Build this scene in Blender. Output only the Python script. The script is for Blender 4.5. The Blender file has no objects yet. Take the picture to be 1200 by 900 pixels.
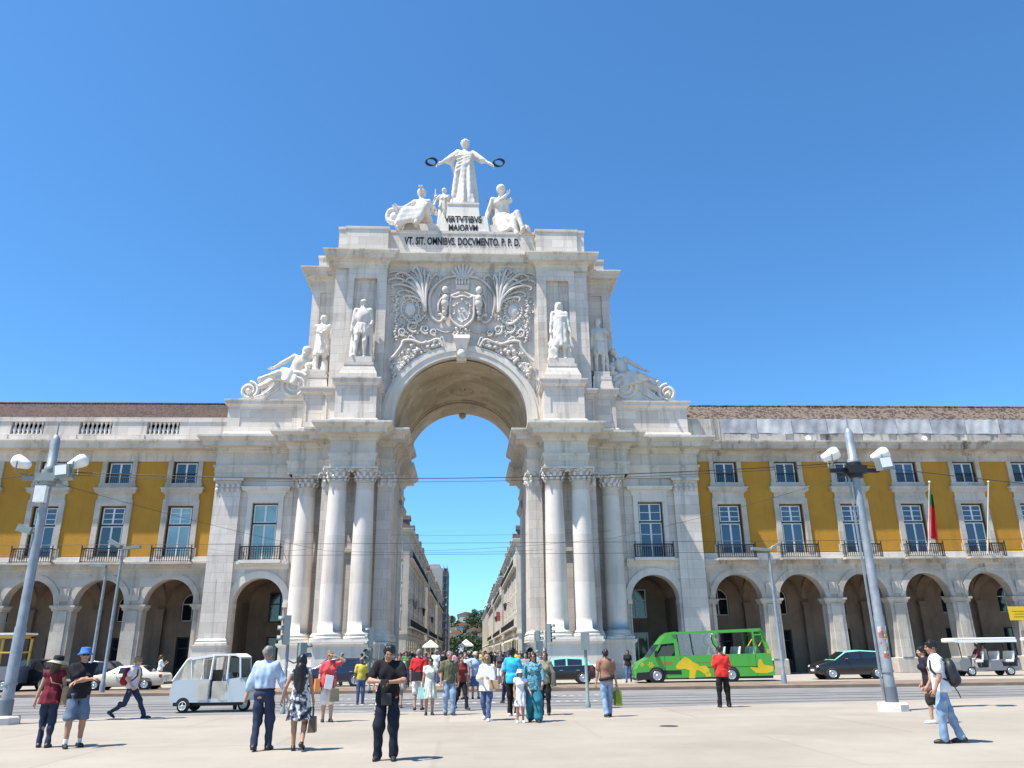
import bpy, math, random
import numpy as np
from mathutils import Vector, Matrix, Euler
random.seed(7)
SC = bpy.context.scene
COL = SC.collection
PI = math.pi
R = math.radians
D = 53.0                     # distance from the camera to the facade plane y = 0

# ------------------------------------------------------------------ mesh builder
class MB:
    """collects shapes; build() links them as ONE mesh object"""
    def __init__(s):
        s.v = []; s.f = []; s.m = []; s.s = []
    def add(s, V, F, mat=0, smooth=False):
        o = len(s.v)
        s.v += [tuple(map(float, p)) for p in V]
        for f in F:
            s.f.append(tuple(i + o for i in f)); s.m.append(mat); s.s.append(smooth)
        return s
    def box(s, x0, x1, y0, y1, z0, z1, mat=0):
        V = [(x0,y0,z0),(x1,y0,z0),(x1,y1,z0),(x0,y1,z0),(x0,y0,z1),(x1,y0,z1),(x1,y1,z1),(x0,y1,z1)]
        return s.add(V, [(3,2,1,0),(4,5,6,7),(0,1,5,4),(1,2,6,5),(2,3,7,6),(3,0,4,7)], mat)
    def obox(s, c, ux, uy, uz, mat=0):
        """box with centre c and half-axis vectors"""
        c, ux, uy, uz = map(Vector, (c, ux, uy, uz))
        V = [c - ux - uy - uz, c + ux - uy - uz, c + ux + uy - uz, c - ux + uy - uz,
             c - ux - uy + uz, c + ux - uy + uz, c + ux + uy + uz, c - ux + uy + uz]
        return s.add(V, [(3,2,1,0),(4,5,6,7),(0,1,5,4),(1,2,6,5),(2,3,7,6),(3,0,4,7)], mat)
    def frustum(s, r0, z0, r1, z1, mat=0):
        """rects r=(x0,x1,y0,y1) at two heights"""
        V = [(r0[0],r0[2],z0),(r0[1],r0[2],z0),(r0[1],r0[3],z0),(r0[0],r0[3],z0),
             (r1[0],r1[2],z1),(r1[1],r1[2],z1),(r1[1],r1[3],z1),(r1[0],r1[3],z1)]
        return s.add(V, [(3,2,1,0),(4,5,6,7),(0,1,5,4),(1,2,6,5),(2,3,7,6),(3,0,4,7)], mat)
    def prism(s, poly, a, b, axis='y', mat=0, smooth=False):
        """2-D polygon extruded along an axis; poly is (x,z) for y, (y,z) for x, (x,y) for z"""
        def P(p, t):
            return (p[0], t, p[1]) if axis == 'y' else (t, p[0], p[1]) if axis == 'x' else (p[0], p[1], t)
        n = len(poly)
        V = [P(p, a) for p in poly] + [P(p, b) for p in poly]
        s.add(V, [tuple(range(n)), tuple(range(2*n-1, n-1, -1))], mat)
        s.add(V, [(i, (i+1) % n, n + (i+1) % n, n + i) for i in range(n)], mat, smooth)
        return s
    def lathe(s, prof, c=(0,0,0), n=20, mat=0, smooth=True, a0=0, a1=2*PI, sx=1, sy=1):
        full = abs(a1 - a0 - 2*PI) < 1e-6
        k = n if full else n + 1
        V = []
        for r, z in prof:
            for i in range(k):
                a = a0 + (a1 - a0) * i / n
                V.append((c[0] + r*math.cos(a)*sx, c[1] + r*math.sin(a)*sy, c[2] + z))
        F = []
        for j in range(len(prof) - 1):
            for i in range(n):
                i2 = (i + 1) % k if full else i + 1
                F.append((j*k+i, j*k+i2, (j+1)*k+i2, (j+1)*k+i))
        s.add(V, F, mat, smooth)
        if full:
            for j, rev in ((0, True), (len(prof)-1, False)):
                if prof[j][0] > 1e-4:
                    f = list(range(j*k, j*k+k)); 
                    if rev: f.reverse()
                    s.add(V, [tuple(f)], mat)
        return s
    def tube(s, pts, r, n=8, mat=0, caps=True, smooth=True, flat=None):
        """tube along points; r a number or list; flat=(axis vector, factor) squashes the section"""
        P = [Vector(p) for p in pts]
        k = len(P)
        rr = r if isinstance(r, (list, tuple)) else [r] * k
        V = []; u = None
        for i in range(k):
            t = (P[min(i+1, k-1)] - P[max(i-1, 0)])
            if t.length < 1e-9: t = Vector((0,0,1))
            t.normalize()
            if u is None:
                u = t.orthogonal().normalized()
            else:
                u = (u - t * u.dot(t))
                u = u.normalized() if u.length > 1e-6 else t.orthogonal().normalized()
            w = t.cross(u)
            for j in range(n):
                a = 2*PI*j/n
                d = (u*math.cos(a) + w*math.sin(a)) * rr[i]
                if flat is not None:
                    ax = Vector(flat[0]); d = d - ax * d.dot(ax) * (1 - flat[1])
                V.append(P[i] + d)
        F = [(i*n+j, i*n+(j+1) % n, (i+1)*n+(j+1) % n, (i+1)*n+j) for i in range(k-1) for j in range(n)]
        s.add(V, F, mat, smooth)
        if caps:
            s.add(V, [tuple(range(n-1, -1, -1)), tuple(range((k-1)*n, k*n))], mat)
        return s
    def ell(s, c, r, n=10, m=7, mat=0, rot=None):
        V = []; 
        for j in range(m + 1):
            t = PI * j / m
            for i in range(n):
                a = 2*PI*i/n
                p = Vector((r[0]*math.sin(t)*math.cos(a), r[1]*math.sin(t)*math.sin(a), -r[2]*math.cos(t)))
                if rot is not None: p = rot @ p
                V.append(Vector(c) + p)
        F = [(j*n+i, j*n+(i+1) % n, (j+1)*n+(i+1) % n, (j+1)*n+i) for j in range(m) for i in range(n)]
        return s.add(V, F, mat, True)
    def sweep(s, path, prof, mat=0, closed=False):
        """moulding: profile (offset to the right of the path, z) along a plan polyline with mitred corners"""
        n = len(path); P = [Vector((p[0], p[1])) for p in path]
        offs = []
        for i in range(n):
            d1 = (P[i] - P[i-1]) if (i > 0 or closed) else None
            d2 = (P[(i+1) % n] - P[i]) if (i < n-1 or closed) else None
            N = []
            for d in (d1, d2):
                if d is not None:
                    d = d.normalized(); N.append(Vector((d.y, -d.x)))
            if len(N) == 1: offs.append(N[0])
            else: offs.append((N[0] + N[1]) / max(0.2, 1 + N[0].dot(N[1])))
        k = len(prof); V = []
        for i in range(n):
            for o, z in prof:
                q = P[i] + offs[i] * o
                V.append((q.x, q.y, z))
        F = []
        for i in range(n if closed else n-1):
            i2 = (i + 1) % n
            for j in range(k-1):
                F.append((i*k+j, i2*k+j, i2*k+j+1, i*k+j+1))
        s.add(V, F, mat)
        if not closed:
            s.add(V, [tuple(range(k)), tuple(range(n*k-1, (n-1)*k-1, -1))], mat)
        return s
    def grid(s, fn, nu, nv, mat=0, smooth=True):
        V = [fn(i/nu, j/nv) for j in range(nv+1) for i in range(nu+1)]
        F = [(j*(nu+1)+i, j*(nu+1)+i+1, (j+1)*(nu+1)+i+1, (j+1)*(nu+1)+i) for j in range(nv) for i in range(nu)]
        return s.add(V, F, mat, smooth)
    def wall(s, x0, x1, z0, z1, y, th, ops, mat=0, n=14, back=True):
        """wall facing -y with openings (cx, half width, z bottom, z spring or top, arched)"""
        ops = sorted(ops)
        F = lambda a, b, c, d: s.add([a, b, c, d], [(0,1,2,3)], mat)
        for yy in ((y, y+th) if back else (y,)):
            q = lambda xa, za, xb, zb: F((xa,yy,za), (xb,yy,za), (xb,yy,zb), (xa,yy,zb)) if xb-xa > 1e-5 and zb-za > 1e-5 else None
            cur = x0
            for cx, hw, zb, zt, arch in ops:
                q(cur, z0, cx-hw, z1); cur = cx+hw
                q(cx-hw, z0, cx+hw, zb)
                if not arch: q(cx-hw, zt, cx+hw, z1)
                else:
                    for i in range(n):
                        a, b = PI - PI*i/n, PI - PI*(i+1)/n
                        F((cx+hw*math.cos(a),yy,zt+hw*math.sin(a)), (cx+hw*math.cos(b),yy,zt+hw*math.sin(b)),
                          (cx+hw*math.cos(b),yy,z1), (cx+hw*math.cos(a),yy,z1))
            q(cur, z0, x1, z1)
        for cx, hw, zb, zt, arch in ops:
            loop = [(cx-hw, zb), (cx-hw, zt)]
            if arch: loop += [(cx+hw*math.cos(PI-PI*i/n), zt+hw*math.sin(PI-PI*i/n)) for i in range(1, n)]
            loop += [(cx+hw, zt), (cx+hw, zb)]
            if zb > z0 + 1e-4: loop.append(loop[0])
            for a, b in zip(loop[:-1], loop[1:]):
                s.add([(a[0],y,a[1]), (b[0],y,b[1]), (b[0],y+th,b[1]), (a[0],y+th,a[1])], [(0,1,2,3)], mat, False)
        s.add([(x0,y,z1),(x1,y,z1),(x1,y+th,z1),(x0,y+th,z1)], [(0,1,2,3)], mat)
        s.add([(x0,y,z0),(x0,y+th,z0),(x0,y+th,z1),(x0,y,z1)], [(0,1,2,3)], mat)
        s.add([(x1,y,z0),(x1,y+th,z0),(x1,y+th,z1),(x1,y,z1)], [(0,1,2,3)], mat)
        return s
    def mirror(s):
        """adds the x-mirrored copy of everything collected so far"""
        V = [(-x, y, z) for x, y, z in s.v]; n = len(V)
        F = [tuple(reversed(f)) for f in s.f]; M = list(s.m); S_ = list(s.s)
        s.v += V; s.f += [tuple(i+n for i in f) for f in F]; s.m += M; s.s += S_
        return s
    def build(s, name, mats, parent=None, loc=(0,0,0), mirror_x=False):
        me = bpy.data.meshes.new(name)
        V = [(-x, y, z) for x, y, z in s.v] if mirror_x else s.v
        F = [tuple(reversed(f)) for f in s.f] if mirror_x else s.f
        me.from_pydata(V, [], F)
        me.polygons.foreach_set('use_smooth', s.s)
        if not isinstance(mats, (list, tuple)): mats = [mats]
        for m in mats: me.materials.append(m)
        if len(mats) > 1: me.polygons.foreach_set('material_index', s.m)
        me.update()
        o = bpy.data.objects.new(name, me); COL.objects.link(o)
        o.location = loc
        if parent is not None: o.parent = parent
        return o

def tag(o, label=None, cat=None, group=None, kind=None):
    if label: o['label'] = label
    if cat: o['category'] = cat
    if group: o['group'] = group
    if kind: o['kind'] = kind
    return o
def empty(name, loc=(0,0,0), rz=0, scale=1.0):
    o = bpy.data.objects.new(name, None); COL.objects.link(o)
    o.location = loc; o.rotation_euler = (0,0,rz); o.scale = (scale,)*3
    o.empty_display_size = 0.3
    return o
KIDS = {}
def copy_tree(o, parent=None):
    c = o.copy(); COL.objects.link(c)
    if parent is not None: c.parent = parent
    for ch in [x for x in bpy.data.objects if x.parent == o]:
        copy_tree(ch, c)
    return c
def dup(root, loc, rz=None, label=None):
    c = copy_tree(root); c.location = loc
    if rz is not None: c.rotation_euler = (0,0,rz)
    if label: c['label'] = label
    return c

# ------------------------------------------------------------------ materials
def _n(nt, t, **kw):
    n = nt.nodes.new(t)
    for k, v in kw.items(): setattr(n, k, v)
    return n
def mat(name, col, rough=0.6, metal=0.0, spec=0.4, noise=0.0, nscale=6.0, bump=0.0, bscale=40.0, coat=0.0, dirt=None, coord='Object'):
    m = bpy.data.materials.new(name); m.use_nodes = True
    nt = m.node_tree; b = nt.nodes['Principled BSDF']
    b.inputs['Base Color'].default_value = (*col, 1); b.inputs['Roughness'].default_value = rough
    b.inputs['Metallic'].default_value = metal; b.inputs['Specular IOR Level'].default_value = spec
    b.inputs['Coat Weight'].default_value = coat
    if noise or bump:
        tc = _n(nt, 'ShaderNodeTexCoord')
    if noise:
        t = _n(nt, 'ShaderNodeTexNoise'); t.inputs['Scale'].default_value = nscale; t.inputs['Detail'].default_value = 5
        nt.links.new(tc.outputs[coord], t.inputs['Vector'])
        r = _n(nt, 'ShaderNodeValToRGB')
        d = dirt if dirt else tuple(c*(1-noise) for c in col)
        r.color_ramp.elements[0].position = 0.3; r.color_ramp.elements[1].position = 0.7
        r.color_ramp.elements[0].color = (*d, 1)
        r.color_ramp.elements[1].color = (*[min(1, c*(1+noise*0.35)) for c in col], 1)
        nt.links.new(t.outputs['Fac'], r.inputs['Fac']); nt.links.new(r.outputs['Color'], b.inputs['Base Color'])
    if bump:
        t2 = _n(nt, 'ShaderNodeTexNoise'); t2.inputs['Scale'].default_value = bscale; t2.inputs['Detail'].default_value = 4
        nt.links.new(tc.outputs[coord], t2.inputs['Vector'])
        bp = _n(nt, 'ShaderNodeBump'); bp.inputs['Strength'].default_value = bump; bp.inputs['Distance'].default_value = 0.02
        nt.links.new(t2.outputs['Fac'], bp.inputs['Height']); nt.links.new(bp.outputs['Normal'], b.inputs['Normal'])
    return m
_MC = {}
def cmat(col, rough=0.85, kind='cloth'):
    """cached plain cloth material of one colour"""
    k = (tuple(round(c, 3) for c in col), rough, kind)
    if k not in _MC:
        _MC[k] = mat('%s_%d' % (kind, len(_MC)), col, rough, noise=0.16, nscale=9, spec=0.25)
    return _MC[k]
def stone(name, col, stain, joints=True, bw=1.6, bh=0.62, jdark=0.72, streak=0.5, warm=None, rough=0.8, mort=0.012):
    """limestone: courses of blocks, blotches, streaks of grime; world coordinates"""
    m = bpy.data.materials.new(name); m.use_nodes = True
    nt = m.node_tree; b = nt.nodes['Principled BSDF']; L = nt.links.new
    b.inputs['Roughness'].default_value = rough; b.inputs['Specular IOR Level'].default_value = 0.3
    g = _n(nt, 'ShaderNodeNewGeometry'); sp = _n(nt, 'ShaderNodeSeparateXYZ'); L(g.outputs['Position'], sp.inputs[0])
    ad = _n(nt, 'ShaderNodeMath', operation='ADD'); L(sp.outputs['X'], ad.inputs[0]); L(sp.outputs['Y'], ad.inputs[1])
    cb = _n(nt, 'ShaderNodeCombineXYZ'); L(ad.outputs[0], cb.inputs['X']); L(sp.outputs['Z'], cb.inputs['Y'])
    # blotches
    n1 = _n(nt, 'ShaderNodeTexNoise'); n1.inputs['Scale'].default_value = 0.45; n1.inputs['Detail'].default_value = 8; n1.inputs['Roughness'].default_value = 0.65
    L(g.outputs['Position'], n1.inputs['Vector'])
    r1 = _n(nt, 'ShaderNodeValToRGB'); r1.color_ramp.elements[0].position = 0.36; r1.color_ramp.elements[1].position = 0.62
    r1.color_ramp.elements[0].color = (*stain, 1); r1.color_ramp.elements[1].color = (*col, 1)
    L(n1.outputs['Fac'], r1.inputs['Fac'])
    last = r1.outputs['Color']
    # vertical streaks of grime
    mp = _n(nt, 'ShaderNodeMapping'); mp.inputs['Scale'].default_value = (1.6, 1.6, 0.10); L(g.outputs['Position'], mp.inputs['Vector'])
    n2 = _n(nt, 'ShaderNodeTexNoise'); n2.inputs['Scale'].default_value = 1.0; n2.inputs['Detail'].default_value = 6; n2.inputs['Roughness'].default_value = 0.7; L(mp.outputs[0], n2.inputs['Vector'])
    r2 = _n(nt, 'ShaderNodeValToRGB'); r2.color_ramp.elements[0].position = 0.52; r2.color_ramp.elements[1].position = 0.72
    r2.color_ramp.elements[0].color = (0,0,0,1); r2.color_ramp.elements[1].color = (streak,)*3 + (1,)
    L(n2.outputs['Fac'], r2.inputs['Fac'])
    mx = _n(nt, 'ShaderNodeMix', data_type='RGBA'); L(r2.outputs['Color'], mx.inputs['Factor']); L(last, mx.inputs['A'])
    mx.inputs['B'].default_value = (*[c*0.48 for c in (warm or stain)], 1); last = mx.outputs['Result']
    if joints:
        br = _n(nt, 'ShaderNodeTexBrick'); br.inputs['Scale'].default_value = 1.0
        br.inputs['Brick Width'].default_value = bw; br.inputs['Row Height'].default_value = bh
        br.inputs['Mortar Size'].default_value = mort; br.inputs['Mortar Smooth'].default_value = 0.3; br.offset = 0.5
        br.inputs['Color1'].default_value = (1,1,1,1); br.inputs['Color2'].default_value = (0.78,0.77,0.755,1); br.inputs['Mortar'].default_value = (jdark,)*3 + (1,)
        L(cb.outputs[0], br.inputs['Vector'])
        ml = _n(nt, 'ShaderNodeMix', data_type='RGBA', blend_type='MULTIPLY'); ml.inputs['Factor'].default_value = 0.8
        L(last, ml.inputs['A']); L(br.outputs['Color'], ml.inputs['B']); last = ml.outputs['Result']
    L(last, b.inputs['Base Color'])
    n3 = _n(nt, 'ShaderNodeTexNoise'); n3.inputs['Scale'].default_value = 9; n3.inputs['Detail'].default_value = 5; L(g.outputs['Position'], n3.inputs['Vector'])
    bp = _n(nt, 'ShaderNodeBump'); bp.inputs['Strength'].default_value = 0.25; bp.inputs['Distance'].default_value = 0.04
    L(n3.outputs['Fac'], bp.inputs['Height']); L(bp.outputs['Normal'], b.inputs['Normal'])
    return m

M = {}
M['stone'] = stone('limestone', (0.72,0.645,0.57), (0.61,0.545,0.48), streak=0.85, jdark=0.55)
M['shaft'] = stone('column_shaft', (0.73,0.66,0.585), (0.63,0.57,0.505), bw=40, bh=2.9, jdark=0.72, streak=0.6)
M['stone_plain'] = stone('limestone_carved', (0.70,0.645,0.575), (0.59,0.545,0.48), joints=False, streak=0.5)
M['cornice'] = stone('cornice_stone', (0.70,0.64,0.56), (0.55,0.495,0.415), bw=2.2, bh=9, streak=0.7, warm=(0.34,0.30,0.24))
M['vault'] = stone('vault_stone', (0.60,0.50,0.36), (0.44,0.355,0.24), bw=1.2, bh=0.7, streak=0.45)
M['statue'] = stone('statue_marble', (0.70,0.65,0.585), (0.58,0.535,0.475), joints=False, streak=0.55)
M['wing_stone'] = stone('arcade_stone', (0.60,0.535,0.455), (0.45,0.40,0.335), bw=1.3, bh=0.55, streak=0.6)
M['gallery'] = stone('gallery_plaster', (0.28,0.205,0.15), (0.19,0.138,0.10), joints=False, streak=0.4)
M['weathered'] = stone('weathered_cornice', (0.56,0.51,0.44), (0.34,0.305,0.26), joints=False, streak=0.85, warm=(0.12,0.11,0.09))
M['yellow'] = stone('ochre_plaster', (0.48,0.238,0.030), (0.42,0.203,0.025), joints=False, streak=0.25, warm=(0.34,0.18,0.05))
M['street_pale'] = stone('pale_render', (0.46,0.425,0.36), (0.37,0.34,0.29), joints=False, streak=0.5)
M['street_cream'] = stone('cream_render', (0.47,0.41,0.30), (0.38,0.33,0.24), joints=False, streak=0.5)
M['street_grey'] = stone('grey_render', (0.40,0.38,0.35), (0.33,0.31,0.285), joints=False, streak=0.5)
M['tile'] = mat('roof_tile', (0.23,0.125,0.085), 0.85, noise=0.5, nscale=1.3, bump=0.3, bscale=6)
M['white_paint'] = mat('white_paint', (0.72,0.72,0.68), 0.45, noise=0.1)
M['iron'] = mat('black_iron', (0.018,0.018,0.020), 0.5)
M['dark_frame'] = mat('dark_green_frame', (0.02,0.028,0.028), 0.5)
M['galv'] = mat('galvanised_steel', (0.28,0.31,0.335), 0.5, metal=0.25, noise=0.25, nscale=4)
M['grey_paint'] = mat('grey_green_paint', (0.22,0.26,0.25), 0.5, noise=0.12)
M['black'] = mat('black_plastic', (0.02,0.02,0.022), 0.5)
M['rubber'] = mat('tyre_rubber', (0.022,0.022,0.022), 0.8)
M['alloy'] = mat('alloy', (0.55,0.56,0.58), 0.3, metal=0.8)
M['white_plastic'] = mat('white_plastic', (0.78,0.78,0.77), 0.4)
M['canvas'] = mat('white_canvas', (0.80,0.79,0.75), 0.8, noise=0.06)
M['relief'] = stone('relief_stone', (0.67,0.61,0.545), (0.52,0.475,0.425), joints=False, streak=0.7)
M['letter'] = mat('bronze_letter', (0.012,0.012,0.012), 0.6)
def glass(name, col, rough=0.06, mixg=0.25):
    m = bpy.data.materials.new(name); m.use_nodes = True
    nt = m.node_tree; b = nt.nodes['Principled BSDF']; L = nt.links.new
    b.inputs['Base Color'].default_value = (*col, 1); b.inputs['Roughness'].default_value = rough
    b.inputs['Specular IOR Level'].default_value = 0.9; b.inputs['IOR'].default_value = 1.6
    tc = _n(nt, 'ShaderNodeTexCoord'); t = _n(nt, 'ShaderNodeTexNoise'); t.inputs['Scale'].default_value = 1.3
    L(tc.outputs['Object'], t.inputs['Vector'])
    bp = _n(nt, 'ShaderNodeBump'); bp.inputs['Strength'].default_value = 0.08; bp.inputs['Distance'].default_value = 0.05
    L(t.outputs['Fac'], bp.inputs['Height']); L(bp.outputs['Normal'], b.inputs['Normal'])
    r = _n(nt, 'ShaderNodeValToRGB'); r.color_ramp.elements[0].color = (*[c*0.6 for c in col], 1); r.color_ramp.elements[1].color = (*[c*1.5 for c in col], 1)
    t2 = _n(nt, 'ShaderNodeTexNoise'); t2.inputs['Scale'].default_value = 0.9; g = _n(nt, 'ShaderNodeNewGeometry'); L(g.outputs['Position'], t2.inputs['Vector'])
    L(t2.outputs['Fac'], r.inputs['Fac']); L(r.outputs['Color'], b.inputs['Base Color'])
    return m
M['glass'] = glass('window_glass', (0.026,0.04,0.085))  # blue of the reflected sky is part of the pane colour
M['glass_mid'] = glass('window_glass_hazy', (0.05,0.07,0.115))
M['glass_teal'] = glass('curtained_glass', (0.23,0.36,0.36), 0.1)
M['glass_dark'] = glass('dark_glass', (0.012,0.014,0.018))
def clear_plastic(name, col, alpha):
    m = mat(name, col, 0.15); b = m.node_tree.nodes['Principled BSDF']
    b.inputs['Alpha'].default_value = alpha
    return m
M['clear'] = clear_plastic('clear_plastic_sheet', (0.62,0.57,0.46), 0.75)
M['carglass'] = clear_plastic('car_glass', (0.05,0.07,0.07), 0.72)
M['skin'] = mat('skin_light', (0.50,0.29,0.20), 0.55, noise=0.08)
M['skin_tan'] = mat('skin_tan', (0.40,0.215,0.135), 0.55, noise=0.08)
M['skin_dark'] = mat('skin_dark', (0.12,0.065,0.042), 0.5, noise=0.08)
M['hair_black'] = mat('hair_black', (0.012,0.010,0.009), 0.45, noise=0.3, nscale=60)
M['hair_brown'] = mat('hair_brown', (0.075,0.042,0.024), 0.5, noise=0.4, nscale=60)
M['hair_fair'] = mat('hair_fair', (0.27,0.17,0.085), 0.5, noise=0.4, nscale=60)
M['hair_grey'] = mat('hair_grey', (0.22,0.20,0.18), 0.5, noise=0.4, nscale=60)
M['shoe_dark'] = mat('shoe_dark', (0.025,0.023,0.025), 0.5)
M['shoe_white'] = mat('shoe_white', (0.72,0.70,0.66), 0.6)
# ------------------------------------------------------------------ smooth implicit shapes -> one continuous mesh
class SDF:
    def __init__(s): s.pr = []; s.clips = []; s.fold = 0.0; s.ffreq = 40.0; s.fseed = 1
    def cone(s, a, b, ra, rb, k=0.03, sub=False): s.pr.append(('c', np.array(a, float), np.array(b, float), ra, rb, k, sub)); return s
    def ell(s, c, r, k=0.03, sub=False, rot=None): s.pr.append(('e', np.array(c, float), np.array(r, float), rot, None, k, sub)); return s
    def robe(s, a, b, ra, rb, k=0.04, n=11, amp=0.015, power=1.0):
        """draped cloth from a down to b: radii ra=(x,y) at the top, rb at the hem, n folds that deepen downwards"""
        s.pr.append(('r', np.array(a, float), np.array(b, float), (ra, rb, n, amp, power), None, k, False)); return s
    def clip(s, p, n): s.clips.append((np.array(p, float), np.array(n, float))); return s   # keeps the side n points away from
    def bounds(s):
        lo = np.full(3, 1e9); hi = -lo
        for t, a, b, c, d, k, sub in s.pr:
            if sub: continue
            if t == 'c': r = max(c, d); l, h = np.minimum(a, b) - r, np.maximum(a, b) + r
            elif t == 'e': r = max(b); l, h = a - r, a + r
            else: r = max(max(c[0]), max(c[1])) + c[3]; l, h = np.minimum(a, b) - r, np.maximum(a, b) + r
            lo = np.minimum(lo, l); hi = np.maximum(hi, h)
        return lo, hi
    def mesh(s, h):
        lo, hi = s.bounds(); pad = 2.5*h + s.fold
        lo = lo - pad; hi = hi + pad
        n = np.ceil((hi - lo) / h).astype(int) + 1
        ax = [lo[i] + h*np.arange(n[i]) for i in range(3)]
        F = np.full(n, 1.0)
        for t, a, b, c, d, k, sub in s.pr:
            if t == 'c': r = max(c, d); l, u = np.minimum(a, b) - r, np.maximum(a, b) + r
            elif t == 'e': r = max(b); l, u = a - r, a + r
            else: r = max(max(c[0]), max(c[1])) + c[3]; l, u = np.minimum(a, b) - r, np.maximum(a, b) + r
            mg = k + 3*h
            i0 = np.clip(np.floor((l - mg - lo)/h).astype(int), 0, n); i1 = np.clip(np.ceil((u + mg - lo)/h).astype(int) + 1, 0, n)
            if np.any(i1 <= i0): continue
            sl = tuple(slice(i0[i], i1[i]) for i in range(3))
            X = ax[0][sl[0]][:, None, None]; Y = ax[1][sl[1]][None, :, None]; Z = ax[2][sl[2]][None, None, :]
            if t == 'c':
                ab = b - a; L2 = max(float(ab @ ab), 1e-9)
                tt = np.clip(((X-a[0])*ab[0] + (Y-a[1])*ab[1] + (Z-a[2])*ab[2]) / L2, 0, 1)
                dd = np.sqrt((X-a[0]-tt*ab[0])**2 + (Y-a[1]-tt*ab[1])**2 + (Z-a[2]-tt*ab[2])**2) - (c + (d-c)*tt)
            elif t == 'e':
                qx, qy, qz = X-a[0], Y-a[1], Z-a[2]
                if c is not None:
                    m = np.array(c)
                    qx, qy, qz = (m[0,0]*qx+m[1,0]*qy+m[2,0]*qz, m[0,1]*qx+m[1,1]*qy+m[2,1]*qz, m[0,2]*qx+m[1,2]*qy+m[2,2]*qz)
                k0 = np.sqrt((qx/b[0])**2 + (qy/b[1])**2 + (qz/b[2])**2)
                k1 = np.sqrt((qx/b[0]**2)**2 + (qy/b[1]**2)**2 + (qz/b[2]**2)**2) + 1e-9
                dd = k0*(k0-1)/k1
            else:
                ra, rb, nf, amp, pw = c
                ab = b - a; L2 = max(float(ab @ ab), 1e-9)
                t0 = ((X-a[0])*ab[0] + (Y-a[1])*ab[1] + (Z-a[2])*ab[2]) / L2
                tt = np.clip(t0, 0, 1); tp = tt**pw
                rx = ra[0] + (rb[0]-ra[0])*tp; ry = ra[1] + (rb[1]-ra[1])*tp
                qx = X-a[0]-tt*ab[0]; qy = Y-a[1]-tt*ab[1]
                th = np.arctan2(qy/ry, qx/rx)
                fo = amp*(0.15+0.85*tt)*(np.sin(nf*th + 2.2*np.sin(tt*3.0)) + 0.5*np.sin((nf*1.7)*th + 1.3 + 3*tt))
                rr = np.sqrt((qx/rx)**2 + (qy/ry)**2)
                dd = (rr-1)*np.minimum(rx, ry) - fo
                dd = np.maximum(dd, np.abs(t0-0.5)*math.sqrt(L2) - 0.5*math.sqrt(L2))
            G = F[sl]
            if sub:
                hh = np.clip(0.5 - 0.5*(G + dd)/k, 0, 1); F[sl] = G*(1-hh) - dd*hh + k*hh*(1-hh)
            else:
                hh = np.clip(0.5 + 0.5*(G - dd)/k, 0, 1); F[sl] = G*(1-hh) + dd*hh - k*hh*(1-hh)
        X = ax[0][:, None, None]; Y = ax[1][None, :, None]; Z = ax[2][None, None, :]
        if s.fold:
            rs = np.random.RandomState(s.fseed); W = 0
            for i in range(4):
                w = rs.normal(size=3); w /= np.linalg.norm(w); w[2] *= 0.55; q = s.ffreq*(0.7+0.5*i)
                W = W + np.sin(q*(w[0]*X+w[1]*Y+w[2]*Z) + rs.uniform(0, 6))/(1+0.4*i)
            F = F + s.fold*W*0.5
        for p, nn in s.clips:
            F = np.maximum(F, (X-p[0])*nn[0] + (Y-p[1])*nn[1] + (Z-p[2])*nn[2])
        for i in range(3):
            sl = [slice(None)]*3
            for e in (0, -1):
                sl[i] = e; F[tuple(sl)] = np.maximum(F[tuple(sl)], 0.5*h)
        return surfnet(F, lo, h)
def surfnet(F, lo, h):
    S_ = F < 0
    nx, ny, nz = F.shape
    acc = np.zeros((nx-1, ny-1, nz-1, 3)); cnt = np.zeros((nx-1, ny-1, nz-1))
    offs = [(0,0),(1,0),(0,1),(1,1)]
    for axis in range(3):
        o1, o2 = [i for i in range(3) if i != axis]
        for u, v in offs:
            A = [None]*3; B = [None]*3
            A[axis] = slice(0, -1); B[axis] = slice(1, None)
            for o, q in ((o1, u), (o2, v)):
                A[o] = B[o] = slice(0, -1) if q == 0 else slice(1, None)
            fa, fb = F[tuple(A)], F[tuple(B)]
            c = (fa < 0) != (fb < 0)
            den = np.where(c, fa - fb, 1.0); t = np.where(c, fa/den, 0)
            acc[..., axis] += np.where(c, t, 0); acc[..., o1] += np.where(c, u, 0); acc[..., o2] += np.where(c, v, 0)
            cnt += c
    act = cnt > 0
    idx = np.full(act.shape, -1, int); ii = np.argwhere(act)
    idx[act] = np.arange(len(ii))
    V = lo + h*(ii + acc[act]/cnt[act][:, None])
    Fs = []
    for axis in range(3):
        o1, o2 = [(1,2),(2,0),(0,1)][axis]
        A = [slice(1, -1)]*3; B = [slice(1, -1)]*3
        A[axis] = slice(0, -1); B[axis] = slice(1, None)
        sa, sb = S_[tuple(A)], S_[tuple(B)]
        w = np.argwhere(sa != sb)
        if not len(w): continue
        fl = sa[tuple(w.T)]
        base = w.copy(); base[:, o1] += 1; base[:, o2] += 1
        def cell(d1, d2):
            q = base.copy(); q[:, o1] -= d1; q[:, o2] -= d2
            return idx[tuple(q.T)]
        a, b, c, d = cell(1,1), cell(0,1), cell(0,0), cell(1,0)
        Q = np.stack([a,b,c,d], 1)
        Q[~fl] = Q[~fl][:, ::-1]
        Fs.append(Q)
    return V, np.concatenate(Fs) if Fs else np.zeros((0,4), int)
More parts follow.
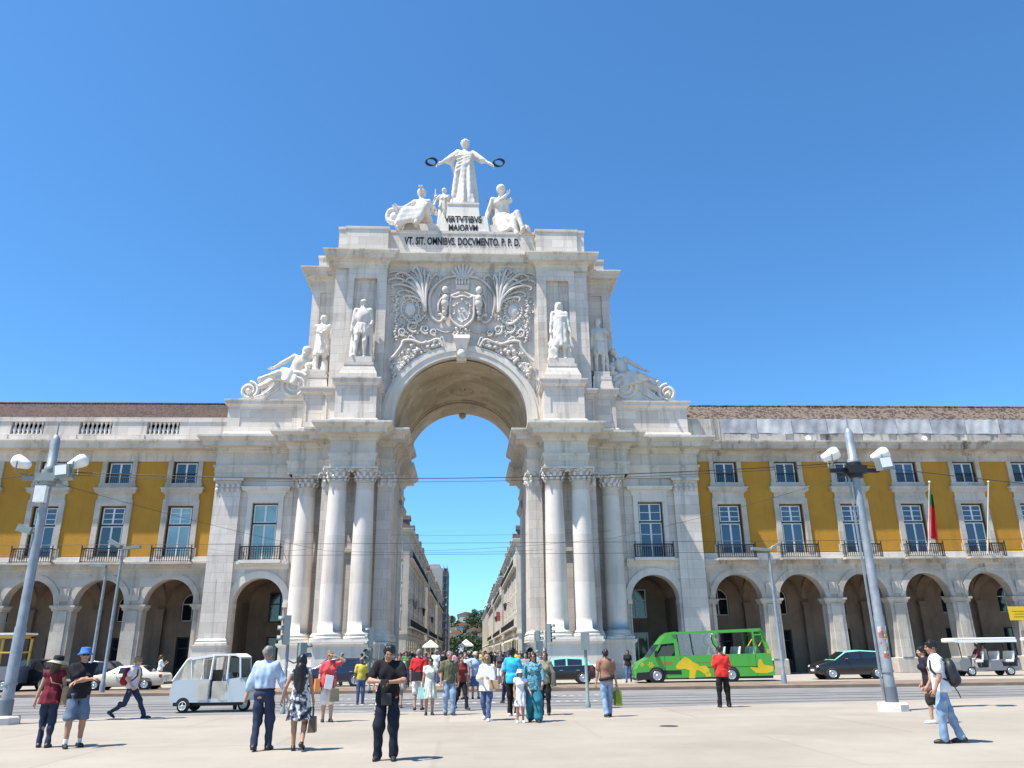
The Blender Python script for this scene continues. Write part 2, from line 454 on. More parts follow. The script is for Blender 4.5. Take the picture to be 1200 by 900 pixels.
def sdf_obj(s, h, name, m, parent=None, extra=None, loc=(0,0,0), smooth_iter=0):
    V, Q = s.mesh(h)
    vv = V.tolist(); ff = Q.tolist()
    if extra is not None:
        o = len(vv); vv += [list(p) for p in extra.v]; ff += [[i+o for i in f] for f in extra.f]
    me = bpy.data.meshes.new(name); me.from_pydata(vv, [], ff)
    me.polygons.foreach_set('use_smooth', [True]*len(me.polygons))
    me.materials.append(m); me.update()
    ob = bpy.data.objects.new(name, me); COL.objects.link(ob); ob.location = loc
    if parent is not None: ob.parent = parent
    return ob
# ------------------------------------------------------------------ people
def V3(*a): return np.array(a, float)
def unit(v): return v / max(1e-9, np.linalg.norm(v))
def ik(A, B, l1, l2, pole):
    d = B - A; L = np.linalg.norm(d); L = min(max(L, abs(l1-l2)+1e-3), l1+l2-1e-4)
    u = unit(d); a = (l1*l1 - l2*l2 + L*L)/(2*L); hgt = math.sqrt(max(l1*l1 - a*a, 0))
    p = pole - u*(pole @ u); p = unit(p)
    return A + u*a + p*hgt, A + u*L
def rotx(a): c, s = math.cos(a), math.sin(a); return np.array([[1,0,0],[0,c,-s],[0,s,c]])
def rotz(a): c, s = math.cos(a), math.sin(a); return np.array([[c,-s,0],[s,c,0],[0,0,1]])
def roty(a): c, s = math.cos(a), math.sin(a); return np.array([[c,0,s],[0,1,0],[-s,0,c]])

class Fig:
    """skeleton of a figure of height 1.75 at the origin, facing +y"""
    def __init__(s, sex='m', footL=(-.10,0), footR=(.10,0), handL=None, handR=None, lean=0, twist=0, side=0, hyaw=0, hpitch=0, htilt=0,
                 yawL=8, yawR=-8, elL=None, elR=None, girth=1.0, sit=None, curl=0.55, pitchL=None, pitchR=None, kneeL=None, kneeR=None):
        s.sex = sex; s.g = girth; s.curl = curl; f = sex == 'f'; s.f = f
        hw = .085 if f else .092; sw = .155 if f else .182
        fl = V3(*(list(footL)+[.08])[:3]); fr = V3(*(list(footR)+[.08])[:3])
        hips = [V3(-hw,0,.93), V3(hw,0,.93)]
        if sit is None:
            dz = 0
            for hp, ft in zip(hips, (fl, fr)):
                d2 = (hp[0]-ft[0])**2 + (hp[1]-ft[1])**2
                dz = min(dz, ft[2] + math.sqrt(max(.01, .846**2 - d2)) - hp[2])
        else: dz = sit - .93
        s.dz = dz; s.Rt = rotz(R(twist)) @ roty(R(side)) @ rotx(-R(lean))
        s.piv = V3(0,0,.95)
        s.hip = [h_ + V3(0,0,dz) for h_ in hips]
        s.ank = []; s.knee = []
        for hp, ft, kp in zip(s.hip, (fl, fr), (kneeL, kneeR)):
            k, a = ik(hp, ft, .43, .418, V3(*(kp or (np.sign(hp[0])*.12, 1, .1)))); s.knee.append(k); s.ank.append(a)
        s.fyaw = [R(yawL), R(yawR)]
        s.fpit = [pitchL if pitchL is not None else max(0, (s.ank[0][2]-.08)*5.0), pitchR if pitchR is not None else max(0, (s.ank[1][2]-.08)*5.0)]
        s.sh = [s.T(V3(-sw,0,1.43)), s.T(V3(sw,0,1.43))]
        s.el = []; s.wr = []
        for i, (hd, ep) in enumerate(((handL, elL), (handR, elR))):
            sg = -1 if i == 0 else 1
            t = V3(*hd) if hd is not None else s.sh[i] + V3(sg*.075, .05, -.535)
            p = V3(*ep) if ep is not None else V3(sg*.35, -1, -.25)
            e, w = ik(s.sh[i], t, .295, .255, p); s.el.append(e); s.wr.append(w)
        s.hp = s.T(V3(0,0,1.50)); s.Rh = s.Rt @ rotz(R(hyaw)) @ roty(R(htilt)) @ rotx(-R(hpitch))
    def T(s, p): return s.piv + V3(0,0,s.dz) + s.Rt @ (np.asarray(p, float) - s.piv)
    def Hd(s, p): return s.hp + s.Rh @ (np.asarray(p, float) - V3(0,0,1.50))
    def torso(s, S, o=0.0, k=.05, hips=True, chest=True):
        f = s.f; g = s.g; E = lambda c, r: S.ell(s.T(c), [x+o for x in r], k, rot=s.Rt)
        if hips: E((0,-.012,.95), ((.168 if f else .155)*g, .112*g, .120))
        E((0,0,1.10), ((.128 if f else .150)*g, (.098 if f else .112)*g, .16))
        if chest:
            E((0,-.005,1.29), ((.145 if f else .172)*g, (.098 if f else .118)*g, .185))
            if f:
                for q in (-1, 1): E((q*.068,.085,1.285), (.062,.058,.062))
            w = .135 if f else .16
            S.cone(s.T((-w,-.005,1.425)), s.T((w,-.005,1.425)), .058+o, .058+o, k)
            S.cone(s.T((0,-.015,1.40)), s.T((0,-.005,1.50)), .095+o*.5, .058+o*.5, k)
    def arm(s, S, i, o=0.0, to=2.0, k=.025, loose=0.0):
        """to: 1 = elbow, 2 = wrist"""
        g = .86 if s.f else 1.0; sh, el, wr = s.sh[i], s.el[i], s.wr[i]
        t = min(to, 1); e = sh + (el-sh)*t
        S.cone(sh, e, .056*g+o, (.056+(.041-.056)*t)*g+o+loose*t, k)
        if to > 1:
            t2 = to-1; S.cone(el, el+(wr-el)*t2, .042*g+o+loose*.6, (.042+(.027-.042)*t2)*g+o+loose*t2*.5, k)
            if to > 1.4: S.ell(el+(wr-el)*.3, (.040*g+o,)*3, k)
    def leg(s, S, i, o=0.0, to=2.0, k=.03, loose=0.0):
        g = (1.04 if s.f else 1.0)*s.g; hp, kn, an = s.hip[i], s.knee[i], s.ank[i]
        t = min(to, 1); e = hp + (kn-hp)*t
        S.cone(hp+V3(0,0,-.01), e, .084*g+o, (.084+(.055-.084)*t)*g+o+loose*t, k)
        if to > 1:
            t2 = to-1; S.cone(kn, kn+(an-kn)*t2, .054*g+o+loose*.7, (.054+(.036-.054)*t2)*g+o+loose*t2, k)
            c = unit(np.cross(an-kn, V3(1,0,0))); c = c if c[1] < 0 else -c
            if t2 > .4: S.ell(kn+(an-kn)*.3+c*.018, (.050*g+o,.050*g+o,.085+o), k)
    def foot_pts(s, i):
        Rf = rotz(s.fyaw[i]) @ rotx(-s.fpit[i]); a = s.ank[i]
        return [a + Rf @ V3(*p) for p in ((0,-.045,-.045),(0,.10,-.052),(0,.165,-.057),(0,-.01,0))], Rf
    def foot(s, S, i, o=0.0, k=.02):
        (h_, b, t, a), Rf = s.foot_pts(i)
        S.cone(h_, b, .034+o, .036+o, k); S.cone(b, t, .036+o, .024+o, k); S.cone(a, h_, .034+o, .033+o, k)
    def head(s, S, face=True):
        E = lambda c, r, k=.025, sub=False: S.ell(s.Hd(c), r, k, sub, rot=s.Rh)
        g = .96 if s.f else 1.0
        S.cone(s.T((0,-.012,1.44)), s.Hd((0,.0,1.575)), .058*(.85 if s.f else 1), .050*(.85 if s.f else 1), .03)
        E((0,-.008,1.655), (.076*g,.096*g,.097)); E((0,.030,1.592), (.055*g,.062,.066)); E((0,.062,1.545), (.026,.028,.022))
        if face:
            for q in (-1, 1):
                E((q*.032,.098,1.640), (.018,.014,.011), .012, True)
                E((q*.080*g,-.008,1.628), (.012,.022,.032), .01)
                E((q*.040,.070,1.607), (.026,.022,.022))
            S.cone(s.Hd((0,.088,1.650)), s.Hd((0,.110,1.612)), .009, .015, .012)
            E((0,.083,1.660), (.050,.014,.010)); E((0,.088,1.576), (.024,.014,.010), .008)
    def hand(s, S, i, mb=None, n=6):
        """palm in the implicit body, fingers as thin curled tubes rooted inside it"""
        wr, el = s.wr[i], s.el[i]; d = unit(wr-el); sg = -1 if i == 0 else 1
        th = V3(0,1,0) if abs(d[1]) < .75 else V3(-sg*.6,0,.8)
        th = unit(th - d*(th @ d)); nn = np.cross(d, th)
        ctr = V3(0,.1,1.1); nn = nn if nn @ (ctr - wr) > 0 else -nn     # palm towards the body
        S.cone(wr, wr+d*.03, .027, .028, .02)
        for q in (-.022, .0, .022): S.cone(wr+d*.03+th*q*.8, wr+d*.088+th*q*1.25, .015, .0135, .014)
        if mb is not None:
            for j, (q, l) in enumerate(((.030,.072),(.011,.082),(-.009,.076),(-.028,.058))):
                p = wr + d*.082 + th*q; pts = [p]; a = .12; u = d
                for seg in (.42,.33,.25):
                    a += s.curl*(.55 + .10*j); u = d*math.cos(a) + nn*math.sin(a); p = p + u*l*seg; pts.append(p)
                mb.tube(pts, [.0098,.0092,.0085,.0068], 6)
            p = wr + d*.030 + th*.022; q1 = p + unit(d*.6+th*.75+nn*.25)*.040; q2 = q1 + unit(d*.85+th*.25+nn*.45)*.032; q3 = q2 + unit(d*.9+nn*.45)*.022
            mb.tube([p, q1, q2, q3], [.0135,.0122,.0105,.0080], 6)
        else:
            S.cone(wr+d*.085, wr+d*.15+nn*.03, .026, .016, .02)
        return wr + d*.085 + nn*.025

def person(label, pos, rz, H=1.75, sex='m', fig=None, skin='skin', hair=('short','hair_brown'), top=None, bottom=None, shoes='shoe_dark', h=.0165,
           group=None, glasses=False, hat=None, socks=None, near=True, z=0.0, cat='person', extra=None):
    F = Fig(sex, **(fig or {}))
    root = empty('person', (pos[0], pos[1], z), rz, H/1.75)
    tag(root, label, cat, group)
    sk = M[skin]
    S = SDF(); mb = MB() if near else None
    F.torso(S); F.head(S, near)
    F.grip = []
    for i in (0, 1):
        F.arm(S, i); F.leg(S, i); F.foot(S, i, -.004); F.grip.append(F.hand(S, i, mb))
    sdf_obj(S, h, 'body', sk, root, mb)
    folds = .015 if near else 0
    # top garment
    if top:
        t = top; S = SDF(); S.fold = t.get('fold', folds); S.ffreq = 34; S.fseed = int(abs(pos[0]*100)) % 97
        o = t.get('o', .020)
        if t.get('dress'):
            F.torso(S, o, hips=True); zt, zb, rb = t.get('waist', 1.05), t['dress'], t.get('rb', (.25,.21))
            c = (F.knee[0]+F.knee[1])/2; base = F.T((0,0,zt)); hem = V3(c[0]*.6, c[1]*.7, zb+F.dz*.5)
            S.robe(base, hem, (.135*F.g+o, .108*F.g+o), rb, .05, n=t.get('nf', 8), amp=t.get('amp', .022), power=.75)
        else:
            F.torso(S, o, hips=t.get('hem', .90) < .99)
            hem = t.get('hem', .90)
            if hem < .95: S.robe(F.T((0,-.008,1.06)), F.T((0,-.008,hem-.04)), ((.142 if F.f else .150)*F.g+o,.108*F.g+o), ((.168 if F.f else .157)*F.g+o,.116*F.g+o), .05, n=9, amp=.006)
            if t.get('flare'):
                S.robe(F.T((0,0,1.15)), F.T((0,0,hem)), (.145*F.g+o,.115*F.g+o), (.185*F.g+t['flare'],.145*F.g+t['flare']), .04, n=7, amp=.012)
            S.clip(F.T((0,0,hem)), F.Rt @ V3(0,0,-1))
        sl = t.get('sleeve', .62)
        if sl > 0:
            for i in (0, 1): F.arm(S, i, o*.85, sl, loose=t.get('loose', .014))
        nz = t.get('neck', 1.512); S.clip(F.T((0,0.02,nz)), F.Rt @ unit(V3(0,.22,1)))
        sdf_obj(S, h, t.get('name', 'shirt'), t['mat'] if 'mat' in t else cmat(t['col']), root)
        if t.get('collar'):
            m2 = MB(); m2.tube([F.T((.066*math.cos(a), -.012+.066*math.sin(a), 1.478-.018*math.sin(a))) for a in [2*PI*j/14 for j in range(15)]], .013, 6, caps=False)
            m2.build('collar', t['mat'] if 'mat' in t else cmat(t['collar'] if isinstance(t['collar'], tuple) else t['col']), root)
    if bottom:
        b = bottom; S = SDF(); S.fold = folds; S.ffreq = 30; S.fseed = 5
        o = b.get('o', .012)
        S.ell(F.T((0,-.012,.95)), [x+o for x in ((.168 if F.f else .155)*F.g, .112*F.g, .120)], .05, rot=F.Rt)
        if b.get('skirt'):
            c = (F.knee[0]+F.knee[1])/2
            S.robe(F.T((0,0,1.04)), V3(c[0]*.6, c[1]*.7, b['skirt']+F.dz*.5), (.14*F.g+o,.11*F.g+o), b.get('rb', (.22,.18)), .04, n=8, amp=.016, power=.7)
        else:
            for i in (0, 1): F.leg(S, i, o, b.get('to', 1.97), loose=b.get('loose', .012))
        wz = 1.045 if (not top or top.get('dress') or top.get('hem', .90) > .99) else top.get('hem', .90)+.10
        S.clip(F.T((0,0,wz)), F.Rt @ V3(0,0,1))
        if b.get('cut'): S.clip(V3(0,0,b['cut']), V3(0,0,-1))
        sdf_obj(S, h, b.get('name', 'trousers'), b['mat'] if 'mat' in b else cmat(b['col']), root)
        if near and b.get('belt') and wz > 1.0:
            m2 = MB(); m2.tube([F.T(((.150*F.g+o)*math.cos(a), (.110*F.g+o)*math.sin(a), 1.03)) for a in [2*PI*j/18 for j in range(19)]], .017, 6, caps=False)
            m2.build('belt', cmat(b['belt']), root)
    for i in (0, 1):
        S = SDF(); F.foot(S, i, .008)
        (hh, bb, tt, aa), Rf = F.foot_pts(i)
        S.clip(F.ank[i] + Rf @ V3(0,0,-.082), Rf @ V3(0,0,-1)); S.clip(F.ank[i] + Rf @ V3(0,0,.02), Rf @ V3(0,0,1))
        sdf_obj(S, min(h, .014) if near else h*.8, 'shoe', M[shoes], root)
        if socks:
            S = SDF(); S.cone(F.ank[i], F.ank[i] + unit(F.knee[i]-F.ank[i])*.07, .042, .044, .01)
            sdf_obj(S, .014, 'sock', cmat(socks), root)
    if hair:
        kind, hm = hair; S = SDF(); S.fold = .014 if near else 0; S.ffreq = 62; g = .96 if F.f else 1
        S.ell(F.Hd((0,-.014,1.664)), (.093*g,.112*g,.110), .02, rot=F.Rh)
        if kind in ('long', 'bob'):
            n = 1.30 if kind == 'long' else 1.50
            S.cone(F.Hd((0,-.055,1.64)), F.Hd((0,-.075,1.50)), .085, .082, .04)
            for q in (-1, 1): S.cone(F.Hd((q*.060,-.02,1.64)), F.Hd((q*.070,-.015,1.53 if kind == 'long' else 1.52)), .038, .036, .03)
            if kind == 'long':
                S.cone(F.Hd((0,-.075,1.50)), F.T((0,-.125,1.30)), .090, .085, .05); S.cone(F.T((0,-.125,1.30)), F.T((0,-.12,1.16)), .085, .05, .05)
        if kind == 'pony': S.cone(F.Hd((0,-.10,1.67)), F.Hd((0,-.15,1.55)), .035, .025, .02)
        # hairline: cut the face free
        if kind == 'long': S.ell(F.Hd((0,.10,1.585)), (.060,.075,.105), .01, True, rot=F.Rh)
        else: S.ell(F.Hd((0,.105,1.570)), (.082,.098,.118), .01, True, rot=F.Rh)
        if kind in ('short', 'thin', 'pony'): S.clip(F.Hd((0,-.03,1.585 if kind != 'thin' else 1.60)), F.Rh @ unit(V3(0,.5,-1)))
        sdf_obj(S, h*.8, 'hair', M[hm], root)
    if near:
        e = MB()
        if glasses:
            for q in (-1, 1):
                e.ell(F.Hd((q*.033,.104,1.640)), (.028,.010,.019), 10, 6, rot=Matrix(F.Rh.tolist()))
                e.tube([F.Hd((q*.058,.098,1.645)), F.Hd((q*.083,.0,1.648))], .004, 4)
            e.tube([F.Hd((-.01,.112,1.645)), F.Hd((.01,.112,1.645))], .004, 4)
            e.build('sunglasses', M['black'], root)
        else:
            for q in (-1, 1): 
                e = MB(); e.ell(F.Hd((q*.032,.088,1.641)), (.012,.009,.009), 8, 6, rot=Matrix(F.Rh.tolist())); e.build('eye', M['hair_black'], root)
        e = MB(); e.ell(F.Hd((0,.099,1.577)), (.022,.006,.006), 8, 5, rot=Matrix(F.Rh.tolist())); e.build('lips', cmat((.33,.12,.10), .5, 'lip'), root)
    if hat:
        kind, col, band = hat
        X = MB(); P = lambda x, y, zz: F.Hd((x, y, zz))
        def ring(r, zz, droop=0, ry=1.12): return [P(r*math.cos(a), -.01+r*ry*math.sin(a), zz - droop*(0.5+.5*math.cos(2*a))) for a in [2*PI*j/20 for j in range(20)]]
        if kind == 'cap':
            rs = [(.092,1.655),(.094,1.69),(.085,1.735),(.055,1.768),(.01,1.778)]
        elif kind == 'bucket': rs = [(.145,1.668),(.097,1.695),(.092,1.75),(.080,1.778),(.01,1.785)]
        else: rs = [(.205,1.662),(.100,1.690),(.094,1.755),(.080,1.785),(.01,1.790)]
        rows = [ring(r, zz, .03 if j == 0 and kind != 'cap' else 0) for j, (r, zz) in enumerate(rs)]
        vv = [p for rw in rows for p in rw]
        X.add(vv, [(j*20+i, j*20+(i+1) % 20, (j+1)*20+(i+1) % 20, (j+1)*20+i) for j in range(len(rs)-1) for i in range(20)], 0, True)
        if kind == 'cap':
            br = [P(.088*math.cos(a), -.01+.09*math.sin(a), 1.66) for a in [PI*.12+PI*.76*j/8 for j in range(9)]]
            bo = [P(.080*math.cos(a)*1.0, .03+.135*math.sin(a), 1.648) for a in [PI*.12+PI*.76*j/8 for j in range(9)]]
            X.add(br+bo, [(j, j+1, 9+j+1, 9+j) for j in range(8)], 0, True)
        ho = X.build('hat', cmat(col), root)
        so = ho.modifiers.new('thick', 'SOLIDIFY'); so.thickness = .006
        if band:
            Bm = MB(); vv = ring(.102, 1.684) + ring(.099, 1.725); Bm.add(vv, [(i, (i+1) % 20, 20+(i+1) % 20, 20+i) for i in range(20)], 0, True)
            if band[1] == 'crown':
                Bm = MB(); rows = [ring(r*1.04, zz+.003) for r, zz in rs[1:]]; vv = [p for rw in rows for p in rw]
                Bm.add(vv, [(j*20+i, j*20+(i+1) % 20, (j+1)*20+(i+1) % 20, (j+1)*20+i) for j in range(3) for i in range(20)], 0, True)
            Bm.build('hat_band', cmat(band[0]), root)
    return root, F
# ------------------------------------------------------------------ the triumphal arch
ARCH = tag(empty('triumphal_arch', (0,0,0)), 'huge pale limestone triumphal arch crowned by statues in the centre of the square front', 'arch')
ZP = 0.08                                         # level of the pavement along the buildings
def both(mb): return mb.mirror()
def pair(mb, name, m):
    for mx in (False, True): mb.build(name, m, ARCH, mirror_x=mx)
# piers, bodies
p = MB()
p.box(-8.95,-4.85,-1.9,3.0,2.4,13.06)            # front pier body
for x0, x1 in ((-9.05,-8.25),(-5.42,-4.5)): p.box(x0,x1,-2.32,-1.4,2.4,13.05)
p.box(-4.86,-4.5,-1.4,3.0,2.4,13.05)
p.box(-8.25,-5.42,-2.05,-1.89,7.9,8.15)          # ledge inside the niche between the columns
p.box(-11.35,-5.25,3.0,11.48,ZP-.2,15.8)         # deep body beside the passage
p.box(-5.3,-4.85,7.5,11.49,ZP-.2,13.05)          # rear pier of the passage
p.box(-11.4,-8.9,-.35,3.0,ZP-.2,15.7)
p.box(-9.15,-4.9,-2.2,3.0,13.05,15.8); p.box(-8.3,-5.5,-4.0,-2.2,13.04,15.8); p.box(-11.4,-9.15,-1.8,-.3,13.05,15.8); p.box(-5.25,-4.9,7.6,11.48,13.05,15.8)
p.box(-4.95,-4.55,-2.0,2.95,13.05,15.78)
pair(p, 'pier', M['stone'])
# moulded bases of the inner pilasters
q = MB()
for x0, x1 in ((-9.05,-8.25),(-5.42,-4.5)):
    q.sweep([(x0,-1.5),(x0,-2.32),(x1,-2.32),(x1,-1.5)] if x0 < -6 else [(x0,-1.9),(x0,-2.32),(x1,-2.32),(x1,3.0)],
            [(0,2.4),(.14,2.42),(.14,2.62),(.08,2.68),(.12,2.76),(.06,2.86),(0,2.95)])
pair(q, 'base_moulding', M['stone_plain'])
# pedestals under the columns
q = MB()
q.box(-8.62,-5.1,-4.3,-1.8,ZP-.2,2.2); q.box(-11.1,-9.3,-2.05,-.3,ZP-.2,2.2); q.box(-9.35,-4.5,-2.6,3.0,ZP-.2,2.19)
for P_ in ([(-11.1,-.3),(-11.1,-2.05),(-9.3,-2.05),(-9.3,-.9)], [(-9.35,-1.2),(-9.35,-2.6),(-8.62,-2.6),(-8.62,-4.3),(-5.1,-4.3),(-5.1,-2.6),(-4.5,-2.6),(-4.5,3.0)]):
    q.sweep(P_, [(0,2.12),(.06,2.16),(.10,2.22),(.16,2.27),(.16,2.38),(-.4,2.40)])
    q.sweep(P_, [(0,.95),(.05,.9),(.12,.84),(.12,ZP-.1)])
pair(q, 'pedestal', M['stone_plain'])

def acanthus(mb, cx, cy, r, z0, z1, square=None):
    """carved capital: bell, two rows of leaves, corner volutes, abacus"""
    H = z1 - z0
    if square is None:
        mb.lathe([(r*.98,z0),(r*1.06,z0+.03),(r*.98,z0+.06),(r*1.0,z0+H*.4),(r*1.12,z0+H*.7),(r*1.32,z1-.14)], (cx,cy,0), 20)
        hw, hd = r*1.36, r*1.36
        for row, (n, zz, ro, s) in enumerate(((10,.10,1.02,1.0),(10,.36,1.06,1.12))):
            for i in range(n):
                a = 2*PI*(i + .5*row)/n; d = Vector((math.cos(a), math.sin(a), 0)); c = Vector((cx,cy,z0+H*zz))
                mb.tube([c+d*r*ro, c+d*r*(ro+.06)+Vector((0,0,H*.14)), c+d*r*(ro+.15)+Vector((0,0,H*.25)), c+d*r*(ro+.26)+Vector((0,0,H*.27)), c+d*r*(ro+.28)+Vector((0,0,H*.21))],
                        [.13*s,.14*s,.12*s,.085*s,.05], 6, flat=(d, .45))
    else:
        hw, hd = square; mb.box(cx-hw, cx+hw, cy-hd, cy+hd, z0, z1-.1)
        for row, zz in enumerate((.10,.40)):
            for side in range(2):
                n = max(2, int((hw if side == 0 else hd)*2/.34))
                for i in range(n):
                    t = -1 + 2*(i+.5)/n
                    c = Vector((cx+t*hw, cy-hd, z0+H*zz)) if side == 0 else Vector((cx-np.sign(cx)*hw, cy+t*hd, z0+H*zz))
                    d = Vector((0,-1,0)) if side == 0 else Vector((-np.sign(cx),0,0))
                    mb.tube([c, c+d*.06+Vector((0,0,H*.15)), c+d*.13+Vector((0,0,H*.26)), c+d*.19+Vector((0,0,H*.26)), c+d*.2+Vector((0,0,H*.2))], [.12,.14,.12,.08,.05], 6, flat=(d, .45))
        hw += .12; hd += .12
    for sx in (-1, 1):
        for sy in (-1, 1):
            c = Vector((cx+sx*hw*.93, cy+sy*hd*.93, z1-.25)); ax = Vector((sx,-sy,0)).normalized(); out = Vector((sx,sy,0)).normalized()
            pts = [c + (out*math.cos(a) + Vector((0,0,1))*math.sin(a))*(.19 - .011*k) for k, a in enumerate([PI*.9 - .55*j for j in range(16)])]
            mb.tube(pts, [.055-.0016*j for j in range(16)], 5)
            mb.ell(c, (.07,.07,.07), 6, 5)
    n = 6
    poly = []
    for (ax_, ay_), (bx_, by_) in (((-1,-1),(1,-1)),((1,-1),(1,1)),((1,1),(-1,1)),((-1,1),(-1,-1))):
        for i in range(n):
            t = i/n; s = 1 - .12*math.sin(PI*t)
            poly.append((cx + hw*1.08*(ax_+(bx_-ax_)*t)*(s if ax_ == bx_ else 1), cy + hd*1.08*(ay_+(by_-ay_)*t)*(s if ay_ == by_ else 1)))
    mb.prism(poly, z1-.12, z1+.0, 'z'); mb.ell((cx, cy-hd*1.0, z1-.1), (.12,.08,.12), 8, 5)

def column(x, y):
    sh = MB(); prof = [(.70,2.92),(.685,3.0)] + [(.68 - .115*max(0, t-.25)**1.3/.75**1.3, 2.98+9.1*t) for t in [i/14 for i in range(15)]] + [(.60,12.1),(.60,12.17)]
    sh.lathe(prof, (0,0,0), 28)
    s = sh.build('column', M['shaft'], ARCH, (x,y,0))
    b = MB(); b.box(-.9,.9,-.9,.9,2.40,2.56)
    b.lathe([(.88,2.56),(.92,2.62),(.88,2.70),(.80,2.72),(.78,2.77),(.83,2.81),(.80,2.88),(.72,2.90),(.70,2.94)], (0,0,0), 28); b.build('base', M['stone_plain'], s)
    c = MB(); acanthus(c, 0, 0, .585, 12.12, 13.05); c.build('capital', M['statue'], s)
    return s
c0 = column(-10.2,-1.25)
for x, y in ((-7.83,-3.4),(-6.1,-3.4),(6.1,-3.4),(7.83,-3.4),(10.2,-1.25)):
    c = copy_tree(c0); c.location = (x,y,0)
q = MB(); acanthus(q, -8.65, -1.86, 0, 12.1, 13.05, (.42,.5)); acanthus(q, -4.96, -1.86, 0, 12.1, 13.05, (.48,.5)); acanthus(q, -5.1, 9.5, 0, 12.3, 13.05, (.3,2.0))
pair(q, 'pilaster_capital', M['statue'])

# wall bays with window and arcade arch, end pilasters
wl = MB()
wl.wall(-16.55,-11.3,ZP-.2,7.3,-.4,.9,[(-13.0,1.62,ZP-.2,4.88,True)], n=20)
wl.wall(-16.55,-11.3,7.3,13.1,-.4,.9,[(-13.07,.86,7.62,11.4,False)])
wl.box(-16.55,-11.3,-.38,.5,13.1,15.7)
pair(wl, 'wall', M['stone'])
ep = MB(); ep.box(-16.45,-14.75,-.68,-.39,2.75,12.1)
ep.box(-16.75,-14.6,-.80,-.38,ZP-.2,2.35)
ep.sweep([(-16.75,-.38),(-16.75,-.8),(-14.6,-.8),(-14.6,-.38)], [(0,2.2),(.05,2.24),(.08,2.34),(-.1,2.36)])
ep.sweep([(-16.45,-.38),(-16.45,-.68),(-14.75,-.68),(-14.75,-.38)], [(.16,2.35),(.16,2.48),(.08,2.54),(.10,2.64),(0,2.75)])
ep.box(-16.45,-14.75,-.66,-.385,12.1,12.9); 
for i in range(5):
    for zz, s in ((12.25,1),(12.55,1.1)): ep.ell((-16.3+i*.35, -.70, zz), (.13*s,.09,.17), 7, 5)
ep.box(-16.58,-14.62,-.80,-.37,12.86,13.05)
pair(ep, 'pilaster', M['stone'])
# arcade archivolt and impost of the bay
q = MB()
def ringband(mb, cx, zc, r0, r1, y0, y1, n=28, a0=0, a1=PI, mat=0):
    V = []
    for i in range(n+1):
        a = a0 + (a1-a0)*i/n
        for r, y in ((r0,y1),(r0,y0),(r1,y0),(r1,y1)): V.append((cx+r*math.cos(a), y, zc+r*math.sin(a)))
    F = [(i*4+j, i*4+(j+1) % 4, (i+1)*4+(j+1) % 4, (i+1)*4+j) for i in range(n) for j in range(4)] + [(0,1,2,3), (n*4+3,n*4+2,n*4+1,n*4)]
    mb.add(V, F, mat); return mb
ringband(q, -13.0, 4.88, 1.615, 2.05, -.47, -.1)
for x0, x1 in ((-14.98,-14.58),(-11.42,-11.1)):
    q.box(x0,x1,-.5,.45,4.62,4.9)
pair(q, 'arcade_moulding', M['stone_plain'])
q = MB()                                             # window surround, hood, balcony slab
for x0, x1 in ((-14.25,-13.93),(-12.21,-11.89)): q.box(x0,x1,-.52,-.38,7.6,11.42)
q.box(-14.25,-11.89,-.525,-.375,11.42,11.85); q.box(-14.35,-11.79,-.50,-.37,11.85,12.15)
q.sweep([(-14.4,-.39),(-14.4,-.5),(-11.74,-.5),(-11.74,-.39)], [(0,12.1),(.08,12.18),(.26,12.24),(.26,12.38),(.32,12.46),(-.1,12.5)])
q.sweep([(-14.74,-.39),(-11.2,-.39)], [(0,7.02),(.06,7.1),(.10,7.2),(.10,7.3),(.22,7.36),(.22,7.55),(-.05,7.57)])
q.box(-14.4,-11.7,-.92,-.38,7.40,7.60)
pair(q, 'window_surround', M['stone_plain'])

# entablature over the columns, breaking forward over each pair
path = [(-16.6,.5),(-16.6,-.6),(-11.45,-.6),(-11.45,-1.85),(-9.15,-1.85),(-9.15,-2.38),(-8.35,-2.38),(-8.35,-4.05),(-5.48,-4.05),(-5.48,-2.38),(-4.5,-2.38),(-4.5,3.0),(-5.3,3.0)]
path2 = [(-5.3,7.5),(-4.85,7.5),(-4.85,11.5),(-5.6,11.5)]
ENT = [(-.2,13.05),(0,13.05),(0,13.42),(.05,13.43),(.05,13.76),(.13,13.82),(.13,13.95),(.0,13.97),(0,14.74),(.10,14.78),(.14,14.92),(.20,14.95),(.20,15.05),(.30,15.12),(.78,15.16),(.80,15.42),(.88,15.46),(1.06,15.62),(1.12,15.72),(1.12,15.84),(-.30,15.90)]
e = MB(); e.sweep(path, ENT); e.sweep(path2, ENT); pair(e, 'cornice', M['cornice'])

# attic
a = MB()
a.box(-11.35,-9.2,1.0,10.5,15.8,28.6); a.box(-9.25,-5.25,-1.6,10.4,15.8,28.55)
a.box(-9.2,-8.25,-1.8,-1.55,15.85,28.5)
for x0, x1 in ((-8.27,-7.82),(-6.15,-5.46)): a.box(x0,x1,-1.95,-1.55,15.85,28.45)
a.box(-7.82,-6.15,-1.95,-1.55,27.55,28.45)
for x0, x1 in ((-11.35,-10.75),(-9.95,-9.21)): a.box(x0,x1,.86,1.02,19.2,28.45)
a.box(-10.75,-9.95,.86,1.02,27.7,28.45)
both(a); a.box(-5.3,5.3,-1.0,10.3,21.75,28.5)
a.build('attic_wall', M['stone'], ARCH)
a = MB(); a.wall(-5.46,5.46,15.8,28.52,-1.5,.55,[(0,4.66,15.8,16.95,True)], n=40); a.build('relief_panel', M['relief'], ARCH)
ap = [(-11.35,10.5),(-11.35,.86),(-9.2,.86),(-9.2,-1.95),(-5.46,-1.95),(-5.46,-1.5)]
ap = ap + [(-x, y) for x, y in reversed(ap)]
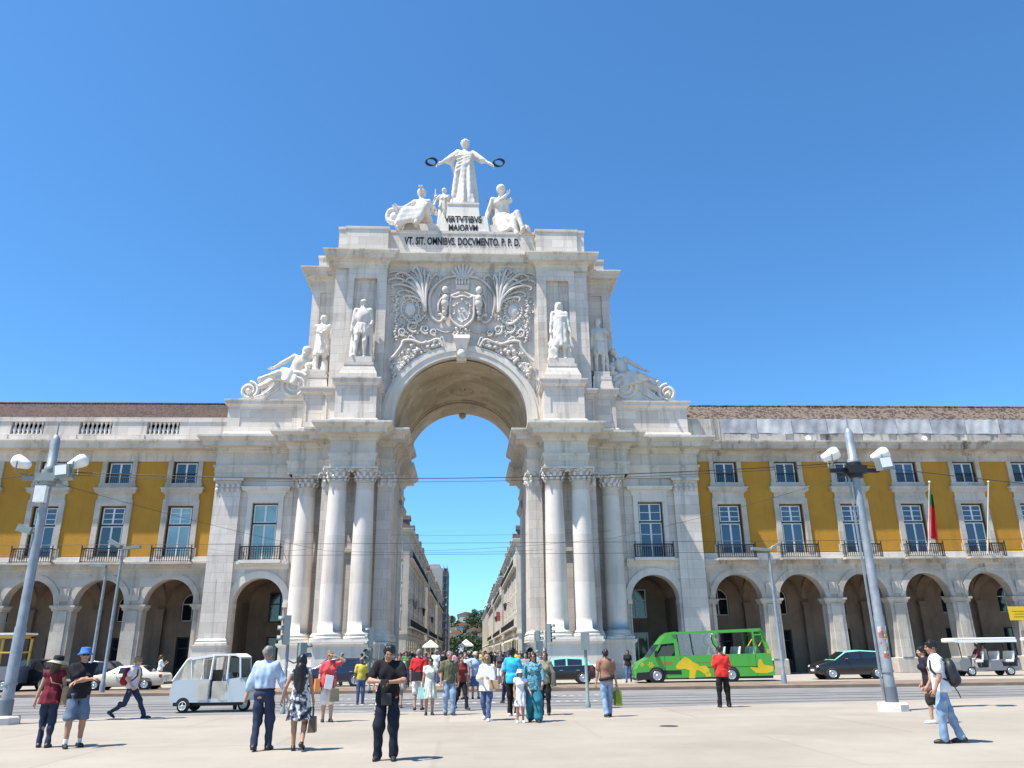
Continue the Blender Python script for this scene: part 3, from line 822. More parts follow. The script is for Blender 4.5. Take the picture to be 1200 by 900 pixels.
ATT = [(-.1,28.35),(0.04,28.35),(.04,28.62),(.10,28.70),(.14,28.74),(.14,28.86),(.26,28.93),(.60,28.97),(.62,29.22),(.70,29.28),(.82,29.40),(.86,29.44),(.86,29.54),(-.5,29.60)]
a = MB(); a.sweep(ap, ATT); a.build('attic_cornice', M['cornice'], ARCH)
a = MB()
a.box(-9.15,-5.55,-1.75,3.0,29.5,31.7); a.box(-8.6,-5.5,-1.9,-1.7,29.5,31.66); a.box(-11.1,-9.1,1.2,6.0,29.5,30.9)
a.sweep([(-9.15,3.0),(-9.15,-1.75),(-8.6,-1.76),(-8.6,-1.9),(-5.5,-1.9),(-5.5,-1.36)], [(0,31.62),(.07,31.68),(.07,31.86),(-.3,31.9)])
a.sweep([(-11.1,6),(-11.1,1.2),(-9.16,1.2)], [(0,30.8),(.08,30.86),(.08,31.02),(-.3,31.06)])
both(a); a.box(-5.55,5.55,-1.35,3.0,29.5,31.7); a.sweep([(-5.45,-1.35),(5.45,-1.35)], [(0,31.66),(.05,31.70),(.05,31.9),(-.3,31.92)])
a.box(-9.0,9.0,-1.2,10,29.5,29.7); a.box(-5.6,5.6,-1.2,2.9,31.6,31.88)
a.build('parapet', M['stone'], ARCH)
a = MB(); a.frustum((-2.05,2.05,-1.15,2.4),31.9,(-1.85,1.85,-1.0,2.3),33.45); a.frustum((-1.3,1.3,-.65,2.0),33.45,(-1.2,1.2,-.55,1.9),34.75); a.box(-1.26,1.26,-.62,1.95,34.75,34.9)
a.box(-5.0,-1.95,-.95,1.6,31.9,32.75); a.box(1.95,4.7,-.95,1.6,31.9,32.75)
a.build('stepped_pedestal', M['stone_plain'], ARCH)
def lettering(text, x, y, z, size, width=None, name='inscription', m='letter', parent=ARCH, rot=(PI/2,0,0), ext=.02, off=.018):
    cu = bpy.data.curves.new(name, 'FONT'); cu.body = text; cu.size = size; cu.align_x = 'CENTER'; cu.align_y = 'CENTER'; cu.extrude = ext; cu.offset = off; cu.resolution_u = 3
    o = bpy.data.objects.new(name, cu); COL.objects.link(o); bpy.context.view_layer.update()
    dg = bpy.context.evaluated_depsgraph_get(); me = bpy.data.meshes.new_from_object(o.evaluated_get(dg))
    bpy.data.objects.remove(o); me.name = name
    w = max(v.co.x for v in me.vertices) - min(v.co.x for v in me.vertices)
    if width:
        for v in me.vertices: v.co.x *= width/w
    me.materials.clear(); me.materials.append(M[m])
    ob = bpy.data.objects.new(name, me); COL.objects.link(ob); ob.location = (x,y,z); ob.rotation_euler = rot
    if parent is not None: ob.parent = parent
    return ob
lettering('VIRTVTIBVS', .03, -1.07, 33.08, .80, 2.85)
lettering('MAIORVM', .03, -1.135, 32.30, .80, 2.2)
lettering('VT. SIT. OMNIBVS. DOCVMENTO. P. P. D.', 0, -1.372, 30.98, .88, 8.7)

# pedestals of the attic statues
def panelled(mb, x0, x1, y0, y1, z0, z1):
    mb.box(x0,x1,y0,y1,z0,z1)
    w = (x1-x0)*.16
    for a_, b_ in ((x0,x0+w),(x1-w,x1)): mb.box(a_,b_,y0-.06,y0+.01,z0+.5,z1)
    mb.box(x0+w,x1-w,y0-.06,y0+.01,z0+.5,z0+.85); mb.box(x0+w,x1-w,y0-.06,y0+.01,z1-.35,z1)
    P_ = [(x0,y1),(x0,y0-.02),(x1,y0-.02),(x1,y1)]
    mb.sweep(P_, [(.16,z0),(.16,z0+.38),(.08,z0+.46),(.0,z0+.5)])
    mb.sweep(P_, [(0,z1-.12),(.06,z1-.08),(.10,z1),(.22,z1+.06),(.22,z1+.28),(.28,z1+.32),(.28,z1+.40),(-.3,z1+.44)])
a = MB()
panelled(a,-8.3,-5.58,-3.85,-1.7,15.88,18.75)
a.box(-8.2,-5.65,-3.72,-1.95,19.17,19.55); a.frustum((-8.2,-5.65,-3.72,-1.95),19.55,(-7.9,-5.95,-3.55,-1.95),20.2); a.box(-7.92,-5.93,-3.6,-1.95,20.2,20.4); a.box(-7.8,-6.05,-3.5,-1.95,20.4,20.85)
panelled(a,-10.85,-9.25,-1.6,1.0,15.88,18.8)
a.frustum((-10.85,-9.3,-1.55,.86),19.2,(-10.7,-9.42,-1.45,.86),20.0); a.box(-10.72,-9.4,-1.48,.86,20.0,20.25); a.box(-10.62,-9.5,-1.4,.86,20.25,20.65)
panelled(a,-9.22,-8.45,-2.3,-1.7,15.87,18.55)
panelled(a,-16.2,-10.9,-.5,2.6,15.86,18.25)
a.box(-16.5,-10.85,-.62,2.7,15.8,16.1)
pair(a, 'statue_pedestal', M['stone'])

# great arch: archivolt, vault, rosette, keystone
q = MB(); ringband(q, 0, 16.95, 4.63, 5.05, -1.72, -1.0, 48); ringband(q, 0, 16.95, 5.05, 5.32, -1.78, -1.0, 48); ringband(q, 0, 16.95, 5.32, 5.52, -1.70, -1.0, 48)
for sx in (-1, 1): q.box(min(sx*4.63,sx*5.52),max(sx*4.63,sx*5.52),-1.72,-1.0,15.86,16.94)
q.build('archivolt', M['stone_plain'], ARCH)
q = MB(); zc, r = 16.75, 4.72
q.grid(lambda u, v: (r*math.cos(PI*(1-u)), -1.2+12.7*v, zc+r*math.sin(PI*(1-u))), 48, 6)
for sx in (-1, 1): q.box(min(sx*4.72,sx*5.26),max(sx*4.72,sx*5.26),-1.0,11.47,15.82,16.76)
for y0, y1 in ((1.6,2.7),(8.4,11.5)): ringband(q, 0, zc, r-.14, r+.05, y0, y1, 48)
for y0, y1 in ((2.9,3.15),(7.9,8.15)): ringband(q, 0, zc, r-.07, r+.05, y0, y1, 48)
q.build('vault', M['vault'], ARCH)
q = MB(); q.lathe([(1.05,.0),(.95,-.12),(.7,-.10),(.55,-.2),(.3,-.15),(.001,-.28)], (0,5.5,zc+r-.02), 24)
for i in range(12):
    a_ = 2*PI*i/12; q.ell((.75*math.cos(a_),5.5+.75*math.sin(a_),zc+r-.17), (.2,.2,.1), 7, 5)
q.build('rosette', M['vault'], ARCH)
q = MB(); q.ell((0,11.4,zc+r-.25), (.32,.3,.38), 10, 8); q.build('rear_keystone', M['vault'], ARCH)

# carved coat of arms and foliage over the arch (x,z mapped from the carving's own grid)
rl = MB(); YR = -1.5
def RP(u, v, y=0.0):
    return Vector(((u-606)*(.01058-.00043*(v-100)/500), YR-.06-y*1.9, 28.5-(v-100)*.01145))
def rt(pts, r, y=.03, n=6): 
    P_ = [RP(u, v, y) for u, v in pts]; Q = []
    for i in range(len(P_)-1):                              # light smoothing of the traced lines
        p0, p1, p2, p3 = P_[max(i-1,0)], P_[i], P_[i+1], P_[min(i+2,len(P_)-1)]
        for t in (0,.25,.5,.75):
            Q.append(0.5*((2*p1)+(p2-p0)*t+(2*p0-5*p1+4*p2-p3)*t*t+(3*p1-p0-3*p2+p3)*t**3))
    Q.append(P_[-1]); k = len(Q)
    rr = r if not isinstance(r, tuple) else [r[0]+(r[1]-r[0])*i/(k-1) for i in range(k)]
    rl.tube(Q, rr, n, flat=((0,1,0), .8))
def lump(u, v, r, y=.05): rl.ell(RP(u, v, y), (r, r*.6, r), 7, 5)
rs = random.Random(3)
# acanthus plumes: stems rise from the scroll, bend outward and droop at curled tips
tips = [(92,135),(100,185),(128,228),(168,262),(205,300),(150,150),(195,138),(232,128),(268,112),(305,108),(338,128),(384,158),(448,152),(180,205),(222,185),(262,170),(300,160)]
for k, tip in enumerate(tips):
    bx, by = 346+rs.uniform(-7,7), 405-rs.uniform(0,30); dx, dy = tip[0]-bx, tip[1]-by; sg_ = -1 if dx < -10 else 1
    p1 = (bx+dx*.10, by+dy*.42); p2 = (bx+dx*.38, by+dy*.86); p3 = (bx+dx*.74, by+dy*1.06); p5 = (tip[0]+6*sg_, tip[1]+15); p6 = (tip[0]-5*sg_, tip[1]+20)
    rt([(bx,by), p1, p2, p3, tip, p5, p6], (.12,.05), .06+.10*(k % 3)/2)
    for t in (.3,.5,.7,.85):
        u_, v_ = p1[0]+(tip[0]-p1[0])*t, p1[1]+(tip[1]-p1[1])*t-8*math.sin(PI*t); lump(u_+rs.uniform(-8,8), v_+rs.uniform(-6,10), rs.uniform(.06,.10), .05)
for i in range(90):                                      # leafwork filling the ground below the plumes
    a_ = rs.uniform(0,2*PI); u_, v_ = rs.uniform(105,372), rs.uniform(300,600)
    rt([(u_,v_),(u_+12*math.cos(a_),v_+12*math.sin(a_)),(u_+18*math.cos(a_+.9),v_+18*math.sin(a_+.9))], (.075,.03), .03)
for cx_, cy_, r_ in ((265,500,44),(350,520,34),(190,540,30),(300,440,26),(410,540,26)):
    rt([(cx_+r_*(1-.8*t)*math.cos(1+9*t), cy_+r_*(1-.8*t)*math.sin(1+9*t)) for t in [q/14 for q in range(15)]], (.10,.05), .05)
for i in range(9): lump(270+rs.uniform(0,90), 120+rs.uniform(0,50), .09)
# C scroll, medallion, garlands
rt([(560,150),(500,158),(440,195),(395,250),(376,310),(380,380),(400,440),(440,470),(470,455),(465,425),(440,420)], .11, .06)
rt([(520,190),(470,230),(440,300),(440,370),(465,420)], .05, .03)
for k in range(26):
    a_ = 2*PI*k/26; lump(245+62*math.cos(a_), 385+72*math.sin(a_), .085)
rl.ell(RP(245,385), (.42,.16,.55), 12, 8)
for k in range(12):
    t = k/11; lump(195+150*t, 430+52*math.sin(PI*t), .11, .08)
for k in range(17): lump(145+6*math.sin(k*1.3), 300+18.5*k, .10+.03*(k % 2), .06); lump(162-34*(k % 2), 308+18.5*k, .075, .04)
rt([(80,290),(200,288),(300,330)], .05)
for i in range(8): lump(235+rs.uniform(-20,40), 500+i*11, .08)
# flower horns lying along the arch
rt([(95,735),(140,700),(185,640),(200,605),(260,602),(320,622),(380,612),(440,592),(475,640)], .11, .12)
rt([(230,605),(240,570),(280,590)], .06, .08); rt([(455,590),(470,575),(490,625)], .06, .08)
for i in range(150):
    t = rs.random(); uu = 110+350*t; a_ = math.acos(max(-1, min(1, (uu-606)*.0102/5.6))); vv_top = 740-170*t**.7 if t < .35 else 640-30*t
    zz = 16.95+5.6*math.sin(a_); vv = 100+(28.5-zz)/.01145
    v2 = vv - rs.random()*max(10, min(120, vv-vv_top)); lump(uu, v2-6, rs.uniform(.06,.15), rs.uniform(.02,.14))
for i in range(16): rt([(120+rs.uniform(-20,50), 790+rs.uniform(-20,40)), (150+rs.uniform(-20,50), 770+rs.uniform(-30,20)), (180+rs.uniform(-20,40), 780+rs.uniform(-40,20))], (.07,.03), .08)
# kneeling winged bearers
for sx in (1,):
    S_ = [(488,258,.24,.2),(490,318,.26,.2),(489,350,.30,.18),(488,380,.22,.16),(486,410,.20,.14),(488,445,.17,.1)]
    for u, v, r, y in S_: rl.ell(RP(u, v, y), (r, r*.8, r*1.25), 10, 7)
    rt([(500,300),(540,292),(590,272)], (.10,.08), .16); rt([(470,300),(445,340),(440,400)], (.10,.05), .06); rt([(480,290),(455,270),(440,300)], (.09,.04), .06)
rl.mirror()
# crown, palmette, shield, bracket
for k in range(7):
    a_ = PI*(.16+.68*k/6); tip = (610+82*math.cos(a_), 165-105*math.sin(a_)); rt([(610,185),((610+tip[0])/2+6*math.cos(a_),(185+tip[1])/2), tip], (.06,.15), .05)
rl.box(RP(562,0).x, RP(652,0).x, YR-.3, YR+.01, RP(0,246).z, RP(0,214).z)
for k in range(5):
    u = 566+20.5*k; rl.ell(RP(u, 196, .16), (.10,.1,.24), 7, 6); lump(u, 176, .08, .18)
sh_ = [(528,300),(560,312),(607,298),(655,312),(686,300),(692,380),(686,450),(650,492),(607,512),(562,492),(528,450),(522,380)]
V = [RP(u, v, .14) for u, v in sh_]; V2 = [RP(u, v, -.06) for u, v in sh_]; n_ = len(sh_)
rl.add(list(V)+list(V2), [tuple(range(n_-1,-1,-1))]+[(i,(i+1) % n_,n_+(i+1) % n_,n_+i) for i in range(n_)])
rt(sh_+[sh_[0]], .09, .18); rt([(560,345),(655,345),(655,440),(607,470),(560,440),(560,345)], .05, .16)
for u, v in ((550,370),(552,425),(665,370),(662,425),(607,325),(607,482)): lump(u, v, .10, .20)
for k in range(5): lump(607+(k-2)*16*(k != 2), 390+18*abs(k-2)*(1 if k % 2 else -1), .09, .18)
for i in range(26): lump(606+rs.uniform(-58,58), 515+rs.uniform(0,66), rs.uniform(.07,.13), rs.uniform(.05,.2))
rt([(430,520),(500,540),(560,510)], .05); rt([(652,510),(715,540),(785,520)], .05)
rl.build('relief', M['relief'], ARCH)
q = MB(); V = []
for z_, hw, y0 in ((23.05,.58,-2.25),(22.75,.56,-2.35),(22.4,.42,-2.2),(21.75,.36,-1.95),(21.25,.34,-1.85)): V += [(-hw,y0,z_),(hw,y0,z_),(hw,-1.3,z_),(-hw,-1.3,z_)]
q.add(V, [(i*4+j,i*4+(j+1) % 4,(i+1)*4+(j+1) % 4,(i+1)*4+j) for i in range(4) for j in range(4)]+[(0,1,2,3),(19,18,17,16)])
q.ell((0,-2.2,21.6),(.3,.25,.35),10,8); q.build('keystone', M['stone_plain'], ARCH)

# ------------------------------------------------------------------ windows and balconies (shared by arch and wings)
def glazing(x, y, z0, z1, hw, parent, nrow, glassm, transom=None, framem='white_paint', outer='dark_frame'):
    """two-leaf window: dark outer frame with a white sash of nrow panes per leaf"""
    f = MB(); t = .09
    for x0, x1 in ((-hw,-hw+t),(hw-t,hw)): f.box(x0,x1,-.05,.05,z0,z1)
    f.box(-hw+t,hw-t,-.05,.05,z1-t,z1)
    if transom: f.box(-hw+t,hw-t,-.07,.05,transom-.05,transom+.05)
    w = f.build('window', M[outer], parent, (x,y,0))
    s = MB(); spans = [(z0,transom-.05),(transom+.05,z1-t)] if transom else [(z0,z1-t)]
    for (za, zb), nr in zip(spans, nrow):
        for x0, x1 in ((-hw+t,-hw+t+.08),(-.06,.06),(hw-t-.08,hw-t)): s.box(x0,x1,-.03,.04,za,zb)
        for x0, x1 in ((-hw+t+.08,-.06),(.06,hw-t-.08)):
            s.box(x0,x1,-.028,.038,za,za+.08); s.box(x0,x1,-.028,.038,zb-.07,zb)
            for k in range(1, nr): zz = za+(zb-za)*k/nr; s.box(x0,x1,-.025,.035,zz-.022,zz+.022)
    s.build('frame', M[framem], w)
    g = MB(); g.box(-hw+.02,hw-.02,.01,.025,z0,z1-.02); g.build('pane', M[glassm], w)
    return w
def railing(x, y, z0, z1, hw, dep, parent):
    """iron balcony rail round three sides with bulging balusters"""
    r = MB(); n = int(hw*2/.15)
    for i in range(n+1):
        xx = -hw + 2*hw*i/n; r.tube([(xx,-dep,z0),(xx,-dep,z0+(z1-z0)*.45),(xx,-dep,z1)], [.017,.032,.017], 5)
    for sx in (-1, 1):
        for k in range(1, max(2, int(dep/.15))): r.box(sx*hw-.013,sx*hw+.013,-dep+.15*k-.013,-dep+.15*k+.013,z0,z1)
        r.box(sx*hw-.025,sx*hw+.025,-dep-.025,-dep+.025,z0-.02,z1+.12); r.ell((sx*hw,-dep,z1+.16),(.05,.05,.06),6,5)
        r.box(sx*hw-.02,sx*hw+.02,-dep+.03,0,z1-.02,z1+.03); r.box(sx*hw-.02,sx*hw+.02,-dep+.03,0,z0,z0+.03)
    r.box(-hw,hw,-dep-.03,-dep+.03,z1-.03,z1+.045); r.box(-hw,hw,-dep-.018,-dep+.018,z0+.02,z0+.05); r.box(-hw,hw,-dep-.012,-dep+.012,z1-.16,z1-.135)
    return r.build('balcony', M['iron'], parent, (x,y,0))
for sx, gm in ((-1,'glass_teal'),(1,'glass')):
    w = glazing(sx*13.07,-.18,7.62,11.4,.86,ARCH,(3,2) if sx > 0 else (1,1),gm,10.05)
    railing(sx*13.07,-.4,7.62,8.45,1.3,.48,ARCH)
# ------------------------------------------------------------------ the two arcaded wings
NB = 8; BAY = 4.4; U0 = 2.2; LEN = NB*BAY + .6
def wing(sx, label):
    root = tag(empty('arcade_building', (sx*16.58,0,0)), label, 'building')
    mx = sx < 0
    B = lambda mb, name, m: mb.build(name, m if not isinstance(m, str) else M[m], root, mirror_x=mx)
    cs = [U0 + BAY*i for i in range(NB)]
    w = MB(); w.wall(0,LEN,0,7.05,0,.8,[(c,1.62,0,4.9,True) for c in cs], n=18); B(w,'arcade_wall','wing_stone')
    a = MB()
    for c in cs: ringband(a, c, 4.9, 1.60, 1.98, -.06, .2, 20)
    edges = [0] + [v for c in cs for v in (c-1.62, c+1.62)] + [LEN]
    for i in range(0, len(edges), 2):
        x0, x1 = edges[i]+(.02 if i == 0 else -.05), edges[i+1]+.05
        P_ = [(x0,.85),(x0,0),(x1,0),(x1,.85)]
        a.sweep(P_, [(0,4.55),(.05,4.58),(.05,4.68),(.12,4.76),(.16,4.80),(.16,4.90),(-.1,4.93)])
        a.sweep(P_, [(.06,.1),(.06,1.0),(0,1.06),(-.1,1.06)])
        xm0, xm1 = x0+.30, x1-.30
        a.box(xm0,xm1,-.09,.1,1.06,4.55); a.box(xm0+.03,xm1-.03,-.12,.1,5.15,5.95)
    B(a,'arcade_moulding','wing_stone')
    s = MB(); s.sweep([(.02,.3),(.02,0),(LEN,0)], [(0,6.75),(.05,6.8),(.05,7.05),(.12,7.12),(.28,7.18),(.28,7.40),(.34,7.46),(.34,7.52),(-.2,7.55)])
    B(s,'string_course','weathered' if sx > 0 else 'wing_stone')
    s = MB(); s.sweep([(.03,.3),(.03,-.01),(LEN,-.01)], [(.0,7.54),(.04,7.56),(.04,7.92),(-.06,7.94)]); B(s,'plinth_course','stone_plain')
    u = MB()
    u.wall(.05,LEN,7.52,12.1,.04,.6,[(c,.84,7.56,11.30,False) for c in cs]); u.wall(.05,LEN,12.1,14.4,.04,.6,[(c,.84,12.84,14.36,False) for c in cs])
    B(u,'plaster_wall','yellow')
    c_ = MB(); P_ = [(.05,.5),(.05,0),(LEN,0)]
    c_.sweep(P_, [(-.2,14.35),(.03,14.36),(.03,14.74),(.08,14.78),(.12,14.90),(.22,14.96),(.24,15.06),(.92,15.10),(.95,15.34),(1.06,15.44),(1.15,15.54),(1.15,15.64),(-.4,15.70)])
    B(c_,'cornice','weathered' if sx > 0 else 'cornice')
    # windows: one prototype each, then copies
    f = glazing(0,.22,7.56,11.30,.80,root,(2,3),'glass',10.03); f.location = (sx*cs[0],.22,0)
    sr = MB()
    for x0, x1 in ((-1.20,-.84),(.84,1.20)): sr.box(x0,x1,-.30,-.175,7.93,11.31); sr.box(x0-(.12 if x0 < 0 else 0),x1+(.12 if x0 > 0 else 0),-.26,-.176,7.93,8.5)
    sr.box(-1.20,1.20,-.305,-.174,11.31,11.72); sr.box(-1.12,1.12,-.28,-.172,11.72,12.12)
    sr.sweep([(-1.18,-.17),(-1.18,-.27),(1.18,-.27),(1.18,-.17)], [(0,12.1),(.06,12.16),(.18,12.22),(.18,12.38),(.25,12.46),(.25,12.52),(-.2,12.56)])
    sr.build('surround', M['wing_stone'], f)
    g = glazing(0,.22,12.84,14.36,.80,root,(1,),'glass_dark'); g.location = (sx*cs[0],.22,0)
    sr = MB()
    for x0, x1 in ((-1.16,-.84),(.84,1.16)): sr.box(x0,x1,-.29,-.175,12.84,14.38)
    sr.box(-1.22,1.22,-.31,-.174,12.56,12.84)
    bars = MB(); bars.box(-.8,.8,-.16,-.13,13.50,13.54)
    for k in range(13): bars.box(-.78+.13*k-.012,-.78+.13*k+.012,-.155,-.135,12.86,13.5)
    sr.build('surround', M['wing_stone'], g); bars.build('railing', M['iron'], g)
    bal = railing(sx*cs[0],-.28,7.56,8.40,1.28,.45,root)
    sl = MB(); sl.box(-1.36,1.36,-.52,0,7.40,7.54); slo = sl.build('balcony_slab', M['wing_stone'], bal)
    for c in cs[1:]:
        for o in (f, g, bal):
            n_ = copy_tree(o); n_.location.x = sx*c
    rv = random.Random(8 if sx > 0 else 9)
    for ch in root.children:                                # pane colours stand in for curtains and reflections, window by window
        if ch.name.startswith('window'):
            for k in ch.children:
                if k.name.startswith('pane'): k.material_slots[0].link = 'OBJECT'; k.material_slots[0].material = M['glass_dark'] if k.data.vertices[0].co.z > 12 and rv.random() < .75 else M[rv.choice(['glass','glass','glass_dark','glass_mid','glass_mid'])]
    if sx < 0:
        for ch in root.children:
            if ch.name.startswith('window') and abs(ch.location.x) < 3:
                for k in ch.children:
                    if k.name.startswith('pane') and k.data.vertices[0].co.z < 9: k.material_slots[0].material = M['glass_teal']
    # parapet
    pm = MB()
    if sx < 0:
        z0, z1 = 15.7, 17.42
        pm.box(-.55,LEN,-.28,.12,z0,16.22); pm.box(-.55,LEN,-.30,.14,17.12,z1)
        bl = []
        ub = [4.0+4.55*i for i in range(7)]
        cur = -.5
        for c in ub:
            pm.box(cur,c-1.1,-.24,.10,16.22,17.12); cur = c+1.1
        pm.box(cur,LEN,-.24,.10,16.22,17.12)
        for c in ub: pm.box(c+1.15,c+3.4,-.36,-.2,15.7,16.18)
        for c in ub[:7]:
            b_ = MB()
            for k in range(7):
                b_.lathe([(.09,16.22),(.09,16.30),(.05,16.34),(.13,16.55),(.11,16.66),(.05,16.85),(.07,16.95),(.09,17.0),(.09,17.12)], (-.9+.3*k,-.07,0), 8)
            o = b_.build('balusters', M['stone_plain'], root); o.location.x = sx*c
        B(pm,'parapet','stone')
    else:
        pm.box(-.5,LEN,-.28,.12,15.7,17.40); pm.box(-.55,2.0,-.32,.16,15.7,17.44)
        for i in range(14):
            x0 = 2.3+2.55*i; pm.box(x0,x0+1.9,-.36,-.2,15.72,16.3)
        B(pm,'parapet','weathered')
        rs_ = random.Random(5); sh = MB()
        for i in range(13):                                   # grey sheeting hung over the parapet
            x0 = 2.15+2.6*i; w_ = 2.58
            def fn(u_, v_, x0=x0, w_=w_, ph=rs_.uniform(0,6), dp=rs_.uniform(-.06,.06)):
                x = x0+w_*u_; z = 17.47-(1.12+dp*math.sin(4*u_+ph))*v_
                return (x, -.31-.035*math.sin(9*u_+ph)*v_-.02*math.sin(23*u_+3*v_+ph)-.05*v_, z)
            sh.grid(fn, 14, 6, i % 2)
            sh.grid(lambda u_, v_, x0=x0, w_=w_: (x0+w_*u_, -.31+.5*v_, 17.475+.012*math.sin(11*u_+x0)), 8, 2, 2)
        B(sh,'sheeting',[M['sheet_a'],M['sheet_b'],M['white_plastic']])
    # tiled roof
    rf = MB(); n = int(LEN/.23)
    V = []; 
    for i in range(n*2+1):
        x = -.6+(LEN+.4)*i/(n*2); dz = .055 if i % 2 else 0
        for j in range(9): V.append((x, .55+3.9*j/8, 17.15+2.72*j/8+dz))
    rf.add(V, [(i*9+j,(i+1)*9+j,(i+1)*9+j+1,i*9+j+1) for i in range(n*2) for j in range(8)], 0, True)
    rf.add([(-.6,4.45,19.87),(LEN,4.45,19.87),(LEN,9,16.6),(-.6,9,16.6)], [(0,1,2,3)])
    rf.tube([(-.6,4.45,19.9),(LEN,4.45,19.9)], .12, 8)
    B(rf,'roof','tile_a' if sx < 0 else 'tile_b')
    # gallery behind the arches
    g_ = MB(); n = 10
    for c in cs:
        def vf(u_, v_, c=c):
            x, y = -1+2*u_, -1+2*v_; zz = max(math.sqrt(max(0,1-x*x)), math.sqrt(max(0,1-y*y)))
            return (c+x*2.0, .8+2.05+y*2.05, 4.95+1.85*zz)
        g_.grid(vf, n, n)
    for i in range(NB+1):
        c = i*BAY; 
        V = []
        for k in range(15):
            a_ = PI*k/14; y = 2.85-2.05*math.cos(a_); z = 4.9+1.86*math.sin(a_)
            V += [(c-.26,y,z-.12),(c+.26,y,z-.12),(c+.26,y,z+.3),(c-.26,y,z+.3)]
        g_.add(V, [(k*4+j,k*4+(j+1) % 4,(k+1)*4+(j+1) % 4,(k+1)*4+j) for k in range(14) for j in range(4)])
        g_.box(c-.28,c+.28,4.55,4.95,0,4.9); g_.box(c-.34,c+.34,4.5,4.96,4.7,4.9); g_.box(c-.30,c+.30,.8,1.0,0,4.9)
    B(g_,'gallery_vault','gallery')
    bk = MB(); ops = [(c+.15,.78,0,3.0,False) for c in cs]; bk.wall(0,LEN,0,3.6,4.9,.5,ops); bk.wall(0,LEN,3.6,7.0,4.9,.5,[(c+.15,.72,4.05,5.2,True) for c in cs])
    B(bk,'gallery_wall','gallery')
    d = MB(); d.box(-.78,.78,-.02,.02,0,3.0); do = d.build('door', M['dark_frame'], root, (sx*(cs[0]+.15),5.1,0))
    dp = MB(); 
    for x0, x1 in ((-.68,-.06),(.06,.68)): dp.box(x0,x1,-.035,-.022,1.0,2.2); dp.box(x0,x1,-.035,-.022,2.3,2.9)
    dp.build('pane', M['glass_dark'], do)
    fl = MB(); fl.box(-.72,.72,.0,.02,4.05,5.2); 
    fl.prism([(.72*math.cos(PI*k/12),5.2+.72*math.sin(PI*k/12)) for k in range(13)], .0, .02)
    fo = fl.build('window', M['glass_dark'], root, (sx*(cs[0]+.15),5.1,0))
    ff = MB(); ff.box(-.03,.03,-.03,-.005,4.05,5.9); ff.box(-.72,.72,-.03,-.005,5.17,5.23); ff.box(-.72,.72,-.03,-.004,4.05,4.12)
    for x0, x1 in ((-.72,-.66),(.66,.72)): ff.box(x0,x1,-.03,-.004,4.05,5.2)
    ringband(ff, 0, 5.2, .66, .72, -.03, -.004, 12)
    ff.build('frame', M['white_paint'], fo)
    for c in cs[1:]:
        for o in (do, fo):
            n_ = copy_tree(o); n_.location.x = sx*(c+.15)
    # the body behind
    bd = MB(); bd.box(0,LEN,.66,9.0,7.02,16.6); bd.box(0,LEN,5.42,9.0,0,7.0); B(bd,'body','street_grey')
    return root
M['sheet_a'] = mat('grey_sheeting', (0.40,0.40,0.415), 0.6, noise=0.45, nscale=0.9, bump=0.3, bscale=4)
M['sheet_b'] = mat('pale_grey_sheeting', (0.50,0.495,0.49), 0.6, noise=0.4, nscale=0.8, bump=0.3, bscale=4)
def tilemat(name, c1, c2, c3, sc):
    m = mat(name, c1, 0.9, noise=0.2); nt = m.node_tree; b = nt.nodes['Principled BSDF']; L = nt.links.new
    tc = _n(nt, 'ShaderNodeTexCoord'); v = _n(nt, 'ShaderNodeTexVoronoi'); v.inputs['Scale'].default_value = sc
    mp = _n(nt, 'ShaderNodeMapping'); mp.inputs['Scale'].default_value = (1.0, .6, .6); L(tc.outputs['Object'], mp.inputs['Vector']); L(mp.outputs[0], v.inputs['Vector'])
    n2 = _n(nt, 'ShaderNodeTexNoise'); n2.inputs['Scale'].default_value = .5; n2.inputs['Detail'].default_value = 5; L(tc.outputs['Object'], n2.inputs['Vector'])
    sp = _n(nt, 'ShaderNodeSeparateColor'); L(v.outputs['Color'], sp.inputs[0])
    ad = _n(nt, 'ShaderNodeMath', operation='ADD'); L(sp.outputs[0], ad.inputs[0]); L(n2.outputs['Fac'], ad.inputs[1])
    r = _n(nt, 'ShaderNodeValToRGB'); e = r.color_ramp.elements; e[0].position = .45; e[1].position = 1.35; e[0].color = (*c2, 1); e[1].color = (*c3, 1); x = e.new(.9); x.color = (*c1, 1)
    L(ad.outputs[0], r.inputs['Fac']); L(r.outputs['Color'], b.inputs['Base Color'])
    return m
M['tile_a'] = tilemat('brown_roof_tiles', (0.045,0.025,0.020), (0.028,0.017,0.014), (0.075,0.043,0.032), 9)
M['tile_b'] = tilemat('mottled_roof_tiles', (0.07,0.045,0.036), (0.035,0.024,0.020), (0.15,0.112,0.085), 7)
wing(-1, 'long ochre arcaded building with a white balustrade and brown tiled roof')
wing(1, 'long ochre arcaded building with grey sheeting over its weathered parapet and a flag')
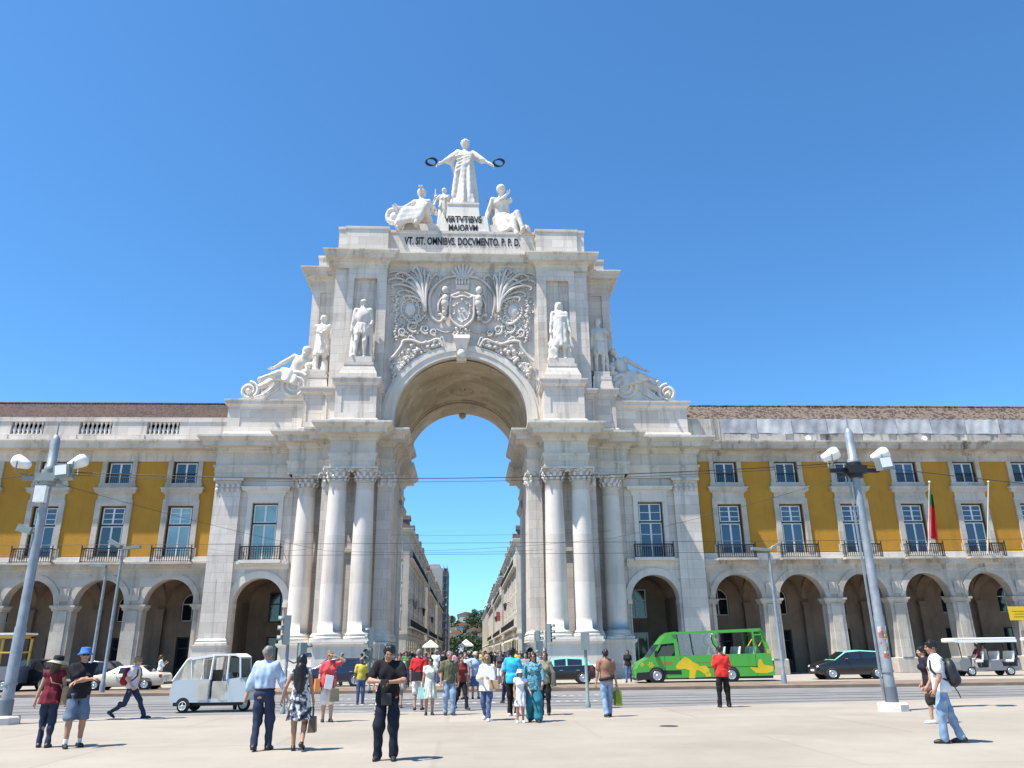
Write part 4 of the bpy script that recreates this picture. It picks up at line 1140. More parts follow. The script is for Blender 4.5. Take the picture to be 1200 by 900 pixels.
# ------------------------------------------------------------------ the street seen through the arch
M['street_sun'] = stone('bright_render', (0.62,0.575,0.48), (0.50,0.46,0.38), joints=False, streak=0.45)  # sunny-side walls: extra sunlight brightness put into the render colour
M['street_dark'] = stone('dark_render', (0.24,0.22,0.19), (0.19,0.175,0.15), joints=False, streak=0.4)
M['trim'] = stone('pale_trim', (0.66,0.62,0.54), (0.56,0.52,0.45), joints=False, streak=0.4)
def street_block(label, sx, x, y0, y1, ztop, wallm, bays, floors, roofm='tile_a', attic=True, detail=True):
    root = tag(empty('street_house', (sx*x, y0, 0)), label, 'building')
    mx = sx < 0; Ln = y1-y0; W = 13.0
    B = lambda mb, name, m: mb.build(name, M[m], root, mirror_x=mx)
    w = MB(); w.box(0,W,0,Ln,0,ztop); B(w,'wall',wallm)
    c = MB(); P_ = [(0,Ln),(0,0),(W,0)]            # outward is -x and -y
    P_ = [(W,0),(0,0),(0,Ln)]; P_ = list(reversed(P_))
    c.sweep(P_, [(0,ztop-.9),(.1,ztop-.85),(.1,ztop-.5),(.35,ztop-.42),(.55,ztop-.15),(.55,ztop),(-.3,ztop+.04)])
    c.sweep(P_, [(0,4.0),(.14,4.06),(.14,4.4),(-.02,4.42)])
    if detail:
        for k in range(bays+1):
            yy = Ln*k/bays; yy0, yy1 = max(0,yy-.3), min(Ln,yy+.3)
            if k % 3 == 0: c.box(-.12,.01,yy0,yy1,4.4,ztop-.9)
    B(c,'cornice','trim' if sx > 0 else 'street_pale')  # sunny side takes the paler trim, its sunlight put into the colour
    r = MB(); r.add([(-.5,-.5,ztop+.03),(W,-.5,ztop+.03),(W,Ln,ztop+.03),(-.5,Ln,ztop+.03),(4.5,3.5,ztop+3.2),(W,3.5,ztop+3.2),(W,Ln-2,ztop+3.2),(4.5,Ln-2,ztop+3.2)],
                    [(0,1,5,4),(3,0,4,7),(2,3,7,6),(4,5,6,7),(1,2,6,5)]); ro = B(r,'roof',roofm)
    # windows on the street face and the corner face
    fz = (ztop-1.2-4.7)/floors
    wm = MB(); hw, hh = .62, min(2.3, fz*.66)
    wm.box(-.03,.02,-hw,hw,.0,hh); 
    wo = None; k = 0
    def put(loc, rot):
        nonlocal wo, k
        if wo is None:
            wo = wm.build('window', M['glass_dark'], root)
            s_ = MB()
            for a_, b_ in ((-hw-.18,-hw),(hw,hw+.18)): s_.box(-.05,.02,a_,b_,0,hh)
            s_.box(-.06,.02,-hw-.22,hw+.22,hh,hh+.22); s_.box(-.07,.02,-hw-.22,hw+.22,-.16,0)
            s_.box(-.055,.01,-.03,.03,0,hh); s_.box(-.052,.01,-hw,hw,hh*.62,hh*.66)
            s_.build('surround', M['trim'], wo); o = wo
        else:
            o = copy_tree(wo)
        o.location = loc; o.rotation_euler = (0,0,rot); k += 1
    for fl in range(floors):
        z = 4.75+fz*fl+.25
        for b_ in range(bays):
            if k >= 96: break
            y = Ln*(b_+.5)/bays
            put((0,y,z), 0 if sx > 0 else PI)
        if detail:
            for xx in (1.6, 4.4): put((sx*xx,0,z), PI/2)
    if detail:
        for zb in (4.75+.25, 4.75+fz*(floors-1)+.25):
            sl = MB(); sl.box(-.55,0,.4,Ln-.4,zb-.18,zb-.02); B(sl,'balcony_slab','trim')
            b = MB(); b.box(-.53,-.49,.4,Ln-.4,zb+.80,zb+.86)
            n = int(Ln/.35)
            for i in range(n): b.box(-.525,-.50,.5+i*.35,.525+i*.35,zb-.02,zb+.80)
            B(b,'balcony','iron')
        gd = MB()
        for b_ in range(bays): 
            y = Ln*(b_+.5)/bays; gd.box(-.03,.02,y-1.0,y+1.0,.2,3.3)
        B(gd,'shop_front','glass_dark')
        if attic:
            for i in range(max(2,int(bays/2))):
                y = Ln*(i+.5)/max(2,int(bays/2)); dm = MB(); dm.box(.3,3.0,y-.7,y+.7,ztop,ztop+1.7); dd = B(dm,'dormer','street_dark'); dr = MB(); dr.prism([(y-.9,ztop+1.7),(y+.9,ztop+1.7),(y,ztop+2.4)], .15, 3.2, 'x'); dr.build('dormer_roof', M[roofm], dd, mirror_x=mx)
            ch = MB(); ch.box(3.2,4.4,5,6,ztop+1.5,ztop+4.6); ch.box(3.1,4.5,4.9,6.1,ztop+4.6,ztop+4.8); ch.build('chimney', M['street_dark'], ro, mirror_x=mx)
    return root
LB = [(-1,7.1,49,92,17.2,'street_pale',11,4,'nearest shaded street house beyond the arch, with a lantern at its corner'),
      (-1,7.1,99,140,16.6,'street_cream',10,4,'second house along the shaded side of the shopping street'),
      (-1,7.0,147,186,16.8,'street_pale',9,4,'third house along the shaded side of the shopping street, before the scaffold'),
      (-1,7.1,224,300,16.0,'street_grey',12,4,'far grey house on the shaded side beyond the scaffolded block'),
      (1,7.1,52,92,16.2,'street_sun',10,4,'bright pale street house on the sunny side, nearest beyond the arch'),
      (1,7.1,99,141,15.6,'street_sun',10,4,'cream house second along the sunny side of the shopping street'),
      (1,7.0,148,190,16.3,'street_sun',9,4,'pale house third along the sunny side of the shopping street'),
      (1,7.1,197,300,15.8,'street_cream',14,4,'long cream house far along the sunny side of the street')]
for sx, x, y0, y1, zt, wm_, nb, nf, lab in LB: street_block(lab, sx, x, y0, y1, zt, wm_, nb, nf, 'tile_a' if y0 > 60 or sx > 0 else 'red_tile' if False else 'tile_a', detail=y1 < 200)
# tall block with a scaffold
r = tag(empty('office_block', (-7.1,190,0)), 'tall grey modern block wrapped in scaffolding far down the street', 'building')
b = MB(); b.box(-13,0,0,28,0,26.5); b.box(-10,-1,3,26,26.5,28); b.build('wall', M['street_grey'], r)
for k in range(6):
    for i in range(6): 
        w = MB(); w.box(-.0,.05,2+4.2*i,5+4.2*i,5.5+3.4*k,7.6+3.4*k); w.build('window', M['glass'], r)
s = MB()
for yy in [0.2+2.3*i for i in range(13)]:
    for xx in (.3,1.3): s.box(xx-.05,xx+.05,yy-.05,yy+.05,0,27.5)
for zz in [2.2*i for i in range(1,13)]:
    s.box(.2,1.4,0,28,zz,zz+.08); s.box(1.28,1.34,0,28,zz+1,zz+1.06)
s.build('scaffold', M['galv'], r)
# lanterns on brackets
def wall_lantern(x, y, z, sx, label):
    r = tag(empty('wall_lantern', (x,y,z)), label, 'lantern', 'iron wall lanterns along the shopping street')
    m = MB(); m.tube([(0,0,0),(-sx*.5,0,.12),(-sx*.9,0,.05),(-sx*1.0,0,-.05)], .035, 5); m.tube([(0,0,-.5),(-sx*.5,0,-.1),(-sx*.9,0,.05)], .025, 5); m.build('bracket', M['iron'], r)
    m = MB(); m.lathe([(.02,.25),(.10,.16),(.30,-.02),(.28,-.06)], (-sx*1.0,0,-.1), 6, smooth=False); m.lathe([(.13,-1.0),(.02,-1.1)], (-sx*1.0,0,0), 6); 
    for k in range(6): a_ = 2*PI*k/6; m.tube([(-sx*1.0+.27*math.cos(a_),.27*math.sin(a_),-.15),(-sx*1.0+.13*math.cos(a_),.13*math.sin(a_),-1.0)], .02, 4)
    m.build('cage', M['iron'], r)
    m = MB(); m.lathe([(.10,-.98),(.25,-.17)], (-sx*1.0,0,0), 6, smooth=False); m.build('glass', M['glass_dark'], r)
wall_lantern(-7.1,49.4,8.1,-1,'black iron lantern at the near corner of the shaded street house')
wall_lantern(7.1,66,8.6,1,'black iron lantern on the bright pale house of the sunny side')
wall_lantern(-7.1,70,8.2,-1,'black iron lantern halfway along the nearest shaded house')
wall_lantern(-7.1,100,8.2,-1,'black iron lantern on the second shaded house')
wall_lantern(7.1,104,8.4,1,'black iron lantern on the cream house of the sunny side')
# awnings / banners on the sunny side
def awning(x, y, z, w, col, label):
    m = MB(); m.add([(x,y,z),(x,y+w,z),(x-1.6,y+w,z-.7),(x-1.6,y,z-.7),(x-1.6,y+w,z-.95),(x-1.6,y,z-.95)], [(0,1,2,3),(3,2,4,5)])
    o = m.build('awning', cmat(col)); so = o.modifiers.new('t','SOLIDIFY'); so.thickness = .03; tag(o, label, 'awning')
awning(7.05,60,3.6,5,(.75,.72,.62),'cream awning over a shop on the nearest sunny house')
awning(7.05,104,3.6,6,(.55,.50,.30),'yellowish awning over a shop on the cream house')
m = MB(); m.box(6.2,7.0,106,106.08,7.6,9.4); tag(m.build('banner', cmat((.42,.10,.10))), 'red banner hanging from the sunny side house front', 'banner')
# parasols
def parasol(x, y, h, w, label):
    r = tag(empty('parasol', (x,y,.0)), label, 'parasol', 'white parasols over the crowd in the street')
    m = MB(); V = [(0,0,h+.75)]+[(w*sx_,w*sy_,h) for sx_, sy_ in ((-1,-1),(1,-1),(1,1),(-1,1))]+[(w*sx_,w*sy_,h-.18) for sx_, sy_ in ((-1,-1),(1,-1),(1,1),(-1,1))]
    m.add(V, [(0,1,2),(0,2,3),(0,3,4),(0,4,1)]+[(1+i,1+(i+1) % 4,5+(i+1) % 4,5+i) for i in range(4)]); m.build('canopy', M['canvas'], r)
    m = MB(); m.tube([(0,0,0),(0,0,h+.7)], .035, 8); m.build('pole', M['white_paint'], r)
    m = MB(); m.lathe([(.35,0),(.35,.08),(.05,.12)], (0,0,0), 12); m.build('base', M['street_grey'], r)
parasol(-3.9,46,2.55,.95,'white square parasol near the shaded corner of the street')
parasol(.35,58,2.75,1.0,'white square parasol in the middle of the street behind the crowd')
# hill with houses and trees at the end of the street
def hillz(x, y): 
    t = max(0, min(1, (y-560)/170)); return 31*t*t*(3-2*t) + 2.5*math.sin(x*.05)*t
m = MB(); m.grid(lambda u, v: (-110+220*u, 560+300*v, hillz(-110+220*u, 560+300*v)-.3), 40, 40); tag(m.build('hill', mat('hill_earth', (.07,.085,.035), .9, noise=.4, nscale=.05)), kind='structure')
rs = random.Random(11)
M['red_tile'] = mat('red_roof_tile', (.42,.17,.10), .85, noise=.3, nscale=1.0)
hs = [(-2,585,9,7,'white'),(9,592,8,6,'cream'),(-12,598,8,9,'pale'),(2,615,10,7,'pink'),(14,618,7,7,'white'),(-9,628,9,7,'cream'),(6,640,8,6,'white'),(-3,655,9,7,'pale'),(-1,708,11,7,'red-roofed'),(16,650,8,7,'cream'),(22,625,8,8,'pale'),(-20,645,9,8,'white')]
cols = {'white':(.72,.70,.66),'cream':(.62,.54,.40),'pale':(.58,.55,.50),'pink':(.60,.42,.34),'red-roofed':(.68,.62,.54)}
hs = [(x, y, w*1.5, h_*1.15, c) for x, y, w, h_, c in hs]
for i, (x, y, w, h_, c) in enumerate(hs):
    z = hillz(x, y)-1; r = tag(empty('hillside_house', (x,y,z)), '%s house with red roof on the distant hill, %s' % (c, ['lowest in the middle','low on the sunny side','low on the shaded side','above the lowest white one','beside the sunny house line','shaded edge of the slope','below the trees','just under the tree belt','on the skyline above the trees','half hidden by the sunny houses','at the sunny end','at the shaded end'][i]), 'house', 'houses on the distant hill')
    m = MB(); m.box(-w/2,w/2,0,8,0,h_); m.build('wall', cmat(cols[c], .9, 'render'), r)
    m = MB(); m.prism([(-w/2-.5,h_),(w/2+.5,h_),(0,h_+2.6)], -.5, 8.5); m.build('roof', M['red_tile'], r)
    for k in range(3):
        for f_ in range(2): m = MB(); m.box(-w/2+1+k*(w-2.6)/2,-w/2+2.1+k*(w-2.6)/2,-.05,.02,1.2+f_*2.7,2.8+f_*2.7); m.build('window', M['glass_dark'], r)
M['leaf'] = mat('leaves', (.045,.085,.028), .7, noise=.5, nscale=.7)
M['bark'] = mat('bark', (.10,.075,.05), .9, noise=.3)
def tree(x, y, z, h, w, label, seed, nleaf=1100):
    rs = random.Random(seed)
    r = tag(empty('tree', (x,y,z)), label, 'tree', 'trees on the distant hill')
    m = MB(); m.tube([(0,0,-.5),(.1,0,h*.25),(0,.1,h*.5)], [.35,.28,.15], 7)
    for k in range(6): a_ = rs.uniform(0,2*PI); m.tube([(0,0,h*.3),(math.cos(a_)*w*.25,math.sin(a_)*w*.25,h*.55),(math.cos(a_)*w*.38,math.sin(a_)*w*.38,h*.75)], [.15,.1,.04], 5)
    m.build('trunk', M['bark'], r)
    m = MB(); cl = [(rs.gauss(0,w*.24), rs.gauss(0,w*.24), h*rs.uniform(.38,.92), rs.uniform(.16,.30)*w) for _ in range(22)]
    for i in range(nleaf):
        cx, cy, cz, rr = rs.choice(cl); d = Vector((rs.gauss(0,1),rs.gauss(0,1),rs.gauss(0,1))).normalized()*rr*rs.uniform(.5,1)
        p = Vector((cx,cy,cz))+d; n = Vector((rs.gauss(0,1),rs.gauss(0,1),rs.gauss(.4,1))).normalized(); u = n.orthogonal().normalized(); v = n.cross(u); s = rs.uniform(.35,.75)
        m.add([p-u*s, p+v*s*.6, p+u*s, p-v*s*.6], [(0,1,2,3)])
    m.build('crown', M['leaf'], r)
TR = [(0,648,10,10),(12,652,12,11),(-6,660,9,9),(24,655,12,11),(5,635,8,8),(18,640,9,9),(8,668,10,9),(15,672,12,11),(2,672,9,8),(20,665,11,10),(11,690,13,11),(5,690,11,10),(18,695,14,12),(25,690,12,11),(-8,675,8,7),(-14,690,10,9),(30,672,10,9)]
DT = ['front of the belt by the shaded side','front of the belt, middle','front of the belt at the shaded edge','front of the belt by the sunny houses','lowest in front of the belt','lowest by the sunny houses','at the middle of the belt','tall on the sunny side','small by the shaded side','by the sunny house line','on the skyline, middle','on the skyline beside the red roof','tallest on the skyline','at the sunny end of the skyline','small, at the shaded end','highest at the shaded end','last at the sunny end']
for i, (x, y, h_, w) in enumerate(TR): tree(x, y, hillz(x,y)-1, h_, w, 'dark green round tree on the distant hill, %s' % DT[i], i+20)
tree(6,330,0,9,8,'bushy green tree at the far end of the street, sunny half', 50); tree(-1,345,0,10,8,'bushy green tree closing the far end of the street, middle', 51); tree(-7,335,0,9,8,'bushy green tree at the far end of the street, shaded half', 52)
# ------------------------------------------------------------------ arch bays: gallery behind the two side openings
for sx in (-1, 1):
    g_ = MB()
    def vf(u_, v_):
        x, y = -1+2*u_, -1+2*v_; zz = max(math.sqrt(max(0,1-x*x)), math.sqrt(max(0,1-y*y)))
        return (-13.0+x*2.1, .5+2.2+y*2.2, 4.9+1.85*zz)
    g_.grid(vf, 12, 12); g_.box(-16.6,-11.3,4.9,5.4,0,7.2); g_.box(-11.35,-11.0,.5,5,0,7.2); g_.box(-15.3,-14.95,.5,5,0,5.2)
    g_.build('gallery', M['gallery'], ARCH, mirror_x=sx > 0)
    w = MB(); w.box(-13.45,-12.05,4.84,4.9,3.9,5.9); w.box(-13.5,-12.0,4.83,4.9,ZP,2.9); wo = w.build('door', M['glass_dark'], ARCH, mirror_x=sx > 0)
    w = MB(); 
    for x0, x1 in ((-13.52,-13.42),(-12.8,-12.7),(-12.08,-11.98)): w.box(x0,x1,4.79,4.838,ZP,2.9); w.box(x0,x1,4.79,4.835,3.9,5.9)
    for zz in (2.85,3.9,5.1,5.85): w.box(-13.52,-11.98,4.785,4.832,zz,zz+.08)
    w.build('frame', M['dark_frame'] if sx < 0 else M['white_paint'], wo, mirror_x=sx > 0)

# ------------------------------------------------------------------ statues
def statue(label, loc, hgt, fig, drape, sex='m', rz=PI, h=.020, hair=True, m='statue', group=None, fold=.006):
    F = Fig(sex, **fig); S = SDF(); mb = MB()
    F.torso(S); F.head(S)
    for i in (0, 1): F.arm(S, i, .006); F.leg(S, i, .006); F.foot(S, i, .006); F.hand(S, i, mb)
    if hair: S.ell(F.Hd((0,-.02,1.672)), (.088,.104,.100), .02, rot=F.Rh); S.ell(F.Hd((0,.105,1.575)), (.070,.075,.095), .01, True, rot=F.Rh)
    drape(S, F)
    S.fold = fold; S.ffreq = 46; S.fseed = int(abs(loc[0]*10)) % 50
    return_ = sdf_obj(S, h, 'statue', M[m], None, mb)
    return_.location = loc; return_.rotation_euler = (0,0,rz); k = hgt/1.75; return_.scale = (k,k,k)
    return tag(return_, label, 'statue', group), F
def d_glory(S, F):
    S.robe(F.T((0,0,1.40)), V3(0,.02,.03), (.155,.125), (.30,.24), .05, n=9, amp=.026, power=.8)
    for t in np.linspace(0,1,5): S.cone(F.T((-.15+.05*t,.13+.02*t,1.34-.22*t)), F.T((.16+.02*t,.13+.03*t,1.28-.42*t)), .020, .026, .02)
    S.cone(F.sh[1], F.el[1]+V3(0,0,-.05), .085, .075, .05); S.cone(F.sh[0], F.el[0]+V3(0,0,-.02), .078, .065, .05)
    S.cone(F.el[1]+V3(-.05,-.02,0), F.el[1]+V3(-.14,-.05,-.32), .05, .03, .04); S.cone(F.T((.16,.12,1.05)), V3(.24,.15,.25), .04, .055, .04)
    S.ell(F.Hd((0,-.02,1.70)), (.098,.112,.080), .02)
    for i in range(12):
        a = 2*PI*i/12; S.ell(F.Hd((.088*math.cos(a),-.02+.1*math.sin(a),1.69+.03*(i % 2))), (.026,.026,.026), .01)
glo, Fg = statue('tall robed marble woman with spread arms on the topmost pedestal', (.12,.5,34.9), 6.5, dict(handL=(-.60,.16,1.03), handR=(.60,.16,1.01), elL=(-.2,-.3,-1), elR=(.2,-.3,-1), hpitch=8, footL=(-.1,0), footR=(.1,.05)), d_glory, 'f')
k = 6.5/1.75
for i, lab in ((0,'dark bronze laurel wreath held out above the seated nude youth'),(1,'dark bronze laurel wreath held out above the helmeted seated figure')):
    w_ = Fg.wr[i]; px_, py_, pz_ = .12-w_[0]*k, .5-w_[1]*k, 34.9+w_[2]*k
    sg = 1 if i == 0 else -1
    m = MB(); n = 22; cx = px_+sg*.66; 
    pts = [(cx+.42*math.cos(a)*1.0, py_-.25+.30*math.sin(a), pz_-.02-.12*math.sin(a)) for a in [.35+2*PI*.94*j/n for j in range(n+1)]]
    m.tube(pts, .055, 7)
    for j in range(0, n+1):
        p_ = Vector(pts[j]); 
        for q in (-1, 1): m.ell(p_+Vector((q*.05,0,q*.07)), (.06,.04,.04), 6, 4)
    tag(m.build('laurel_wreath', M['letter']), lab, 'wreath')
def d_valor(S, F):
    S.robe(F.T((0,0,1.30)), F.T((0,0,.86)), (.15,.12), (.21,.19), .05, n=7, amp=.02)
    for i in (0, 1): S.cone(F.hip[i], F.knee[i], .108, .085, .04); S.cone(F.knee[i], F.ank[i]+V3(0,0,.02), .080, .060, .04)
    for t in np.linspace(.1,.95,6): S.cone(F.knee[0]*(1-t)+F.ank[0]*t+V3(-.07,.06,.05), F.knee[1]*(1-t)+F.ank[1]*t+V3(.06,.05,.05), .030, .030, .09)
    S.ell(F.Hd((0,-.02,1.70)), (.098,.118,.088), .02); S.cone(F.Hd((0,.06,1.80)), F.Hd((0,-.12,1.72)), .030, .036, .02); S.cone(F.Hd((.0,.05,1.795)), F.Hd((.07,.10,1.775)), .03, .02, .02)
    S.cone(F.T((.20,-.12,1.0)), F.T((.30,-.16,1.50)), .10, .015, .03)
    S.cone(F.T((-.2,-.05,1.2)), F.T((-.30,-.05,1.50)), .05, .015, .03)
    S.ell(F.hip[1]+V3(.36,.12,.0), (.18,.16,.17), .05); S.ell(F.hip[1]+V3(.50,.16,-.03), (.12,.12,.15), .05)          # lion at her side
    for i in range(16): a = 2*PI*i/16; S.ell(F.hip[1]+V3(.52+.12*math.cos(a),.22,-.02+.16*math.sin(a)), (.045,.05,.045), .02)
    S.cone(F.hip[0]+V3(-.02,-.1,-.1), F.hip[1]+V3(.2,-.05,-.14), .12, .11, .05)
statue('helmeted marble figure seated with a stretched leg, left of the standing woman', (-3.15,.0,32.7), 6.4, dict(sit=.22, footL=(.10,.42,-.06), footR=(.46,.34,-.16), handR=(.52,.22,.42), handL=(-.26,.16,.38), hyaw=12, lean=-4, side=3, kneeR=(.3,1,.7), kneeL=(-.2,1,.9)), d_valor, 'f')
def d_genius(S, F):
    S.ell(F.Hd((0,-.02,1.69)), (.096,.108,.092), .02)
    S.cone(F.T((-.10,-.10,1.38)), F.T((-.12,-.26,.95)), .07, .10, .04)
    S.robe(F.hip[0]+V3(.1,.06,.10), F.hip[0]+V3(-.05,.2,-.42), (.19,.13), (.24,.17), .05, n=8, amp=.022)
    S.cone(F.knee[1]+V3(0,.02,.02), F.knee[1]+V3(-.05,.1,-.4), .09, .06, .04)
    S.cone(F.el[0], F.el[0]+V3(-.14,.06,.04), .07, .05, .04)
statue('nude marble youth seated in thought with crossed legs atop the arch', (3.0,.0,32.6), 6.4, dict(sit=.26, footL=(-.42,.42,-.13), footR=(-.55,.36,-.10), handR=(.33,.10,.26), handL=(-.10,.24,.78), hyaw=-14, hpitch=14, lean=10, kneeL=(-.5,1,.8), kneeR=(-.6,1,1.0)), d_genius, 'm')
m = MB(); V = []                                   # folded wing of the genius
for j in range(9):
    t = j/8
    for q in range(7):
        s = q/6; V.append((2.05+.55*math.sin(PI*t)*(.3+.7*s)+.10*q*(1-t), .75+.12*math.sin(3*s), 33.0+3.1*t*(1-.12*s)-.25*s*s))
m.add(V, [(j*7+q,j*7+q+1,(j+1)*7+q+1,(j+1)*7+q) for j in range(8) for q in range(6)], 0, True); o = m.build('wing', M['statue'])
so_ = o.modifiers.new('t','SOLIDIFY'); so_.thickness = .16; tag(o, 'grey folded stone wing between the standing woman and the seated youth', 'wing')
def d_child(S, F):
    S.robe(F.T((0,0,1.35)), V3(0,0,.05), (.15,.12), (.24,.2), .05, n=7, amp=.02); S.cone(F.wr[1], F.wr[1]+V3(.0,.02,.35), .035, .015, .02)
statue('small marble figure half hidden behind the hem of the tall standing woman', (-1.55,1.3,33.4), 4.0, dict(handR=(.30,.2,1.25)), d_child, 'f', h=.026)
# the four standing figures on the column pedestals
def cape(S, F, w=.26, front=False, hem=.06):
    S.robe(F.T((0,-.10,1.42)), V3(0,-.13,hem), (.19,.055), (w,.085), .05, n=7, amp=.022)
    for sg, i in ((-1,0),(1,1)):
        S.cone(F.sh[i]+V3(0,-.03,.01), V3(sg*w*.95,-.04,hem+.12), .06, .05, .05)
def d_a(S, F):                                      # cuirass, cape, bare knee
    cape(S, F, .27); S.ell(F.T((0,.01,1.22)), (.175,.135,.22), .03); S.robe(F.T((0,0,1.02)), F.T((0,0,.72)), (.17,.135), (.21,.17), .04, n=12, amp=.014)
    S.cone(V3(.22,-.02,.0), V3(.20,.0,.45), .09, .05, .04)
statue('marble man in cape and short tunic with bare knees above paired columns', (-6.95,-2.75,20.85), 4.65, dict(footL=(-.09,.04), footR=(.14,.14), handR=(.27,.02,.83), handL=(-.24,.12,.95), hyaw=-25, hpitch=-2), d_a)
def d_b(S, F):                                      # long coat and wig
    S.robe(F.T((0,-.01,1.30)), V3(0,-.02,.40), (.17,.13), (.27,.20), .05, n=8, amp=.018); S.robe(F.T((0,-.08,1.35)), V3(0,-.12,.05), (.18,.07), (.30,.12), .05, n=7, amp=.025)
    for q in (-1, 1): S.cone(F.Hd((q*.07,-.02,1.66)), F.Hd((q*.085,-.0,1.48)), .045, .04, .03)
    S.ell(F.Hd((0,-.03,1.70)), (.098,.11,.082), .02); S.cone(V3(.20,.04,.0), V3(.22,.1,.30), .11, .07, .05)
statue('marble man in long coat and full wig above paired columns', (6.95,-2.75,20.85), 4.55, dict(footL=(-.09,.03), footR=(.13,.12), handR=(.27,.06,.80), handL=(-.29,.05,.82), hyaw=8), d_b)
def d_c(S, F):                                      # short pleated tunic, crossed arms
    S.robe(F.T((0,0,1.05)), F.T((0,0,.52)), (.155,.12), (.24,.20), .05, n=12, amp=.018); S.robe(F.T((0,-.08,1.4)), V3(0,-.1,.08), (.17,.05), (.22,.09), .05, n=6, amp=.02)
    S.ell(F.Hd((0,-.02,1.68)), (.098,.11,.10), .02); S.cone(V3(-.12,.06,.0), V3(-.12,.06,.30), .11, .09, .04)
statue('sunlit marble warrior in pleated tunic with folded arms on an outer pedestal', (-10.08,-.55,20.65), 4.5, dict(footL=(-.09,0), footR=(.10,.1), handR=(-.06,.22,1.18), handL=(.08,.20,1.14), hyaw=10), d_c)
def d_d(S, F):
    cape(S, F, .25); S.ell(F.T((0,.01,1.22)), (.18,.135,.22), .03); S.robe(F.T((0,0,1.02)), F.T((0,0,.62)), (.17,.135), (.22,.17), .04, n=10, amp=.016); S.ell(F.Hd((0,-.01,1.70)), (.10,.115,.09), .02)
    S.cone(F.wr[0]+V3(-.02,.05,-.6), F.wr[0]+V3(0,.03,.55), .02, .02, .02)
statue('shaded marble knight holding a staff on an outer pedestal', (10.08,-.55,20.65), 4.4, dict(footL=(-.10,0), footR=(.11,.08), handL=(-.34,.18,1.28), handR=(.25,.06,.85)), d_d)
# reclining river gods over their volutes
def d_river(S, F):
    S.robe(F.hip[0]*.5+F.hip[1]*.5+V3(0,.05,.14), F.hip[0]*.5+F.hip[1]*.5+V3(.1,.08,-.2), (.25,.17), (.36,.24), .05, n=8, amp=.02)
    S.cone(F.hip[1]+V3(0,.03,0), F.knee[1], .13, .10, .05); S.cone(F.knee[1], F.ank[1]*.6+F.knee[1]*.4, .10, .07, .04)
    S.ell(F.Hd((0,-.02,1.69)), (.098,.112,.092), .02); S.cone(F.Hd((0,.08,1.56)), F.Hd((0,.10,1.47)), .05, .02, .03)
    for i in range(9): S.ell(F.T((-.30+.05*math.sin(i*2.1),.13,.90+.06*i)), (.085,.085,.075), .03)
    S.ell(F.T((-.36,.0,1.0)), (.16,.15,.22), .05)
def river(sx, label):
    o, F = statue(label, (sx*12.25,.35,20.0), 5.5, dict(sit=.20, side=-24, footR=(.98,.16,-.22), footL=(.62,.34,.05), handR=(.56,.22,.24), handL=(-.42,.18,.35), hyaw=14, kneeR=(.2,.5,.9), kneeL=(.0,.8,1.0)), d_river, 'm', h=.022)
    if sx > 0:
        me = o.data; 
        for v in me.vertices: v.co.x = -v.co.x
        me.flip_normals(); me.update()
    return o
river(-1, 'bright marble river god reclining over the sunlit stone scroll')
river(1, 'grey shaded marble river god reclining over the shaded stone scroll')
for sx in (-1, 1):
    r = MB()
    def spiral(cx, cz, r0, turns, y0, y1, dirn, start, wd=.22):
        n = int(turns*22); pts = []
        for i in range(n+1):
            t = i/n; a = start+dirn*turns*2*PI*t; rr = r0*(1-.82*t); pts.append((cx+rr*math.cos(a), cz+rr*math.sin(a), wd*1.2*(1-.6*t)))
        V = []
        for x, z, w_ in pts:
            d = Vector((x-cx, 0, z-cz)).normalized(); V += [(x-d.x*w_/2,y0,z-d.z*w_/2),(x+d.x*w_/2,y0,z+d.z*w_/2),(x+d.x*w_/2,y1,z+d.z*w_/2),(x-d.x*w_/2,y1,z-d.z*w_/2)]
        r.add(V, [(i*4+j,i*4+(j+1) % 4,(i+1)*4+(j+1) % 4,(i+1)*4+j) for i in range(n) for j in range(4)], 0, True)
        r.lathe([(r0*.97,0),(r0*.97,.01)], (0,0,0), 4) if False else None
        r.prism([(cx+r0*.93*math.cos(2*PI*i/20), cz+r0*.93*math.sin(2*PI*i/20)) for i in range(20)], y0+.12, y1-.05)
    spiral(11.85, 19.85, 1.02, 2.2, -.35, 1.2, -1, PI*.75); spiral(15.0, 19.45, .66, 2.0, -.30, 1.1, 1, PI*.5, .16)
    body = [(10.95,18.74),(10.95,19.6),(11.4,20.6),(12.2,20.8),(13.1,20.5),(13.7,19.7),(14.3,19.15),(15.3,18.95),(16.1,18.74)]
    r.prism(body, -.22, 1.3)
    for k, off in enumerate((0,.22,.44)):
        pts = [(12.75-off*.2,-.25,20.45-off),(13.3-off*.2,-.26,19.75-off*.8),(13.9-off*.1,-.26,19.15-off*.5),(14.6,-.25,18.95-off*.3)]
        r.tube(pts, .08, 6)
    tag(r.build('scroll', M['statue'], mirror_x=sx < 0), 'carved double stone scroll carrying the %s reclining river god' % ('bright' if sx < 0 else 'shaded'), 'scroll')
